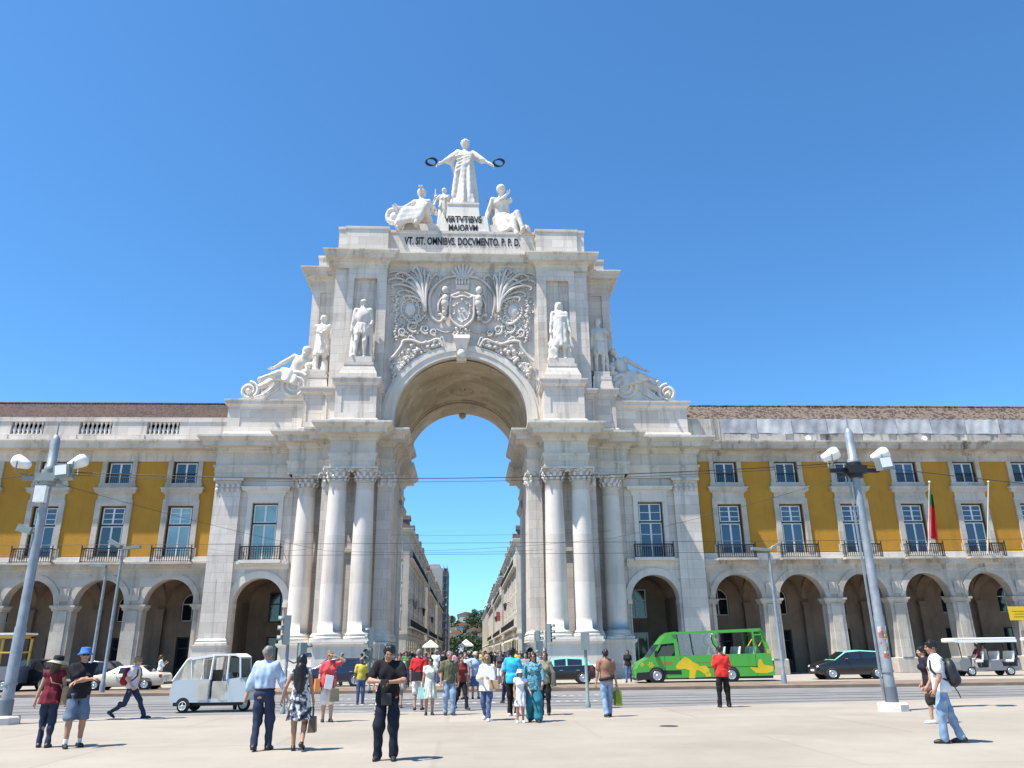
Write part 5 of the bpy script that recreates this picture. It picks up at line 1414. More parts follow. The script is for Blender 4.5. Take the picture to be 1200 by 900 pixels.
# ------------------------------------------------------------------ lamp posts, signals, flags, wires
def floodlight(mb_w, mb_g, c, d):
    """drum-shaped white floodlight: axis d, with a grey yoke"""
    d = Vector(d).normalized(); c = Vector(c)
    pts = [c-d*.24, c-d*.21, c-d*.05, c+d*.08, c+d*.20, c+d*.28, c+d*.32]; mb_w.tube(pts, [.06,.12,.155,.19,.205,.17,.08], 16)
    s = d.cross(Vector((0,0,1))).normalized()
    mb_g.tube([c+s*.25, c+s*.24-Vector((0,0,.32)), c-s*.24-Vector((0,0,.32)), c-s*.25], .025, 6)
def big_lamp(x, y, label, mirror=1):
    r = tag(empty('lamp_post', (x,y,0)), label, 'lamp post')
    m = MB(); m.lathe([(.150,.2),(.150,2.5),(.132,2.55),(.120,5.4),(.112,7.1)], (0,0,0), 18); m.lathe([(.175,1.0),(.175,1.06)], (0,0,0), 18)
    m.lathe([(.17,7.0),(.17,7.12),(.13,7.16),(.13,7.95),(.08,8.08),(.04,8.12)], (0,0,0), 18); m.tube([(0,0,8.1),(0,0,8.5)], .025, 8); m.build('pole', M['galv'], r)
    m = MB(); m.lathe([(.175,.2),(.175,.62)], (0,0,0), 18); m.build('sleeve', M['dark_galv'], r)
    m = MB(); m.lathe([(.42,0),(.42,.17),(.38,.21),(.17,.22)], (0,0,0), 8, smooth=False); m.build('plinth', M['stone_plain'], r)
    m = MB(); m.box(-.75,.75,-.05,.05,6.72,6.84); m.box(-.28,.28,-.24,.24,6.66,6.9); m.lathe([(.22,6.55),(.22,7.02)], (0,0,0), 12); m.build('crossarm', M['iron'] if mirror < 0 else M['grey_paint'], r)
    for sx in (-1, 1):
        w, g = MB(), MB(); floodlight(w, g, (sx*.78,-.1,7.22), (-mirror*.80,-.15,.35) if mirror < 0 else ((-.75,.1,.30) if sx < 0 else (.75,.1,.42)))
        w.build('floodlight', M['white_plastic'], r); g.build('bracket', M['grey_paint'], r)
    m = MB(); m.obox((.55*(1 if mirror > 0 else 1.4),-.34,6.92),(.22,0,.03),(0,.13,.02),(-.02,0,.19)); bx = m.build('projector', M['grey_paint'], r)
    m = MB(); m.obox((.55*(1 if mirror > 0 else 1.4),-.48,6.93),(.16,0,.02),(0,.012,.0),(-.02,0,.14)); m.build('lens', M['white_plastic'], bx)
    if mirror > 0:
        m = MB(); m.box(-.19,.13,-.30,-.13,6.02,6.5); m.build('control_box', M['white_paint'], r)
        m = MB(); m.obox((-.36,-.1,5.25),(.20,0,-.06),(0,.06,0),(.03,0,.10)); m.tube([(0,0,5.1),(-.3,-.05,5.2)], .03, 6); m.build('camera', M['grey_paint'], r)
    else:
        m = MB(); rs = random.Random(4)
        for i in range(26):
            a = -PI/2+rs.uniform(-.75,.75); z = rs.choice((2.15,2.0,1.8,1.65,1.5,1.42))+rs.uniform(-.05,.05); s = rs.uniform(.03,.075)
            for k in range(3): 
                a0, a1 = a-s*4+s*8*k/3, a-s*4+s*8*(k+1)/3
                m.add([(.1515*math.cos(a0),.1515*math.sin(a0),z-s),(.1515*math.cos(a1),.1515*math.sin(a1),z-s),(.1515*math.cos(a1),.1515*math.sin(a1),z+s),(.1515*math.cos(a0),.1515*math.sin(a0),z+s)], [(0,1,2,3)], i % 4)
        m.build('stickers', [cmat((.75,.74,.70),.6,'paper'),cmat((.5,.10,.07),.6,'paper'),cmat((.65,.45,.08),.6,'paper'),cmat((.12,.12,.14),.6,'paper')], r)
        m = MB(); m.box(-.24,-.19,-.02,.02,.3,6.6); m.build('conduit', M['galv'], r)
    return r
M['dark_galv'] = mat('dark_steel', (.16,.18,.20), .5, metal=.4)
big_lamp(-12.04,-29.46,'thick grey lamp post with two floodlights and a white box, beside the woman in maroon', 1)
big_lamp(12.32,-30.43,'thick grey lamp post with floodlights and stickers on its shaft, by the black car', -1)
def thin_lamp(x, y, z, h, hd, label, arm=True):
    r = tag(empty('street_lamp', (x,y,z)), label, 'street lamp', 'slim street lamps along the road')
    m = MB(); m.lathe([(.13,0),(.13,.4),(.09,.5),(.075,h*.6),(.06,h)], (0,0,0), 12); m.build('pole', M['galv'], r)
    m = MB(); m.obox((hd*.45,0,h+.02),(.42,0,.04*hd),(0,.14,0),(0,0,.07)); m.tube([(0,0,h-.05),(hd*.3,0,h+.03)], .05, 8)
    if arm: m.obox((-hd*.42,-.05,h+.22),(.30,0,-.16*hd),(0,.14,0),(.05,0,.08)); m.tube([(0,0,h),(-hd*.3,0,h+.2)], .04, 8)
    m.build('lamp_head', M['grey_paint'], r)
    return r
thin_lamp(-18.18,-10.9,ZP,6.1,-1,'slim street lamp behind the cream saloon car, nearer the left end of the arcade',False)
thin_lamp(-17.41,-11.11,ZP,7.0,1,'slim street lamp with two angled heads, behind the walking man with the red backpack')
thin_lamp(15.9,-13.6,ZP,6.4,-1,'slim street lamp at the tail of the green tour van')
# traffic lights
def signal_head(mb, mbv, mbl, c, d, n=3, s=.26):
    """n lamps stacked in a housing facing d"""
    d = Vector(d).normalized(); sd = Vector((-d.y, d.x, 0)); c = Vector(c)
    mb.obox(c, sd*s*.52, d*s*.36, (0,0,s*.5*n))
    for i in range(n):
        q = c + Vector((0,0,(i-(n-1)/2)*s)) + d*s*.36
        V = []
        for k in range(9):
            a = PI*k/8
            p = q + sd*math.cos(a)*s*.42 + Vector((0,0,math.sin(a)*s*.42)); V += [p, p+d*s*.62]
        mbv.add(V, [(2*k,2*k+1,2*k+3,2*k+2) for k in range(8)], 0, True)
        mbl.tube([q+d*.002, q+d*.02], s*.36, 12)
def signal(x, y, z, h, heads, label, grey='grey_paint'):
    r = tag(empty('traffic_light', (x,y,z)), label, 'traffic light')
    m = MB(); m.lathe([(.09,0),(.09,.12),(.055,.16),(.05,h)], (0,0,0), 12); m.build('pole', M[grey], r)
    for (c, d, n, s) in heads:
        a, b, l = MB(), MB(), MB(); signal_head(a, b, l, c, d, n, s)
        if abs(c[0])+abs(c[1]) > .3: a.tube([(0,0,c[2]-.35*s*n),(c[0]*.5,c[1]*.5,c[2]-.5*s*n-.02),(c[0],c[1],c[2]-.4*s*n)], .025, 6)
        o = a.build('housing', M[grey], r); vz = b.build('visor', M[grey], o); sm = vz.modifiers.new('t','SOLIDIFY'); sm.thickness = .012
        l.build('lens', M['glass_dark'], o)
    return r
signal(-5.05,-27.3,0,2.3,[((-.06,-.02,2.42),(-1,-.25,0),3,.29),((.45,.0,1.75),(1,.6,0),2,.29)],'grey traffic light with three visored lamps by the woman in the patterned dress')
signal(-4.05,-14.0,ZP,2.6,[((.0,0,2.35),(-1,-.2,0),3,.30),((-.08,-.12,1.55),(-.3,-1,0),2,.33),((.5,0,1.7),(1,.3,0),2,.34)],'tall grey traffic light in front of the dark blue car')
signal(4.25,-14.4,ZP,2.55,[((.18,0,2.45),(1,-.35,0),3,.28),((-.35,-.12,1.75),(-.2,1,0),2,.34)],'grey traffic light standing before the black and mint taxi')
signal(4.0,-11.3,ZP,2.6,[((.15,0,2.35),(1,-.2,0),2,.30),((-.30,-.1,1.5),(0,-1,0),2,.36)],'pale traffic light pole at the foot of the arch behind the crowd')
signal(4.33,-26.83,0,1.72,[((0,0,1.98),(.1,1,0),2,.27)],'short traffic light seen from behind, near the man in the tan shirt')
# flags
def flagpole(x, z, flag, label):
    r = tag(empty('flagpole', (x,-.75,z)), label, 'flagpole')
    m = MB(); m.tube([(0,0,0),(.02,-1.6,4.6)], [.055,.035], 8); m.ell((.02,-1.62,4.66),(.08,.08,.08),8,6); m.build('pole', M['white_paint'], r)
flagpole(32.1,7.7,False,'white flagpole slanting from the balcony with the red and green flag')
flagpole(36.3,7.7,False,'bare white flagpole slanting from a balcony near the right end of the facade')
m = MB()
def fl(u, v):
    t = v*1.25; a = 9*u+2*t
    return (32.12+.34*(u-.15)*(.35+.9*t)+.10*math.sin(a)*(.3+t), -2.2+.62*t+.12*math.cos(a), 11.9-2.5*t-.42*u*(1-.2*t))
m.grid(fl, 12, 10)
for k, f in enumerate(m.f): m.m[k] = 0 if (k//12) < 3 else 1
tag(m.build('flag', [cmat((.02,.13,.04)), cmat((.62,.03,.03))]), 'limp green and red flag hanging from its slanting pole', 'flag')
# small floodlights on the cornices
for x, lab in ((24.8,'over the second window bay'),(33.4,'over the fourth window bay'),(42.0,'beyond the last seen bay')):
    r = tag(empty('cornice_light', (x,-.62,15.72)), 'small white floodlight on the weathered cornice, %s' % lab, 'floodlight', 'floodlights on the cornices')
    m = MB(); m.tube([(0,.1,.12),(0,-.16,.2)], [.12,.2], 12); m.ell((.05,-.05,-.02),(.16,.16,.12),8,6); m.build('head', M['white_plastic'], r)
    m = MB(); m.box(-.2,.2,.05,.3,-.05,.06); m.build('bracket', M['iron'], r)
for x, lab in ((-21.4,'nearer the arch'),(-27.2,'farther from the arch')):
    r = tag(empty('cornice_light', (x,-.62,15.72)), 'small white floodlight on the clean cornice, %s' % lab, 'floodlight', 'floodlights on the cornices')
    m = MB(); m.tube([(0,.1,-.15),(0,-.16,-.2)], [.1,.17], 12); m.build('head', M['white_plastic'], r)
    m = MB(); m.box(-.15,.25,.05,.3,-.25,.0); m.build('bracket', M['iron'], r)
# notice on the pier at the right edge
m = MB(); m.box(37.2,38.9,-.34,-.30,3.3,4.2); s_ = m.build('sign_board', cmat((.78,.50,.03),.5,'sign')); tag(s_, 'yellow notice board on the pier at the right end', 'sign')
m = MB()
for zz, w in ((3.85,.62),(3.68,.5),(3.5,.58)): m.box(38.05-w,38.05+w,-.345,-.3395,zz,zz+.05)
m.build('notice_text', cmat((.35,.20,.02),.5,'sign'), s_)
# overhead wires
def wire(pts, label, sag=.35, r=.018, hang=None):
    m = MB()
    for (a, b) in zip(pts[:-1], pts[1:]):
        a, b = Vector(a), Vector(b); P_ = [a.lerp(b, t/16)-Vector((0,0,sag*4*(t/16)*(1-t/16))) for t in range(17)]; m.tube(P_, r, 5)
    if hang:
        for p in hang: m.ell(p, (.10,.05,.06), 6, 5)
    tag(m.build('overhead_wire', M['iron']), label, 'wire')
wire([(-12.0,-29.4,7.0),(12.3,-30.4,7.05)], 'black cable strung between the two thick lamp posts', .35, .012)
wire([(-12.0,-29.4,6.92),(12.3,-30.4,6.98)], 'lower twin of the black cable between the thick lamp posts', .38, .007)
wire([(-45,-22,6.6),(-12,-29.4,6.95)], 'black cable running from the left lamp post out of the picture', .3, .011)
wire([(12.3,-30.4,7.0),(45,-20,7.2)], 'black cable running from the right lamp post out of the picture', .3, .011)
wire([(-60,-21,6.3),(-16.2,-.9,7.5)][::-1][0:2], 'thin span wire from the end pilaster toward the left', .3, .010)
wire([(-45,-20.9,5.6),(45,-20.9,5.6)], 'tram contact wire over the nearer track', .12, .008)
wire([(-45,-24.3,5.6),(45,-24.3,5.6)], 'tram contact wire over the farther track', .12, .007)
wire([(-12.0,-29.4,6.7),(-5.2,-20.9,5.65),(4,-20.9,5.65)], 'span wire sloping from the left lamp post to the tram wire', .1, .006)
wire([(12.3,-30.4,6.7),(6,-24.3,5.65),(-2,-20.9,5.62)], 'span wire sloping from the right lamp post to the tram wires', .1, .006)
wire([(-10.0,-2.0,9.2),(10.0,-2.0,9.2)], 'thin wire slung across the great arch between the columns', .25, .008)
wire([(-16.3,-1.0,8.3),(-6,-21,5.7)], 'thin span wire from the end pilaster to the tram wire', .15, .006)
# ------------------------------------------------------------------ vehicles
FAR = lambda p: (.52+(p[0]-.52)*1.145, -D+(p[1]+D)*1.145)      # parking lane along the arcade, about 43 m from the camera
def paint(name, col, rough=.28): 
    m = mat(name, col, rough, spec=.5, coat=.6); m.node_tree.nodes['Principled BSDF'].inputs['Coat Roughness'].default_value = .08
    return m
M['p_black'] = paint('black_car_paint', (.012,.012,.014)); M['p_navy'] = paint('navy_car_paint', (.014,.020,.045)); M['p_cream'] = paint('cream_car_paint', (.62,.57,.44)); M['p_mint'] = paint('mint_car_paint', (.22,.66,.46)); M['p_green'] = paint('tour_green_paint', (.06,.36,.035)); M['p_pale'] = paint('pale_blue_paint', (.50,.54,.56)); M['p_grey'] = paint('grey_cart_paint', (.17,.18,.19)); M['p_white'] = paint('white_cart_paint', (.74,.74,.72)); M['p_yellow'] = paint('yellow_frame_paint', (.72,.42,.03))
M['decal'] = mat('yellow_decal', (.72,.50,.02), .5, noise=.12, nscale=2); M['tail'] = mat('red_lamp', (.35,.015,.015), .25); M['lampglass'] = mat('headlamp_glass', (.62,.65,.68), .12, metal=.3)
def wheel(parent, x, y, r, side, rimm='alloy', w=.19, spokes=7):
    t = MB(); s = side
    t.lathe([(r*.62,-w/2),(r*.90,-w/2),(r,-w/2+.03),(r,w/2-.03),(r*.90,w/2),(r*.62,w/2)], (0,0,0), 22)
    t.v = [(a, c*s, b) for a, b, c in t.v]
    o = t.build('wheel', M['rubber'], parent, (x, y, r))
    q = MB(); q.lathe([(r*.64,.05),(r*.60,.075),(r*.52,.06),(r*.50,.03)], (0,0,0), 22); q.lathe([(.001,.075),(r*.16,.07),(r*.18,.03)], (0,0,0), 12)
    for k in range(spokes):
        a = 2*PI*k/spokes; q.obox((r*.35*math.cos(a), r*.35*math.sin(a), .055),(r*.22*math.cos(a), r*.22*math.sin(a),0),(-math.sin(a)*r*.06,math.cos(a)*r*.06,0),(0,0,.012))
    q.v = [(a, (c+.05)*s, b) for a, b, c in q.v]; q.build('rim', M[rimm], o)
    return o
def car(label, pos, rz, st, W, pm, win, roofm=None, wheels=(1.3,-1.3), r=.31, rim='alloy', cat='car', lights=True, roofj=4, scl=(1,1,1)):
    """st: stations (x, low, belt, top, half width, roof half width) front first; win: side glass spans of the stations"""
    pos = FAR(pos); root = tag(empty('parked_car', (pos[0],pos[1],ZP), rz), label, cat); root.scale = scl
    def sec(s):
        x, lo, be, to, w, wr = s
        return [(x,w*.90,lo),(x,w*.985,lo+.10),(x,w,lo+(be-lo)*.55),(x,w*.975,be-.05),(x,w*.94,be)] + ([(x,wr,to-.05),(x,wr*.90,to-.005),(x,0,to+.02)] if to > be+.06 else [(x,w*.90,be+(to-be)*.5+.01),(x,w*.80,to+.012),(x,0,to+.03)])
    secs = [sec(s) for s in st]; k = len(secs[0])
    b = MB(); rf = MB()
    for i in range(len(secs)-1):
        cab = st[i][3] > st[i][2]+.06 or st[i+1][3] > st[i+1][2]+.06
        for j in range(k-1):
            for sg in (1, -1):
                V = [(p[0],p[1]*sg,p[2]) for p in (secs[i][j],secs[i+1][j],secs[i+1][j+1],secs[i][j+1])]
                tgt = rf if (roofm and cab and j >= roofj) else b
                tgt.add(V, [(0,1,2,3) if sg > 0 else (3,2,1,0)], 0, False)
    for e, rev in ((0,False),(-1,True)):
        P_ = [(p[0],p[1],p[2]) for p in secs[e]]+[(p[0],-p[1],p[2]) for p in reversed(secs[e][:-1])]
        b.add(P_, [tuple(range(len(P_))) if not rev else tuple(range(len(P_)-1,-1,-1))])
    body = b.build('body', M[pm], root)
    for md in ('b',):
        wld = body.modifiers.new('weld','WELD'); wld.merge_threshold = .002
        bv = body.modifiers.new('bevel','BEVEL'); bv.width = .05; bv.segments = 2; bv.limit_method = 'ANGLE'; bv.angle_limit = R(28)
    for p in body.data.polygons: p.use_smooth = True
    if roofm: ro = rf.build('roof', M[roofm], root)
    # glass: proud of the cabin sides
    def lerp(a, b_, t): return Vector(a)*(1-t)+Vector(b_)*t
    for sg in (1, -1):
        for (i0, t0, i1, t1) in win:
            A = lerp(secs[i0][4],secs[i0+1][4],t0); B_ = lerp(secs[i1][4],secs[i1+1][4],t1); C = lerp(secs[i1][5],secs[i1+1][5],t1); Dd = lerp(secs[i0][5],secs[i0+1][5],t0)
            A2, B2 = A.lerp(Dd,.06), B_.lerp(C,.06); D2, C2 = A.lerp(Dd,.90), B_.lerp(C,.90)
            g = MB(); g.add([(p.x,(p.y+.012)*sg,p.z) for p in (A2,B2,C2,D2)], [(0,1,2,3)]); g.build('window', M['glass_dark'], root)
    for i in range(len(st)-1):                       # windscreen and rear glass
        a, c = st[i], st[i+1]
        if abs((a[3]-a[2])-(c[3]-c[2])) > .25:
            up, dn = (c, a) if c[3] > a[3] else (a, c)
            n = Vector((-(up[3]-dn[3])*np.sign(up[0]-dn[0]),0,abs(up[0]-dn[0]))).normalized()*.02
            f = lambda s, t, w: Vector((dn[0]+(up[0]-dn[0])*t, w, dn[3]+(up[3]-dn[3])*t+.012))+n
            g = MB(); g.add([f(0,.08,-dn[4]*.74), f(0,.08,dn[4]*.74), f(0,.92,up[5]*.84), f(0,.92,-up[5]*.84)], [(0,1,2,3)]); g.build('windscreen', M['glass_dark'], root)
    for x in wheels:
        w = W
        for sg in (1, -1):
            a = MB(); V = [(x+(r+.06)*math.cos(2*PI*q/24), sg*(w+.004), r+.02+(r+.06)*math.sin(2*PI*q/24)) for q in range(24)]; V2 = [(p[0], sg*(w-.12), p[2]) for p in V]
            a.add(V+V2, [tuple(range(24)) if sg < 0 else tuple(range(23,-1,-1))]+[(q,(q+1) % 24,24+(q+1) % 24,24+q) for q in range(24)]); a.build('wheel_arch', M['black'], root)
            wheel(root, x, sg*(w-.015), r, sg, rim)
    f, bk = st[0], st[-1]
    t = MB(); t.box(bk[0]-.03,f[0]+.03,-f[4]*.92,f[4]*.92,f[1]-.0,f[1]+.12); t.build('bumper', M['black'], root)
    if lights:
        for sg in (1, -1):
            t = MB(); t.ell((st[1][0]-.02,sg*st[1][4]*.80,st[1][2]-.11),(.13,.14,.09),10,6); t.build('headlight', M['lampglass'], root)
            t = MB(); t.box(st[-2][0]-.03,st[-2][0]+.12,sg*st[-2][4]*.84-.10,sg*st[-2][4]*.84+.13,st[-2][2]-.28,st[-2][2]-.06); t.build('taillight', M['tail'], root)
            i0 = win[0][0]; t = MB(); t.ell((st[i0][0]+.05,sg*(st[i0][4]+.10),st[i0][2]+.06),(.08,.09,.07),8,5); t.build('mirror', M[pm], root)
            for xx in (win[0][0], win[-1][0]): t = MB(); xc = (st[win[0][0]][0]+st[win[-1][0]+1][0])/2+(.35 if xx == win[0][0] else -.5); t.box(xc-.08,xc+.08,sg*W*.985-.015,sg*W*.985+.025,.74,.77); t.build('handle', M['alloy'], root)
        for yy in (f[0]+.02, bk[0]-.025): t = MB(); t.box(yy-.012,yy+.012,-.26,.26,.46,.57); t.build('number_plate', M['white_plastic'], root)
    return root
SEDAN = [(2.22,.30,.58,.58,.72,.6),(2.12,.24,.72,.72,.80,.6),(1.5,.22,.86,.86,.85,.6),(1.05,.22,.92,.93,.86,.6),(.35,.22,.93,1.37,.86,.60),(-.35,.22,.94,1.42,.86,.62),(-.85,.22,.95,1.38,.86,.60),(-1.4,.22,.97,.99,.85,.6),(-2.05,.26,.94,.94,.82,.6),(-2.2,.34,.80,.80,.76,.6)]
HATCH = [(1.95,.32,.62,.62,.70,.6),(1.85,.26,.76,.76,.79,.6),(1.35,.24,.90,.90,.83,.6),(.95,.24,.96,.97,.84,.6),(.30,.24,.98,1.42,.84,.62),(-.40,.24,1.0,1.48,.84,.64),(-1.25,.24,1.02,1.42,.83,.60),(-1.70,.26,1.02,1.06,.80,.6),(-1.85,.34,.88,.88,.76,.6)]
MPV = [(2.15,.34,.66,.66,.72,.6),(2.05,.28,.82,.82,.82,.6),(1.5,.26,.97,.97,.87,.6),(1.1,.26,1.04,1.05,.88,.6),(.35,.26,1.06,1.54,.88,.66),(-.45,.26,1.08,1.60,.88,.68),(-1.45,.26,1.10,1.54,.87,.64),(-1.95,.28,1.10,1.14,.84,.6),(-2.10,.36,.96,.96,.80,.6)]
WS = [(4,.12,4,.95),(5,.06,5,.92)]
car('old cream saloon car parked behind the slim street lamps', (-15.25,-13.6), PI+.06, SEDAN, .86, 'p_cream', WS, wheels=(1.42,-1.25), scl=(.94,1,.86))
car('dark navy hatchback half hidden behind the woman in coral', (-5.7,-13.6), PI-.02, HATCH, .84, 'p_navy', WS, wheels=(1.22,-1.22))
car('black taxi with a mint green roof beside the traffic light', (4.75,-14.9), PI-.08, HATCH, .84, 'p_black', WS, roofm='p_mint', wheels=(1.22,-1.22), r=.32, scl=(1.04,1,.90))
car('black people carrier parked before the arcade, at the stickered lamp post', (18.75,-14.6), PI-.08, [(x*.86,)+tuple(r_) for x, *r_ in MPV], .84, 'p_black', WS, roofm='p_mint', roofj=5, wheels=(1.16,-1.12), r=.32, scl=(1.07,1,.92))
car('black car seen end-on at the left edge under the yellow frame', (-19.6,-12.6), -.5, MPV, .88, 'p_black', WS, wheels=(1.35,-1.30), r=.36)
car('dark car standing in the shade of the arcade behind the cream saloon', (-19.0,-9.0), PI, HATCH, .84, 'p_black', WS, wheels=(1.22,-1.22))
# open-sided green tour van
def tour_van(pos, rz):
    pos = FAR(pos); root = tag(empty('tour_van', (pos[0],pos[1],ZP), rz), 'bright green open-sided tour van with yellow animal decals, parked before the arcade', 'van')
    X = lambda u: (u-600)*.00613; Z = lambda v: (487-v)*.0064
    hw = 1.0
    def pz(pts): return [(X(u), Z(v)) for u, v in pts]
    b = MB()
    b.prism(pz([(35,440),(38,385),(75,332),(155,292),(200,285),(1135,268),(1155,420),(1150,442),(45,455)]), -hw, hw); body = b.build('body', M['p_green'], root)
    bv = body.modifiers.new('b','BEVEL'); bv.width = .07; bv.segments = 3; bv.limit_method = 'ANGLE'
    c = MB(); 
    cab = pz([(155,292),(238,192),(300,125),(345,97),(385,94),(385,284)])
    # cab shell: roof, pillars, rear frame
    c.prism(pz([(238,192),(300,122),(345,95),(388,92),(388,178)]), -hw+.08, hw-.08)
    for y0, y1 in ((-hw,-hw+.09),(hw-.09,hw)):
        c.prism(pz([(155,292),(238,192),(252,196),(200,285)]), y0, y1); c.prism(pz([(362,178),(390,176),(400,284),(362,284)]), y0, y1)
    cab_o = c.build('cab', M['p_green'], root); bv = cab_o.modifiers.new('b','BEVEL'); bv.width = .03; bv.segments = 2
    r = MB(); r.prism(pz([(340,97),(1075,74),(1085,98),(345,116)]), -hw+.03, hw-.03); ro = r.build('roof', M['p_green'], root); bv = ro.modifiers.new('b','BEVEL'); bv.width = .03; bv.segments = 2
    p = MB()
    for y0, y1 in ((-hw,-hw+.07),(hw-.07,hw)):
        p.prism(pz([(1062,90),(1088,90),(1140,268),(1105,272)]), y0, y1); p.prism(pz([(1000,98),(1014,98),(1014,272),(1004,272)]), y0, y1); p.prism(pz([(1014,120),(1072,118),(1074,128),(1014,130)]), y0, y1)
        sw = [(740,98),(700,120),(690,150),(705,185),(740,225),(760,278),(735,278),(715,235),(682,190),(672,150),(680,118),(712,98)]
        p.prism(pz(sw), y0, y1)
    p.prism(pz([(1062,90),(1088,90),(1110,180),(1092,182)]), -hw, hw)
    p.build('pillar', M['p_green'], root)
    for y0, y1 in ((-hw,-hw+.05),(hw-.05,hw)):
        q = MB(); q.prism(pz([(488,112),(496,112),(514,278),(505,278)]), y0, y1); q.prism(pz([(680,118),(672,150),(682,190),(715,235),(735,278),(727,278),(705,238),(674,192),(663,150),(671,118)]), y0+.01, y1-.01); q.build('window_seal', M['black'], root)
        g = MB(); g.prism(pz([(392,112),(488,110),(505,278),(402,280)]), y0+.02, y1-.02); g.prism(pz([(500,110),(668,106),(658,150),(674,195),(715,276),(516,278)]), y0+.021, y1-.021); g.build('window', M['van_glass'], root)
        g = MB(); g.prism(pz([(212,284),(268,205),(356,200),(356,250),(330,284)]), y0+.02, y1-.02); g.build('door_window', M['glass_dark'], root)
    g = MB(); g.add([(X(u)-.02, y, Z(v)) for u, v, y in ((157,288,-.86),(157,288,.86),(236,196,.82),(236,196,-.82))], [(0,1,2,3)]); g.build('windscreen', M['glass_dark'], root)
    for i in range(5):
        for y in (-.52,.52):
            s = MB(); x = X(470+125*i); s.box(x-.20,x+.24,y-.40,y+.40,Z(340),Z(315)); s.obox((x+.28,y,Z(262)),(.05,0,.0),(0,.38,0),(.06,0,.30))
            so_ = s.build('seat', M['white_plastic'], root); bv = so_.modifiers.new('b','BEVEL'); bv.width = .04; bv.segments = 2
    s = MB(); s.tube([(X(960),-.9,Z(215)),(X(1000),-.9,Z(160))], .025, 6); s.tube([(X(1050),-.9,Z(215)),(X(1092),-.9,Z(150))], .025, 6); s.build('handrail', M['decal'], root)
    d = MB(); yd = -hw-.004
    def dec(pts): 
        P_ = pz(pts); d.add([(x,yd,z) for x, z in P_], [tuple(range(len(P_)))])
    for pts in ([(360,362),(385,332),(412,310),(438,290),(470,302)],[(360,362),(470,302),(500,330),(545,352),(470,395),(430,380),(400,386),(366,382)],[(470,395),(545,352),(540,392),(520,397),(508,455),(460,455)],[(540,362),(600,360),(626,385),(622,418),(592,426),(540,392)],
                [(680,295),(738,292),(738,440),(720,440),(712,380),(690,370)],[(952,374),(1020,382),(1085,425),(1000,420)],[(1020,382),(1030,322),(1050,312),(1068,358)],[(1020,382),(1068,358),(1146,372),(1140,410),(1085,425)],[(590,430),(625,400),(640,440),(600,446)]): dec(pts)
    for cx, cy, rr in ((160,348,20),(1120,255,16),(90,345,14)):
        for k in range(6):
            a = 2*PI*k/6; dec([(cx,cy),(cx+rr*math.cos(a-.35),cy+rr*math.sin(a-.35)),(cx+rr*1.3*math.cos(a),cy+rr*1.3*math.sin(a)),(cx+rr*math.cos(a+.35),cy+rr*math.sin(a+.35))])
    d.build('decal', M['decal'], root)
    d = MB(); 
    for u0, v0, w_ in ((530,332,26),(575,331,60),(262,330,70),(258,345,74)): d.box(X(u0),X(u0+w_),yd-.001,yd+.003,Z(v0+4),Z(v0))
    d.build('door_stripe', cmat((.45,.10,.04),.5,'sign'), root)
    d = MB()
    for u in (205+70, 402, 668, 745, 1010): d.box(X(u)-.008,X(u)+.008,-hw-.003,-hw+.01,Z(440),Z(284))
    d.box(X(402),X(1140),-hw-.0035,-hw+.01,Z(374),Z(370)); d.build('panel_gap', M['black'], root)
    k = MB(); k.prism(pz([(38,442),(45,408),(150,402),(165,455),(50,470)]), -hw-.01, hw+.01); k.box(X(260),X(400),-hw-.012,hw+.012,Z(422),Z(392)); k.box(X(45),X(1140),-.9,.9,Z(462),Z(440)); k.build('bumper', M['black'], root)
    for sg in (1,-1):
        t = MB(); t.ell((X(92),sg*(hw-.13),Z(368)),(.24,.14,.16),10,7); t.build('headlight', M['lampglass'], root)
        t = MB(); t.box(X(205)-.06,X(205)+.06,sg*(hw+.14)-.1,sg*(hw+.14)+.1,Z(290),Z(240)); t.build('mirror', M['black'], root)
        t = MB(); t.box(X(1145),X(1160),sg*(hw-.2)-.1,sg*(hw-.2)+.1,Z(400),Z(330)); t.build('taillight', M['tail'], root)
        for u in (205, 800):
            a = MB(); V = [(X(u)+.42*math.cos(2*PI*q/24), sg*(hw+.006), .36+.42*math.sin(2*PI*q/24)) for q in range(24)]; a.add(V+[(p_[0],sg*(hw-.1),p_[2]) for p_ in V], [tuple(range(24)) if sg < 0 else tuple(range(23,-1,-1))]+[(q,(q+1) % 24,24+(q+1) % 24,24+q) for q in range(24)]); a.build('wheel_arch', M['black'], root)
            wheel(root, X(u), sg*(hw-.02), .35, sg)
    return root
M['van_glass'] = clear_plastic('van_glass', (.30,.36,.36), .45)
tv = tour_van((11.45,-15.1), -.06); tv.scale = (1.06,1.0,1.0)
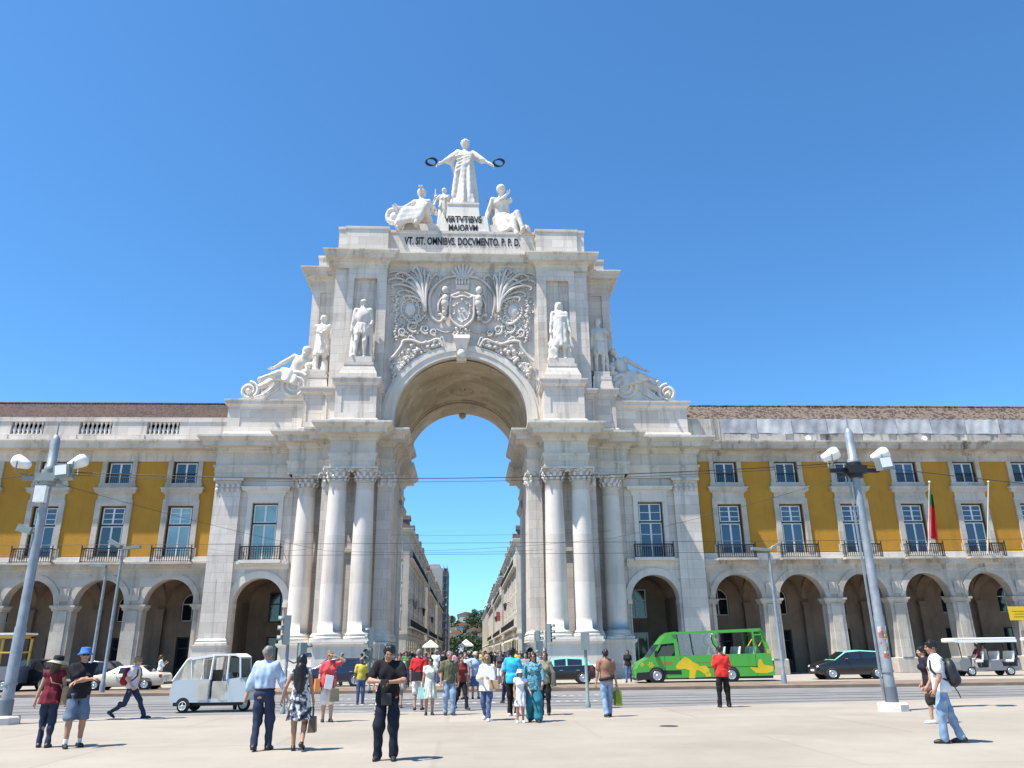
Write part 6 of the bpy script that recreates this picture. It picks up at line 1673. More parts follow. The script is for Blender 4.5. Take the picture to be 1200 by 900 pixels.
# three-wheeled taxi with a clear plastic hood
def tuktuk(pos, rz):
    root = tag(empty('three_wheeler', (pos[0],pos[1],-.045), rz), 'pale blue three-wheeled taxi with clear plastic sides on the roadway', 'tuk-tuk')
    X = lambda u: (u-900)*.00505; Z = lambda v: (482-v)*.0052
    pz = lambda pts: [(X(u), Z(v)) for u, v in pts]; hw = .66
    b = MB(); b.prism(pz([(636,400),(640,330),(652,285),(700,272),(925,272),(925,418),(655,415)]), -hw, hw); b.prism(pz([(925,395),(1060,395),(1060,418),(925,418)]), -hw+.03, hw-.03)
    b.prism(pz([(1045,275),(1150,262),(1192,300),(1200,360),(1190,418),(1045,418)]), -hw+.04, hw-.04); o = b.build('body', M['p_pale'], root); bv = o.modifiers.new('b','BEVEL'); bv.width = .06; bv.segments = 3; bv.limit_method = 'ANGLE'
    r = MB(); r.prism(pz([(735,150),(760,134),(960,110),(1100,110),(1142,132),(1142,142),(1095,124),(960,124),(765,150),(745,162)]), -hw+.02, hw-.02); ro = r.build('roof', M['canvas'], root)
    f = MB()
    for y in (-hw+.04, hw-.04):
        f.tube([(X(645),y,Z(282)),(X(738),y,Z(150)),(X(765),y,Z(136))], .04, 8); f.tube([(X(925),y,Z(275)),(X(938),y,Z(120))], .045, 8); f.tube([(X(860),y,Z(272)),(X(865),y,Z(140))], .03, 6)
        f.tube([(X(1050),y,Z(275)),(X(1052),y,Z(118))], .04, 8); f.tube([(X(1150),y,Z(265)),(X(1135),y,Z(130))], .035, 8); f.tube([(X(770),y,Z(150)),(X(790),y,Z(272))], .025, 6)
    f.build('frame', M['canvas'], root)
    c = MB()
    for y in (-hw+.03, hw-.03):
        c.grid(lambda u, v, y=y: (X(652+(742-652)*v+(118+100*(1-v))*u*1.05), y+.03*math.sin(9*u+5*v), Z(280-132*v)), 10, 6); c.grid(lambda u, v, y=y: (X(800+60*u), y+.02*math.sin(8*v+3*u), Z(272-128*v)), 4, 5)
        c.grid(lambda u, v, y=y: (X(838+80*u), y+np.sign(y)*(.055+.008*math.sin(7*v+6*u)), Z(402-122*v)), 5, 5); c.grid(lambda u, v, y=y: (X(945+105*u), y+.02*math.sin(7*v+6*u), Z(405-120*v)), 5, 5)
    c.grid(lambda u, v: (X(645+95*v), -hw+.1+2*(hw-.1)*u, Z(282-132*v)), 6, 4); c.build('plastic_sheet', M['clear'], root)
    g = MB(); g.add([(X(1158),-hw+.1,Z(258)),(X(1158),hw-.1,Z(258)),(X(1140),hw-.1,Z(138)),(X(1140),-hw+.1,Z(138))], [(0,1,2,3)]); 
    for y in (-hw+.035, hw-.035): g.add([(X(1058),y,Z(232)),(X(1140),y,Z(232)),(X(1128),y,Z(136)),(X(1060),y,Z(136))], [(0,1,2,3)])
    g.build('windscreen', M['carglass'], root)
    s = MB(); s.box(X(930),X(1000),-.5,.5,Z(380),Z(300)); s.box(X(915),X(935),-.5,.5,Z(310),Z(215)); s.build('seat', M['black'], root)
    s = MB(); s.tube([(X(1060),-.25,Z(225)),(X(1085),0,Z(235)),(X(1060),.25,Z(225))], .02, 6); s.tube([(X(1085),0,Z(235)),(X(1140),0,Z(330))], .025, 6); s.build('handlebar', M['black'], root)
    for sg in (1,-1): wheel(root, X(742), sg*(hw-.10), .235, sg, 'white_paint', .13, 4)
    wheel(root, X(1155), 0, .235, -1, 'white_paint', .13, 4)
    t = MB(); t.prism([(X(742)+.27*math.cos(PI*k/12),.235+.27*math.sin(PI*k/12)) for k in range(13)], -hw-.004, hw+.004); t.box(X(650),X(1150),-.4,.4,Z(440),Z(415)); t.build('wheel_arch', M['black'], root)
    for sg in (1,-1): t = MB(); t.box(X(634),X(642),sg*.45-.08,sg*.45+.08,Z(360),Z(320)); t.build('taillight', M['tail'], root)
    return root
tk = tuktuk((-7.95,-24.9), -.03); tk.scale = (.86,.92,.93)
# electric carts with white roofs
def cart(x, y, rz, ln, label, bodym):
    x, y = FAR((x,y)); root = tag(empty('tour_cart', (x,y,ZP), rz), label, 'cart', 'white-roofed carts at the right edge')
    h = 1.95
    r = MB(); r.box(-ln/2,ln/2,-.62,.62,h,h+.10); r.prism([(-ln/2-.02,h-.12),(-ln/2+.25,h-.14),(-ln/2+.25,h+.1),(-ln/2-.02,h+.06)], -.64, .64); ro = r.build('roof', M['p_white'], root); bv = ro.modifiers.new('b','BEVEL'); bv.width = .04; bv.segments = 2
    v = MB(); 
    for y0 in (-.63, .62): v.box(-ln/2+.1,ln/2,y0,y0+.01,h-.16,h)
    v.build('valance', M['canvas'], root)
    b = MB(); b.prism([(-ln/2+.15,.35),(-ln/2+.12,.75),(-ln/2+.35,1.0),(-ln/2+.75,.92),(-ln/2+.8,.45),(ln*.02,.45),(ln*.04,.85),(ln*.2,.85),(ln*.22,.5),(ln/2-.1,.5),(ln/2-.05,.95),(ln/2,.95),(ln/2,.30),(-ln/2+.3,.28)], -.58, .58); bo = b.build('body', M[bodym], root); bv = bo.modifiers.new('b','BEVEL'); bv.width = .05; bv.segments = 2; bv.limit_method = 'ANGLE'
    f = MB()
    for xx in (-ln/2+.35, ln*.02, ln/2-.1):
        for yy in (-.54,.54): f.tube([(xx,yy,.85),(xx-.06,yy,h)], .028, 6)
    f.build('frame', M['black'], root)
    s = MB()
    for xx in (-.45, ln*.12, ln/2-.5): s.box(xx-.22,xx+.22,-.5,.5,.72,.86); s.obox((xx+.26,0,1.08),(.05,0,0),(0,.5,0),(.05,0,.24))
    so_ = s.build('seat', M['canvas'], root); bv = so_.modifiers.new('b','BEVEL'); bv.width = .04; bv.segments = 2
    g = MB(); g.add([(-ln/2+.34,-.5,.95),(-ln/2+.34,.5,.95),(-ln/2+.28,.5,h-.1),(-ln/2+.28,-.5,h-.1)], [(0,1,2,3)]); g.build('windscreen', M['clear'], root)
    for xx in (-ln/2+.75, ln/2-.65):
        for sg in (1,-1): wheel(root, xx, sg*.5, .26, sg)
    return root
cart(26.2,-13.4,-.05,3.6,'grey electric tour cart with a long white roof, two riders aboard','p_grey')
cart(30.1,-13.8,-.05,3.6,'white electric tour cart behind the grey one at the right edge','p_white')
# yellow framed kiosk cart at the left edge
r = tag(empty('tour_cart', (-23.9,-8.2,ZP)), 'dark tour cart with yellow roof frame and white top cut by the left edge', 'cart')
m = MB(); m.box(-2.2,1.0,-.7,.7,.4,1.25); m.build('body', M['p_grey'], r)
m = MB()
for x in (-2.0,-.6,.9):
    for y in (-.62,.62): m.box(x-.05,x+.05,y-.05,y+.05,1.25,2.75)
for y in (-.62,.62): m.box(-2.05,.95,y-.05,y+.05,2.65,2.8); m.box(-2.05,.95,y-.04,y+.04,1.9,1.98)
m.build('frame', M['p_yellow'], r)
m = MB(); m.box(-2.25,1.1,-.75,.75,2.82,2.92); m.build('roof', M['canvas'], r)
for x in (-1.6,.5):
    for sg in (1,-1): wheel(r, x, sg*.62, .30, sg)
# ------------------------------------------------------------------ the people on the square
def pattern_mat(name, cols, sc):
    m = mat(name, cols[0], .85); nt = m.node_tree; b = nt.nodes['Principled BSDF']
    tc = _n(nt, 'ShaderNodeTexCoord'); n = _n(nt, 'ShaderNodeTexNoise'); n.inputs['Scale'].default_value = sc; n.inputs['Detail'].default_value = 2; nt.links.new(tc.outputs['Object'], n.inputs['Vector'])
    r = _n(nt, 'ShaderNodeValToRGB'); r.color_ramp.interpolation = 'CONSTANT'; e = r.color_ramp.elements
    e[0].position = 0; e[0].color = (*cols[0],1); e[1].position = .47; e[1].color = (*cols[1],1); x = e.new(.55); x.color = (*cols[2],1)
    nt.links.new(n.outputs['Fac'], r.inputs['Fac']); nt.links.new(r.outputs['Color'], b.inputs['Base Color']); return m
def stripe_mat(name, c1, c2, freq):
    m = mat(name, c1, .85); nt = m.node_tree; b = nt.nodes['Principled BSDF']
    tc = _n(nt, 'ShaderNodeTexCoord'); w = _n(nt, 'ShaderNodeTexWave'); w.bands_direction = 'DIAGONAL'; w.inputs['Scale'].default_value = freq; nt.links.new(tc.outputs['Object'], w.inputs['Vector'])
    r = _n(nt, 'ShaderNodeValToRGB'); r.color_ramp.interpolation = 'CONSTANT'; r.color_ramp.elements[0].color = (*c1,1); r.color_ramp.elements[1].position = .5; r.color_ramp.elements[1].color = (*c2,1)
    nt.links.new(w.outputs['Fac'], r.inputs['Fac']); nt.links.new(r.outputs['Color'], b.inputs['Base Color']); return m
M['jeans'] = mat('blue_jeans', (.045,.075,.17), .85, noise=.4, nscale=5, dirt=(.09,.13,.24)); M['jeans_light'] = mat('light_jeans', (.26,.36,.47), .85, noise=.35, nscale=5, dirt=(.15,.23,.35)); M['jeans_dark'] = mat('dark_jeans', (.022,.034,.075), .85, noise=.3, nscale=5)
M['dress_print'] = pattern_mat('black_white_print', [(.62,.63,.66),(.16,.17,.20),(.03,.03,.04)], 9); M['teal_print'] = pattern_mat('teal_print', [(.09,.27,.34),(.03,.11,.16),(.16,.36,.40)], 8)
M['striped'] = stripe_mat('striped_skirt', (.70,.70,.68), (.03,.03,.045), 3.2); M['leather'] = mat('brown_leather', (.13,.075,.045), .5, noise=.3); M['tan_leather'] = mat('tan_leather', (.40,.27,.15), .55, noise=.2); M['orange_leather'] = mat('orange_leather', (.62,.21,.05), .5, noise=.15)
def place_item(root, mb, name, m, label, cat, bevel=.012, subdiv=False):
    """a carried thing, given in the figure's own frame, as a thing of its own"""
    o = mb.build(name, m); o.matrix_world = Matrix.Translation(root.location) @ Matrix.Rotation(root.rotation_euler.z, 4, 'Z') @ Matrix.Scale(root.scale.x, 4)
    if bevel: b = o.modifiers.new('b','BEVEL'); b.width = bevel; b.segments = 2; b.limit_method = 'ANGLE'
    return tag(o, label, cat)
def bag(c, w, d, h_, mb=None, handle=.18, taper=.8):
    m = mb or MB(); c = Vector(c); m.frustum((c.x-w/2,c.x+w/2,c.y-d/2,c.y+d/2), c.z-h_/2, (c.x-w/2*taper,c.x+w/2*taper,c.y-d/2*taper,c.y+d/2*taper), c.z+h_/2)
    if handle: m.tube([(c.x,c.y-d*.3,c.z+h_/2-.01),(c.x,c.y-d*.28,c.z+h_/2+handle*.7),(c.x,c.y,c.z+h_/2+handle),(c.x,c.y+d*.28,c.z+h_/2+handle*.7),(c.x,c.y+d*.3,c.z+h_/2-.01)], .011, 6)
    return m
def strap(F, side, low, m=None, r=.012):
    m = m or MB(); s = side
    m.tube([F.T((s*.05,-.125,1.30)) if False else F.T((-s*.20,.02,low)), F.T((-s*.12,.125,low+.18)), F.T((.02*s,.135,1.28)), F.T((s*.11,.07,1.46)), F.T((s*.10,-.06,1.46)), F.T((0,-.14,1.25)), F.T((-s*.15,-.11,low+.12)), F.T((-s*.20,-.02,low))], r, 5); return m

# 1 woman in maroon with the straw hat
r, F = person('woman in maroon sleeveless top and jeans with a dark-crowned straw sun hat', (-7.88,-35.66), R(12), 1.70, 'f', dict(footL=(-.09,.02),footR=(.10,-.10),handL=(-.30,.03,.86),handR=(.27,.10,.88),hyaw=-20,htilt=8), 'skin', ('bob','hair_brown'),
    dict(col=(.155,.018,.03),sleeve=.10,hem=.84,flare=.055,name='top'), dict(mat=M['jeans_dark'],loose=.004), 'shoe_dark', hat=('sun',(.62,.56,.42),((.02,.02,.022),'crown')))
m = bag((.25,.02,.98),.10,.26,.36,handle=0); strap(F,-1,1.10,m); place_item(r, m, 'shoulder_bag', M['tan_leather'], 'tan shoulder bag on a long strap worn by the woman in maroon', 'bag')
# 2 man with the blue hat
person('man in black T-shirt and denim shorts, blue bucket hat, arms folded', (-7.30,-35.75), PI+R(38), 1.86, 'm', dict(footL=(-.13,.0),footR=(.13,.12),handL=(.16,.27,1.14),handR=(-.12,.26,1.19),hyaw=-6,girth=1.08,elL=(-.6,-.1,-.5),elR=(.6,-.1,-.5)), 'skin_tan', ('short','hair_grey'),
    dict(col=(.014,.013,.016),sleeve=.72,hem=.86,collar=True,loose=.02), dict(mat=mat('denim_shorts',(.12,.16,.22),.85,noise=.3,nscale=5),to=1.06,loose=.03,cut=.47,name='shorts'), 'shoe_dark', glasses=True, hat=('bucket',(.055,.17,.48),None), socks=(.78,.77,.75))
# 3 walking man with the red backpack
r, F = person('walking man in a pale T-shirt and dark blue trousers wearing a red backpack', (-9.24,-28.2), -PI/2, 1.80, 'm', dict(footL=(-.07,.40),footR=(.09,-.46,.19),lean=6,handR=(.22,.06,.86),handL=(-.18,.34,1.02),hyaw=5), 'skin', ('short','hair_fair'),
    dict(col=(.62,.57,.58),sleeve=.6,hem=.90), dict(mat=M['jeans_dark'],loose=.004), 'shoe_dark', glasses=True)
S = SDF(); S.ell(F.T((0,-.22,1.22)), (.165,.115,.22), .03); S.ell(F.T((0,-.25,1.08)), (.16,.13,.13), .06); S.fold = .008
bp = sdf_obj(S, .018, 'backpack', cmat((.27,.02,.025))); bp.matrix_world = Matrix.Translation(r.location) @ Matrix.Rotation(r.rotation_euler.z,4,'Z') @ Matrix.Scale(r.scale.x,4); tag(bp, 'red backpack on the back of the walking man', 'backpack')
m = MB()
for q in (-1,1): m.tube([F.T((q*.10,-.15,1.38)),F.T((q*.115,-.02,1.49)),F.T((q*.12,.10,1.40)),F.T((q*.13,.12,1.25)),F.T((q*.15,.0,1.10)),F.T((q*.13,-.14,1.05))], .022, 6, flat=((0,0,1),.9))
so_ = m.build('strap', cmat((.06,.02,.02)), bp)
# 4, 5 couple from behind
person('man in pale blue rolled-sleeve shirt and jeans walking away hand in hand', (-3.30,-37.03), R(-4), 1.83, 'm', dict(footL=(-.09,-.10,.10),footR=(.11,.10),handL=(-.36,.02,.82),handR=(.40,.06,.86),girth=1.05), 'skin', ('short','hair_grey'),
    dict(col=(.42,.53,.68),sleeve=1.45,hem=1.0,loose=.02,collar=True), dict(mat=M['jeans_dark'],belt=(.03,.02,.015)), 'shoe_dark')
r, F = person('woman in a black and white printed dress with long dark hair walking away', (-2.62,-37.15), R(4), 1.68, 'f', dict(footL=(-.06,.05),footR=(.12,-.16,.15),handL=(-.34,.04,.92),handR=(.27,.04,.86)), 'skin_tan', ('long','hair_black'),
    dict(mat=M['dress_print'],name='dress',sleeve=0,dress=.56,rb=(.23,.19),nf=9,amp=.026), None, 'shoe_dark')
g_ = F.grip[1]; place_item(r, bag((g_[0]+.02,g_[1],g_[2]-.34),.15,.30,.28,handle=.20), 'handbag', M['leather'], 'brown leather handbag carried by the woman in the printed dress', 'bag')
S = SDF(); S.fold = .01; S.ffreq = 75; S.cone(F.T((0,-.13,1.50)), F.T((.02,-.16,1.12)), .105, .085, .04); S.cone(F.T((-.06,-.12,1.42)), F.T((-.05,-.14,1.20)), .08, .06, .04); sdf_obj(S, .016, 'hair', M['hair_black'], r)
# 6 woman in coral
r, F = person('woman in coral red top and white shorts shading her eyes with one hand', (-3.18,-30.63), PI+R(18), 1.76, 'f', dict(footL=(-.10,.06),footR=(.09,-.04),handL=(-.13,.20,1.62),handR=(.25,.05,.90),elL=(-1,.3,-.2),hyaw=10,girth=1.12), 'skin', ('short','hair_fair'),
    dict(col=(.62,.075,.085),sleeve=.70,hem=.86,flare=.03,name='top'), dict(col=(.72,.71,.68),to=.95,loose=.03,name='shorts'), 'shoe_dark', glasses=True)
m = bag((.30,.02,.90),.14,.32,.32,handle=0); strap(F,-1,1.05,m); place_item(r, m, 'shoulder_bag', M['orange_leather'], 'orange shoulder bag of the woman in coral', 'bag')
m = bag((-.14,.20,.66),.26,.16,.32,handle=.22); place_item(r, m, 'tote_bag', mat('olive_cloth',(.22,.18,.11),.8,noise=.2), 'olive brown tote bag hanging in front of the woman in coral', 'bag')
m = MB(); m.obox((.02,.24,.98),(.10,0,.02),(0,.012,0),(-.02,0,.17)); place_item(r, m, 'folded_jacket', M['canvas'], 'white folded cloth held by the woman in coral', 'cloth', .006)
# 7 man in black
r, F = person('man in a black polo shirt and dark trousers looking down at his camera', (-.82,-38.78), PI-R(4), 1.82, 'm', dict(footL=(-.13,.02),footR=(.13,.0),handL=(-.07,.29,1.17),handR=(.06,.29,1.18),hpitch=24,hyaw=10,elL=(-1,-.1,-.6),elR=(1,-.1,-.6),curl=.75), 'skin_tan', ('short','hair_black'),
    dict(col=(.010,.010,.012),sleeve=.68,hem=.84,collar=True,loose=.024), dict(col=(.013,.017,.030),loose=.026,belt=(.01,.01,.01)), 'shoe_dark', socks=(.75,.75,.75))
m = MB(); m.box(-.065,.065,.33,.38,1.12,1.21); m.tube([(0,.37,1.165),(0,.43,1.165)], [.034,.036], 14); place_item(r, m, 'camera', M['black'], 'small black camera held by the man in the black polo shirt', 'camera', .006)
m = MB(); m.box(-.09,.07,.135,.21,.82,1.0); place_item(r, m, 'belt_pouch', M['black'], 'black pouch at the belt of the man in the black polo shirt', 'pouch')
# 8 woman with striped skirt behind him
person('woman in white top and striped long skirt half hidden behind the man in black', (-1.98,-28.6), R(25), 1.58, 'f', dict(handR=(.25,.1,.9)), 'skin', ('bob','hair_black'), dict(col=(.72,.71,.69),sleeve=.6), dict(mat=M['striped'],skirt=.10,name='skirt',rb=(.17,.16)), 'shoe_dark')
# 9 the group crossing in the middle
r, F = person('man in red T-shirt and white shorts seen from behind, facing the arch', (-1.01,-26.75), R(-8), 1.80, 'm', dict(footL=(-.10,0),footR=(.11,.08)), 'skin', ('short','hair_grey'), dict(col=(.58,.025,.03),sleeve=.75,hem=.84), dict(col=(.70,.69,.66),to=1.05,loose=.03,cut=.45,name='shorts'), 'shoe_dark')
m = bag((-.02,-.19,.97),.32,.14,.26,handle=0); strap(F,1,1.0,m); place_item(r, m, 'hip_bag', M['black'], 'black bag hung behind the man in red with white shorts', 'bag')
r, F = person('woman in pale green patterned dress with sunglasses and a mint bag', (-.56,-28.87), PI+R(6), 1.56, 'f', dict(handL=(-.42,.22,1.02),handR=(.24,.06,.86)), 'skin_tan', ('bob','hair_black'), dict(mat=pattern_mat('pale_print',[(.66,.66,.60),(.50,.56,.46),(.58,.60,.52)],10),name='dress',sleeve=.35,dress=.50,rb=(.22,.18)), None, 'shoe_dark', glasses=True)
place_item(r, bag((.27,.10,.66),.24,.10,.34,handle=.16), 'shopping_bag', cmat((.45,.75,.66),.6,'sign'), 'mint green bag carried by the woman in the pale dress', 'bag')
person('bald man in olive T-shirt and light jeans facing the camera', (.01,-29.01), PI+R(10), 1.72, 'm', dict(footL=(-.10,.08),footR=(.10,-.04),girth=1.05), 'skin_tan', ('thin','hair_grey'), dict(col=(.115,.115,.065),sleeve=.66,hem=.86,loose=.02,collar=True), dict(mat=M['jeans_light'],loose=.02), 'shoe_dark')
person('person in dark leggings stepping behind the man in olive', (.33,-26.57), PI+R(25), 1.66, 'f', dict(footL=(-.08,.30),footR=(.08,-.28,.14)), 'skin', ('bob','hair_brown'), dict(col=(.20,.03,.03),sleeve=.7), dict(col=(.015,.015,.018),loose=.0), 'shoe_dark')
person('man in a white T-shirt standing in the road behind the man in olive', (.45,-20.2), PI+R(-15), 1.74, 'm', dict(), 'skin', ('short','hair_brown'), dict(col=(.72,.71,.69)), dict(col=(.28,.22,.15),to=1.06,loose=.03,cut=.45,name='shorts'), 'shoe_dark', z=-.045)
r, F = person('man in pale blue shirt and blue shorts with a fair cap', (.85,-19.9), PI+R(8), 1.76, 'm', dict(footL=(-.12,.1),girth=1.12), 'skin', ('short','hair_grey'), dict(col=(.36,.50,.70),sleeve=.8,hem=.84), dict(col=(.10,.15,.30),to=1.05,loose=.03,cut=.46,name='shorts'), 'shoe_dark', hat=('cap',(.62,.52,.34),None), z=-.045)
m = strap(F,1,.95,None,.016); place_item(r, m, 'bag_strap', cmat((.30,.05,.05)), 'dark red strap across the man in the pale blue shirt', 'strap', 0)
r, F = person('woman in a loose white tunic and jeans holding a sheet of white paper', (1.05,-31.04), PI-R(8), 1.66, 'f', dict(footL=(-.06,.28),footR=(.09,-.24,.12),handL=(-.10,.27,1.10),handR=(.14,.26,1.10)), 'skin_tan', ('long','hair_fair'), dict(col=(.76,.75,.72),sleeve=1.5,hem=.80,flare=.05,loose=.035,name='tunic'), dict(mat=M['jeans'],loose=.004), 'shoe_white', glasses=True)
m = MB(); m.obox((-.08,.34,1.17),(.17,0,.01),(0,.004,.0),(0,0,.12)); place_item(r, m, 'paper_map', M['white_plastic'], 'sheet of white paper held up by the woman in the white tunic', 'paper', 0)
m = bag((-.22,.14,.92),.28,.14,.22,handle=0); strap(F,1,1.0,m,.014); place_item(r, m, 'handbag', M['tan_leather'], 'cream and brown handbag at the hip of the woman in the white tunic', 'bag')
person('man in a bright aqua polo shirt and black trousers turning away', (1.80,-29.76), R(-28), 1.78, 'm', dict(footL=(-.10,.02),footR=(.11,.0),handR=(.24,.1,.88)), 'skin_dark', ('short','hair_black'), dict(col=(.035,.42,.66),sleeve=.8,hem=.84,collar=True,loose=.022), dict(col=(.014,.012,.012),loose=.022), 'shoe_white')
person('little girl in a white dress and white sun hat', (1.86,-32.01), PI+R(4), 1.24, 'f', dict(handL=(-.36,.18,.98),handR=(.22,.10,.90)), 'skin_tan', ('bob','hair_brown'), dict(col=(.72,.70,.74),name='dress',sleeve=.25,dress=.54,rb=(.19,.16)), None, 'shoe_white', hat=('bucket',(.76,.75,.73),None))
person('woman in teal printed blouse and wide teal trousers with long dark hair', (2.22,-31.84), PI+R(-6), 1.68, 'f', dict(footL=(-.12,.18),footR=(.10,-.14,.10),handL=(-.24,.12,.92),handR=(.26,.10,.94)), 'skin_tan', ('long','hair_black'), dict(mat=M['teal_print'],sleeve=1.5,loose=.05,hem=.80,flare=.04,name='blouse'), dict(col=(.025,.165,.215),to=1.9,loose=.07), 'shoe_dark', glasses=True)
r, F = person('woman in a khaki jacket and black trousers behind the woman in teal', (2.72,-29.65), PI+R(-14), 1.68, 'f', dict(handR=(.22,.12,.95),handL=(-.26,.05,.9)), 'skin_tan', ('long','hair_brown'), dict(col=(.26,.23,.16),sleeve=1.6,hem=.84,loose=.02,name='jacket'), dict(col=(.015,.015,.017)), 'shoe_dark')
place_item(r, strap(F,1,1.0,bag((-.27,.04,.94),.12,.26,.32,handle=0)), 'shoulder_bag', mat('grey_cloth',(.10,.10,.09),.8,noise=.3), 'dark grey shoulder bag of the woman in the khaki jacket', 'bag')
# 10 man in the tan shirt
r, F = person('man in a tan shirt and light jeans walking toward the arch with a green bag', (4.31,-30.67), R(6), 1.72, 'm', dict(footL=(-.07,-.14,.10),footR=(.10,.16),handR=(.30,.06,.82),handL=(-.30,.02,.84)), 'skin_tan', ('short','hair_black'), dict(mat=mat('tan_shirt',(.30,.155,.095),.85,noise=.3,nscale=7),sleeve=.62,hem=.92), dict(mat=M['jeans_light'],loose=.018), 'shoe_dark')
m = MB(); m.tube([F.T((.17*math.cos(a),.135*math.sin(a),1.0+.03*math.cos(a))) for a in [2*PI*j/18 for j in range(19)]], .05, 8, caps=False); place_item(r, m, 'tied_jumper', cmat((.018,.022,.045)), 'navy jumper tied round the waist of the man in the tan shirt', 'jumper', 0)
g_ = F.grip[1]; place_item(r, bag((g_[0]+.03,g_[1],g_[2]-.32),.18,.30,.38,handle=.16,taper=.9), 'shopping_bag', cmat((.22,.27,.03),.6,'sign'), 'olive green bag carried by the man in the tan shirt', 'bag')
# 11 man in red by the van
person('man in red shirt and black trousers standing with his back turned, before the van', (8.38,-27.93), R(-6), 1.78, 'm', dict(footL=(-.15,.0),footR=(.13,.04),handL=(-.17,.22,1.02),handR=(.17,.22,1.02),girth=1.06), 'skin_tan', ('short','hair_black'), dict(col=(.68,.035,.03),sleeve=.8,hem=.86,loose=.024,collar=True), dict(col=(.016,.013,.013),loose=.018), 'shoe_dark')
# 12 couple at the right
r, F = person('man in white T-shirt and pale jeans walking left with a black backpack', (9.30,-38.07), PI/2-R(22), 1.78, 'm', dict(footL=(-.08,.10,.08),footR=(.08,-.20,.10),lean=3,handL=(-.26,.14,.90),handR=(.22,.20,.92),hyaw=0,hpitch=4), 'skin_tan', ('short','hair_black'), dict(col=(.78,.78,.80),sleeve=.66,hem=.86,loose=.024), dict(mat=M['jeans_light'],loose=.024), 'shoe_dark')
S = SDF(); S.ell(F.T((0,-.21,1.22)), (.15,.11,.21), .03); S.ell(F.T((0,-.24,1.07)), (.15,.12,.14), .06); S.fold = .006; 
bp = sdf_obj(S, .018, 'backpack', M['black']); bp.matrix_world = Matrix.Translation(r.location) @ Matrix.Rotation(r.rotation_euler.z,4,'Z') @ Matrix.Scale(r.scale.x,4); tag(bp, 'black backpack on the man in the white T-shirt', 'backpack')
m = MB()
for q in (-1,1): m.tube([F.T((q*.10,-.15,1.38)),F.T((q*.115,-.02,1.49)),F.T((q*.12,.10,1.40)),F.T((q*.13,.12,1.25)),F.T((q*.15,.0,1.10)),F.T((q*.13,-.14,1.05))], .020, 6)
m.tube([F.T((.10,-.22,.98)),F.T((.12,-.28,.84)),F.T((.10,-.30,.74))], .010, 5); m.build('strap', M['black'], bp)
person('woman in black top and dark shorts with white shoes walking beyond the man in white', (11.25,-34.3), PI/2-R(12), 1.68, 'f', dict(footL=(-.07,.10),footR=(.08,-.30,.14),handL=(-.22,.06,.88),lean=4), 'skin', ('pony','hair_black'), dict(col=(.02,.017,.028),sleeve=.2,hem=.86,name='top'), dict(col=(.035,.032,.028),to=1.0,loose=.035,name='shorts'), 'shoe_white')
# people aboard and in the shade
person('driver in a white shirt leaning at the bars of the three-wheeled taxi', (-7.52,-24.9), -PI/2, 1.72, 'm', dict(sit=.78,footL=(-.1,.42,.36),footR=(.1,.42,.36),handL=(-.2,.42,1.1),handR=(.2,.42,1.1),lean=8), 'skin_dark', ('short','hair_black'), dict(col=(.62,.66,.74),sleeve=1.4), dict(col=(.03,.03,.04)), 'shoe_dark', h=.022, near=False, z=-.16)
for (x, y, lab, col, sx_) in ((29.55,-7.9,'rider in a dark red top on the grey cart',(.16,.03,.05),'f'),(30.25,-7.5,'rider in a pale top on the grey cart, rear seat',(.62,.52,.45),'f'),(34.2,-8.0,'rider in dark clothes on the white cart',(.05,.05,.06),'m')):
    person(lab, (x,y), PI/2, 1.7, sx_, dict(sit=.92,footL=(-.1,.45,.52),footR=(.1,.45,.52),handL=(-.2,.35,.95),handR=(.2,.35,.95)), 'skin', ('bob','hair_brown'), dict(col=col,sleeve=.7), dict(col=(.45,.42,.42)), 'shoe_dark', h=.026, near=False, z=ZP)
person('driver in white seen through the cab window of the tour van', (11.05,-10.1), PI/2, 1.72, 'm', dict(sit=1.05,footL=(-.1,.45,.62),footR=(.1,.45,.62),handL=(-.2,.42,1.2),handR=(.2,.42,1.2)), 'skin_tan', ('short','hair_black'), dict(col=(.70,.70,.70),sleeve=.8), dict(col=(.03,.03,.04)), 'shoe_dark', h=.026, near=False, z=ZP)
person('person in white by the cream saloon car, half hidden, arm raised', (-16.6,-6.0), R(-60), 1.72, 'f', dict(handL=(-.16,.25,1.35),handR=(.1,.3,1.3)), 'skin_tan', ('bob','hair_brown'), dict(col=(.74,.72,.72),sleeve=1.2), dict(col=(.06,.06,.08)), 'shoe_dark', h=.022, near=False, z=ZP)
# ------------------------------------------------------------------ the crowd coming out of the street: eight builds, copied
rs = random.Random(21)
PAL = {'white':(.72,.71,.69),'black':(.015,.015,.018),'navy':(.025,.035,.085),'red':(.50,.03,.035),'pale blue':(.38,.50,.66),'grey':(.24,.24,.25),'beige':(.52,.45,.34),'pink':(.62,.30,.33),'green':(.10,.20,.08),'teal':(.04,.24,.28),'yellow':(.66,.50,.08),'dark grey':(.06,.06,.065)}
protos = []
walkL, walkR = dict(footL=(-.08,.26),footR=(.08,-.28,.14)), dict(footL=(-.08,-.28,.14),footR=(.08,.26))
PD = [('m',walkL,('short','hair_black'),.7,dict(col=PAL['navy'])),('f',walkR,('long','hair_brown'),.6,dict(mat=M['jeans'],loose=.004)),('m',walkR,('short','hair_brown'),.7,dict(col=PAL['beige'],to=1.06,loose=.03,name='shorts')),('f',walkL,('bob','hair_black'),1.5,dict(col=PAL['black'])),
      ('m',dict(),('short','hair_grey'),.7,dict(mat=M['jeans'])),('f',dict(),('long','hair_fair'),.3,dict(col=PAL['white'],to=.95,loose=.02,name='shorts')),('f',walkL,('pony','hair_brown'),.5,'dress'),('m',dict(handL=(-.1,.25,1.2)),('thin','hair_grey'),.75,dict(col=PAL['dark grey']))]
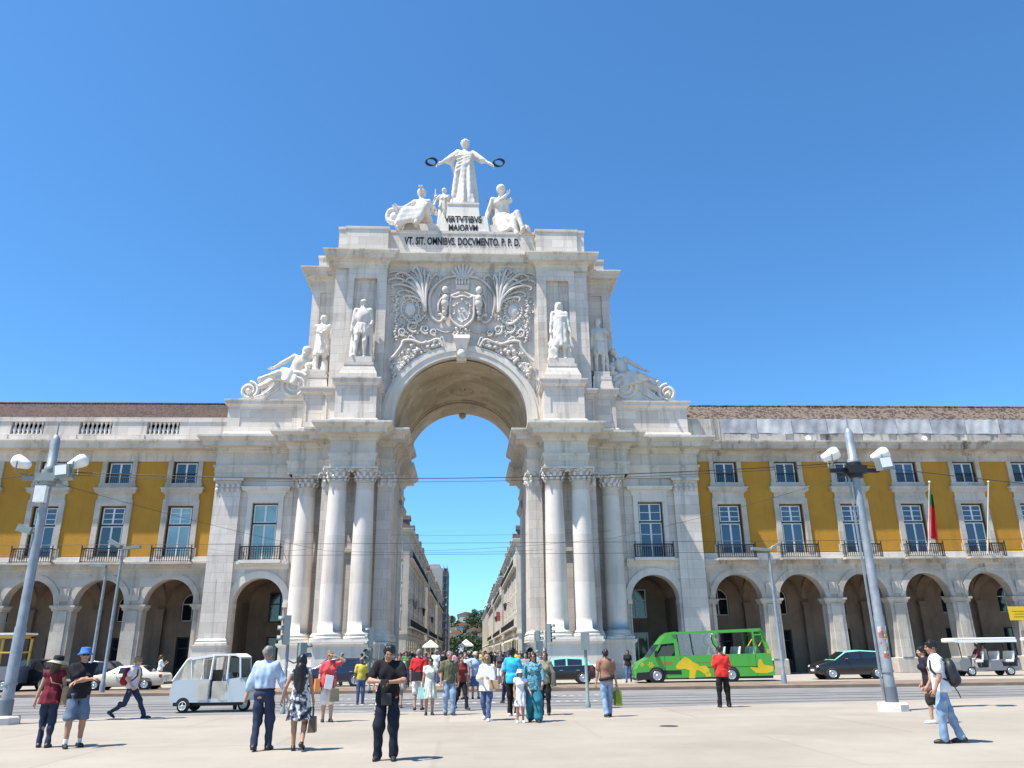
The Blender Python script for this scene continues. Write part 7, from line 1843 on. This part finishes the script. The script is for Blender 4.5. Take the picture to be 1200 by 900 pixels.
for i, (sx_, pose, hr, sl_, bt) in enumerate(PD):
    tp = dict(col=PAL['white'],sleeve=sl_)
    if bt == 'dress': tp.update(name='dress',dress=.55); bt = None
    protos.append(person('x', (0,0), 0, 1.72, sx_, pose, ['skin','skin_tan'][i % 2], hr, tp, bt, 'shoe_dark', h=.030, near=False, z=ZP)[0])
KID = {p.name: list(p.children) for p in protos}
WORD = {0:'man in a {} top, navy trousers',1:'long-haired woman in a {} top',2:'man in a {} top, shorts',3:'dark-haired woman in a {} long-sleeved top',4:'grey-haired man in a {} top',5:'fair-haired woman in a {} top',6:'woman in a {} sleeveless dress',7:'thin-haired man in a {} top'}
SKN = ['skin','skin','skin_tan','skin','skin_dark']
seen_l = set(); used_p = [False]*8; spots = []; tries = 0
def zone(n, x0, x1, y0, y1, where, mind):
    global tries
    k = 0
    while k < n and tries < 9000:
        tries += 1
        x, y = rs.uniform(x0,x1), y0+(y1-y0)*rs.random()**1.15
        if any((x-a)**2+(y-b)**2 < mind*mind for a, b, *_ in spots): continue
        spots.append((x,y,where)); k += 1
zone(9,-3.4,3.4,-24.5,-17.5,'crossing the road',.9)
zone(30,-4.0,4.0,-12.5,2,'before the arch',.7)
zone(42,-4.2,4.2,2,26,'under the arch',.7)
zone(95,-5.8,5.8,26,70,'beyond the arch',.7)
zone(70,-5.8,5.8,70,150,'far down the street',.8)
for i, (x, y, where) in enumerate(spots):
    k = rs.randrange(8); cn = rs.choice(list(PAL)+['black','navy','white','dark grey','black','navy']); 
    if where.startswith('crossing') and -.3 < x < 1.3: x += 2.0 if x > .5 else -2.2
    c = protos[k] if not used_p[k] else protos[k].copy()
    if used_p[k]: COL.objects.link(c)
    c.location = (x,y,-.045 if y < -14.8 else ZP); c.rotation_euler = (0,0,(PI if rs.random() < .6 else 0)+rs.uniform(-.5,.5)); s = rs.uniform(.93,1.06)*1.72/1.75; c.scale = (s,s,s)
    sk_ = M[rs.choice(SKN)]
    for ch in KID[protos[k].name]:
        n_ = ch
        if used_p[k]: n_ = ch.copy(); COL.objects.link(n_); n_.parent = c
        nm = n_.name.split('.')[0]
        if nm in ('shirt','dress','body'):
            n_.material_slots[0].link = 'OBJECT'; n_.material_slots[0].material = cmat(PAL[cn]) if nm != 'body' else sk_
    used_p[k] = True
    away = math.cos(c.rotation_euler.z) > 0; lab = WORD[k].format(cn)+(' walking away, ' if away else ' coming forward, ')+('shaded side, ' if x < -1.6 else 'sunny side, ' if x > 1.6 else 'middle, ')+where
    for nm in (', nearer', ', farther', ', half hidden', ', between others'):
        if lab in seen_l: lab = lab0+nm if (lab0 := lab.split(where)[0]+where) else lab
        else: break
    seen_l.add(lab)
    tag(c, lab, 'person', 'people in the crowd through the arch')
for k in range(8):
    if not used_p[k]: 
        for ch in KID[protos[k].name]: bpy.data.objects.remove(ch)
        bpy.data.objects.remove(protos[k])
# a few figures in the shade of the arcades and by the arch feet
SH = [(16.6,2.4,'pale blue','seated-looking person in a pale blue top in the shade of the second arch, right wing'),(17.5,3.0,'white','person in white in the shade near the tail of the van'),(18.3,2.6,'dark grey','person in dark grey standing in the shade of the arcade behind the black car'),(19.5,1.2,'navy','person in navy by the arcade pier behind the black car'),(26.0,1.5,'pale blue','person in pale blue under the arch beyond the white-shirted man'),(-12.0,-.2,'red','person in dark red in the shade of the side arch behind the three-wheeler'),(-5.3,-7.5,'white','person in white by the foot of the arch'),(9.2,-9.0,'black','person in black walking past the arch foot behind the van'),(-6.5,-6.5,'red','person in red behind the dark blue car')]
for i, (x, y, cn, lab) in enumerate(SH):
    k = i % 6 if i % 6 != 2 else 7
    c = protos[k].copy(); COL.objects.link(c); c.location = (x,y,ZP); c.rotation_euler = (0,0,rs.uniform(0,6)); c.scale = (.97,)*3; tag(c, lab, 'person', 'people standing about the arcades')
    for ch in KID[protos[k].name]:
        n_ = ch.copy(); COL.objects.link(n_); n_.parent = c
        if n_.name.split('.')[0] in ('shirt','dress'): n_.material_slots[0].link = 'OBJECT'; n_.material_slots[0].material = cmat(PAL[cn])
# ------------------------------------------------------------------ ground, road, pavement
def groundmat(name, col, stain, slab=None, sc=.35, rough=.75, joint=.9, bumpy=.15):
    m = bpy.data.materials.new(name); m.use_nodes = True
    nt = m.node_tree; b = nt.nodes['Principled BSDF']; L = nt.links.new
    b.inputs['Roughness'].default_value = rough; b.inputs['Specular IOR Level'].default_value = .35
    g = _n(nt, 'ShaderNodeNewGeometry')
    n1 = _n(nt, 'ShaderNodeTexNoise'); n1.inputs['Scale'].default_value = sc; n1.inputs['Detail'].default_value = 9; n1.inputs['Roughness'].default_value = .7; L(g.outputs['Position'], n1.inputs['Vector'])
    r = _n(nt, 'ShaderNodeValToRGB'); r.color_ramp.elements[0].position = .35; r.color_ramp.elements[1].position = .62
    r.color_ramp.elements[0].color = (*stain,1); r.color_ramp.elements[1].color = (*col,1); L(n1.outputs['Fac'], r.inputs['Fac']); last = r.outputs['Color']
    if slab:
        for (bw, bh, jd, c2, ms) in slab:
            br = _n(nt, 'ShaderNodeTexBrick'); br.inputs['Scale'].default_value = 1; br.inputs['Brick Width'].default_value = bw; br.inputs['Row Height'].default_value = bh
            br.inputs['Mortar Size'].default_value = ms; br.inputs['Mortar Smooth'].default_value = .4; br.inputs['Color1'].default_value = (1,1,1,1); br.inputs['Color2'].default_value = (*c2,1); br.inputs['Mortar'].default_value = (jd,jd,jd,1)
            L(g.outputs['Position'], br.inputs['Vector'])
            ml = _n(nt, 'ShaderNodeMix', data_type='RGBA', blend_type='MULTIPLY'); ml.inputs['Factor'].default_value = 1; L(last, ml.inputs['A']); L(br.outputs['Color'], ml.inputs['B']); last = ml.outputs['Result']
    L(last, b.inputs['Base Color'])
    n3 = _n(nt, 'ShaderNodeTexNoise'); n3.inputs['Scale'].default_value = 30; n3.inputs['Detail'].default_value = 4; L(g.outputs['Position'], n3.inputs['Vector'])
    bp = _n(nt, 'ShaderNodeBump'); bp.inputs['Strength'].default_value = bumpy; bp.inputs['Distance'].default_value = .01; L(n3.outputs['Fac'], bp.inputs['Height']); L(bp.outputs['Normal'], b.inputs['Normal'])
    return m
def sheet(name, poly, z, m, th=None):
    mb = MB()
    if th: mb.prism(poly, z-th, z, 'z')
    else: mb.add([(x,y,z) for x, y in poly], [tuple(range(len(poly)))])
    return tag(mb.build(name, m), kind='structure')
M['plaza'] = groundmat('plaza_paving', (.372,.328,.268), (.305,.265,.215), [(6.5,4.5,.86,(.90,.895,.88),.07),(1.3,.65,.95,(.955,.955,.95),.014)], sc=.22)
M['asphalt'] = groundmat('worn_asphalt', (.21,.205,.198), (.155,.15,.146), None, sc=.5, rough=.85, bumpy=.4)
M['pave'] = groundmat('pale_pavement', (.37,.335,.28), (.30,.27,.23), [(.6,.6,.94,(.95,.95,.95),.02)], sc=.6)
M['kerbm'] = mat('kerb_stone', (.225,.165,.12), .85, noise=.3, nscale=1.2)
sheet('ground', [(-900,-400),(900,-400),(900,1500),(-900,1500)], -.06, groundmat('far_ground', (.36,.33,.29), (.30,.27,.24)))
sheet('plaza', [(-90,-120),(90,-120),(90,-28.2),(22,-25.2),(13,-26.2),(6,-27.4),(-90,-27.4)], 0.0, M['plaza'], .05)
sheet('road', [(-90,-30),(90,-30),(90,-12),(-90,-12)], -.045, M['asphalt'])
KY = lambda x: -14.3-.085*x
sheet('pavement', [(-90,KY(-90)+.02),(90,KY(90)+.02),(90,60),(-90,60)], ZP, M['pave'], .2)
sheet('kerb', [(-90,KY(-90)),(90,KY(90)),(90,KY(90)+4.4),(-90,KY(-90)+4.4)], ZP+.006, M['kerbm'], .2)
sheet('street_paving', [(-7.0,60),(7.0,60),(7.0,520),(-7.0,520)], ZP, M['pave'], .2)
M['rail'] = mat('tram_rail', (.20,.19,.18), .35, metal=.8)
for y in (-21.6,-20.16,-25.0,-23.56): 
    mb = MB(); mb.box(-90,90,y-.05,y+.05,-.044,-.036); tag(mb.build('tram_rail', M['rail']), kind='structure')
mk = mat('road_paint', (.46,.45,.42), .7, noise=.5, nscale=3)
mb = MB()
for row in (-22.6,-18.6):
    for i in range(34): mb.box(-5.4+.34*i,-5.24+.34*i,row-.22,row+.22,-.044,-.040)
for i in range(18): mb.box(-60+6.8*i,-57+6.8*i,-26.3,-26.2,-.044,-.040)
tag(mb.build('road_marking', mk), kind='structure')
def lid(x, y, r_, label):
    m_ = MB(); m_.lathe([(r_,0.004),(r_*.98,.008),(.001,.009)], (x,y,0), 20); tag(m_.build('manhole_cover', M['rail']), label, 'manhole cover')
lid(5.2,-33.7,.22,'round iron manhole cover in the plaza in front of the man with the green bag')
lid(14.6,-42.0,.12,'small iron lid in the plaza near the right foreground')
# ------------------------------------------------------------------ light, sky, camera
SUN = Vector((.4545,.195,-1)).normalized()
sl = bpy.data.lights.new('sun', 'SUN'); sl.energy = 5.0; sl.angle = R(.53); sl.color = (1.0,.955,.88)
so = bpy.data.objects.new('sun', sl); COL.objects.link(so); so.rotation_euler = SUN.to_track_quat('-Z','Y').to_euler(); so.location = (-40,-40,80)
W = bpy.data.worlds.new('World'); SC.world = W; W.use_nodes = True
nt = W.node_tree; bg = nt.nodes['Background']; L = nt.links.new
sk = nt.nodes.new('ShaderNodeTexSky'); sk.sky_type = 'NISHITA'; sk.sun_disc = False
elev = math.asin(-SUN.z); sk.sun_elevation = elev
sk.sun_rotation = math.atan2(-SUN.x, -SUN.y)          # clockwise from +y, seen from above
sk.altitude = 20; sk.air_density = 1.0; sk.dust_density = .25; sk.ozone_density = 3.0
hs = nt.nodes.new('ShaderNodeHueSaturation'); hs.inputs['Saturation'].default_value = 1.0
L(sk.outputs[0], hs.inputs['Color']); tn = nt.nodes.new('ShaderNodeMix'); tn.data_type = 'RGBA'; tn.blend_type = 'MULTIPLY'; tn.inputs['Factor'].default_value = 1; tn.inputs['B'].default_value = (.45,.80,1.02,1); L(hs.outputs[0], tn.inputs['A']); L(tn.outputs['Result'], bg.inputs['Color']); bg.inputs['Strength'].default_value = .124
cam = bpy.data.cameras.new('camera'); co = bpy.data.objects.new('camera', cam); COL.objects.link(co)
cam.sensor_width = 36; cam.lens = 905.4/1200*36; cam.clip_end = 3000; cam.clip_start = .1
pitch, yaw, roll = R(19.195), R(3.398), R(-.7907)
fw = Vector((math.sin(yaw)*math.cos(pitch), math.cos(yaw)*math.cos(pitch), math.sin(pitch))); rg = Vector((math.cos(yaw), -math.sin(yaw), 0)); up = rg.cross(fw)
r2 = rg*math.cos(roll) + up*math.sin(roll); u2 = up*math.cos(roll) - rg*math.sin(roll)
Mx = Matrix((r2, u2, -fw)).transposed().to_4x4(); Mx.translation = Vector((.52,-D,1.65)); co.matrix_world = Mx
SC.camera = co
SC.view_settings.view_transform = 'Standard'; SC.view_settings.look = 'None'; SC.view_settings.exposure = .8; SC.view_settings.gamma = 1
SC.render.engine = 'CYCLES'
SC.cycles.max_bounces = 6; SC.cycles.diffuse_bounces = 4; SC.cycles.glossy_bounces = 3; SC.cycles.transparent_max_bounces = 8
SC.cycles.use_denoising = True
SC.render.resolution_x = 1024; SC.render.resolution_y = 768
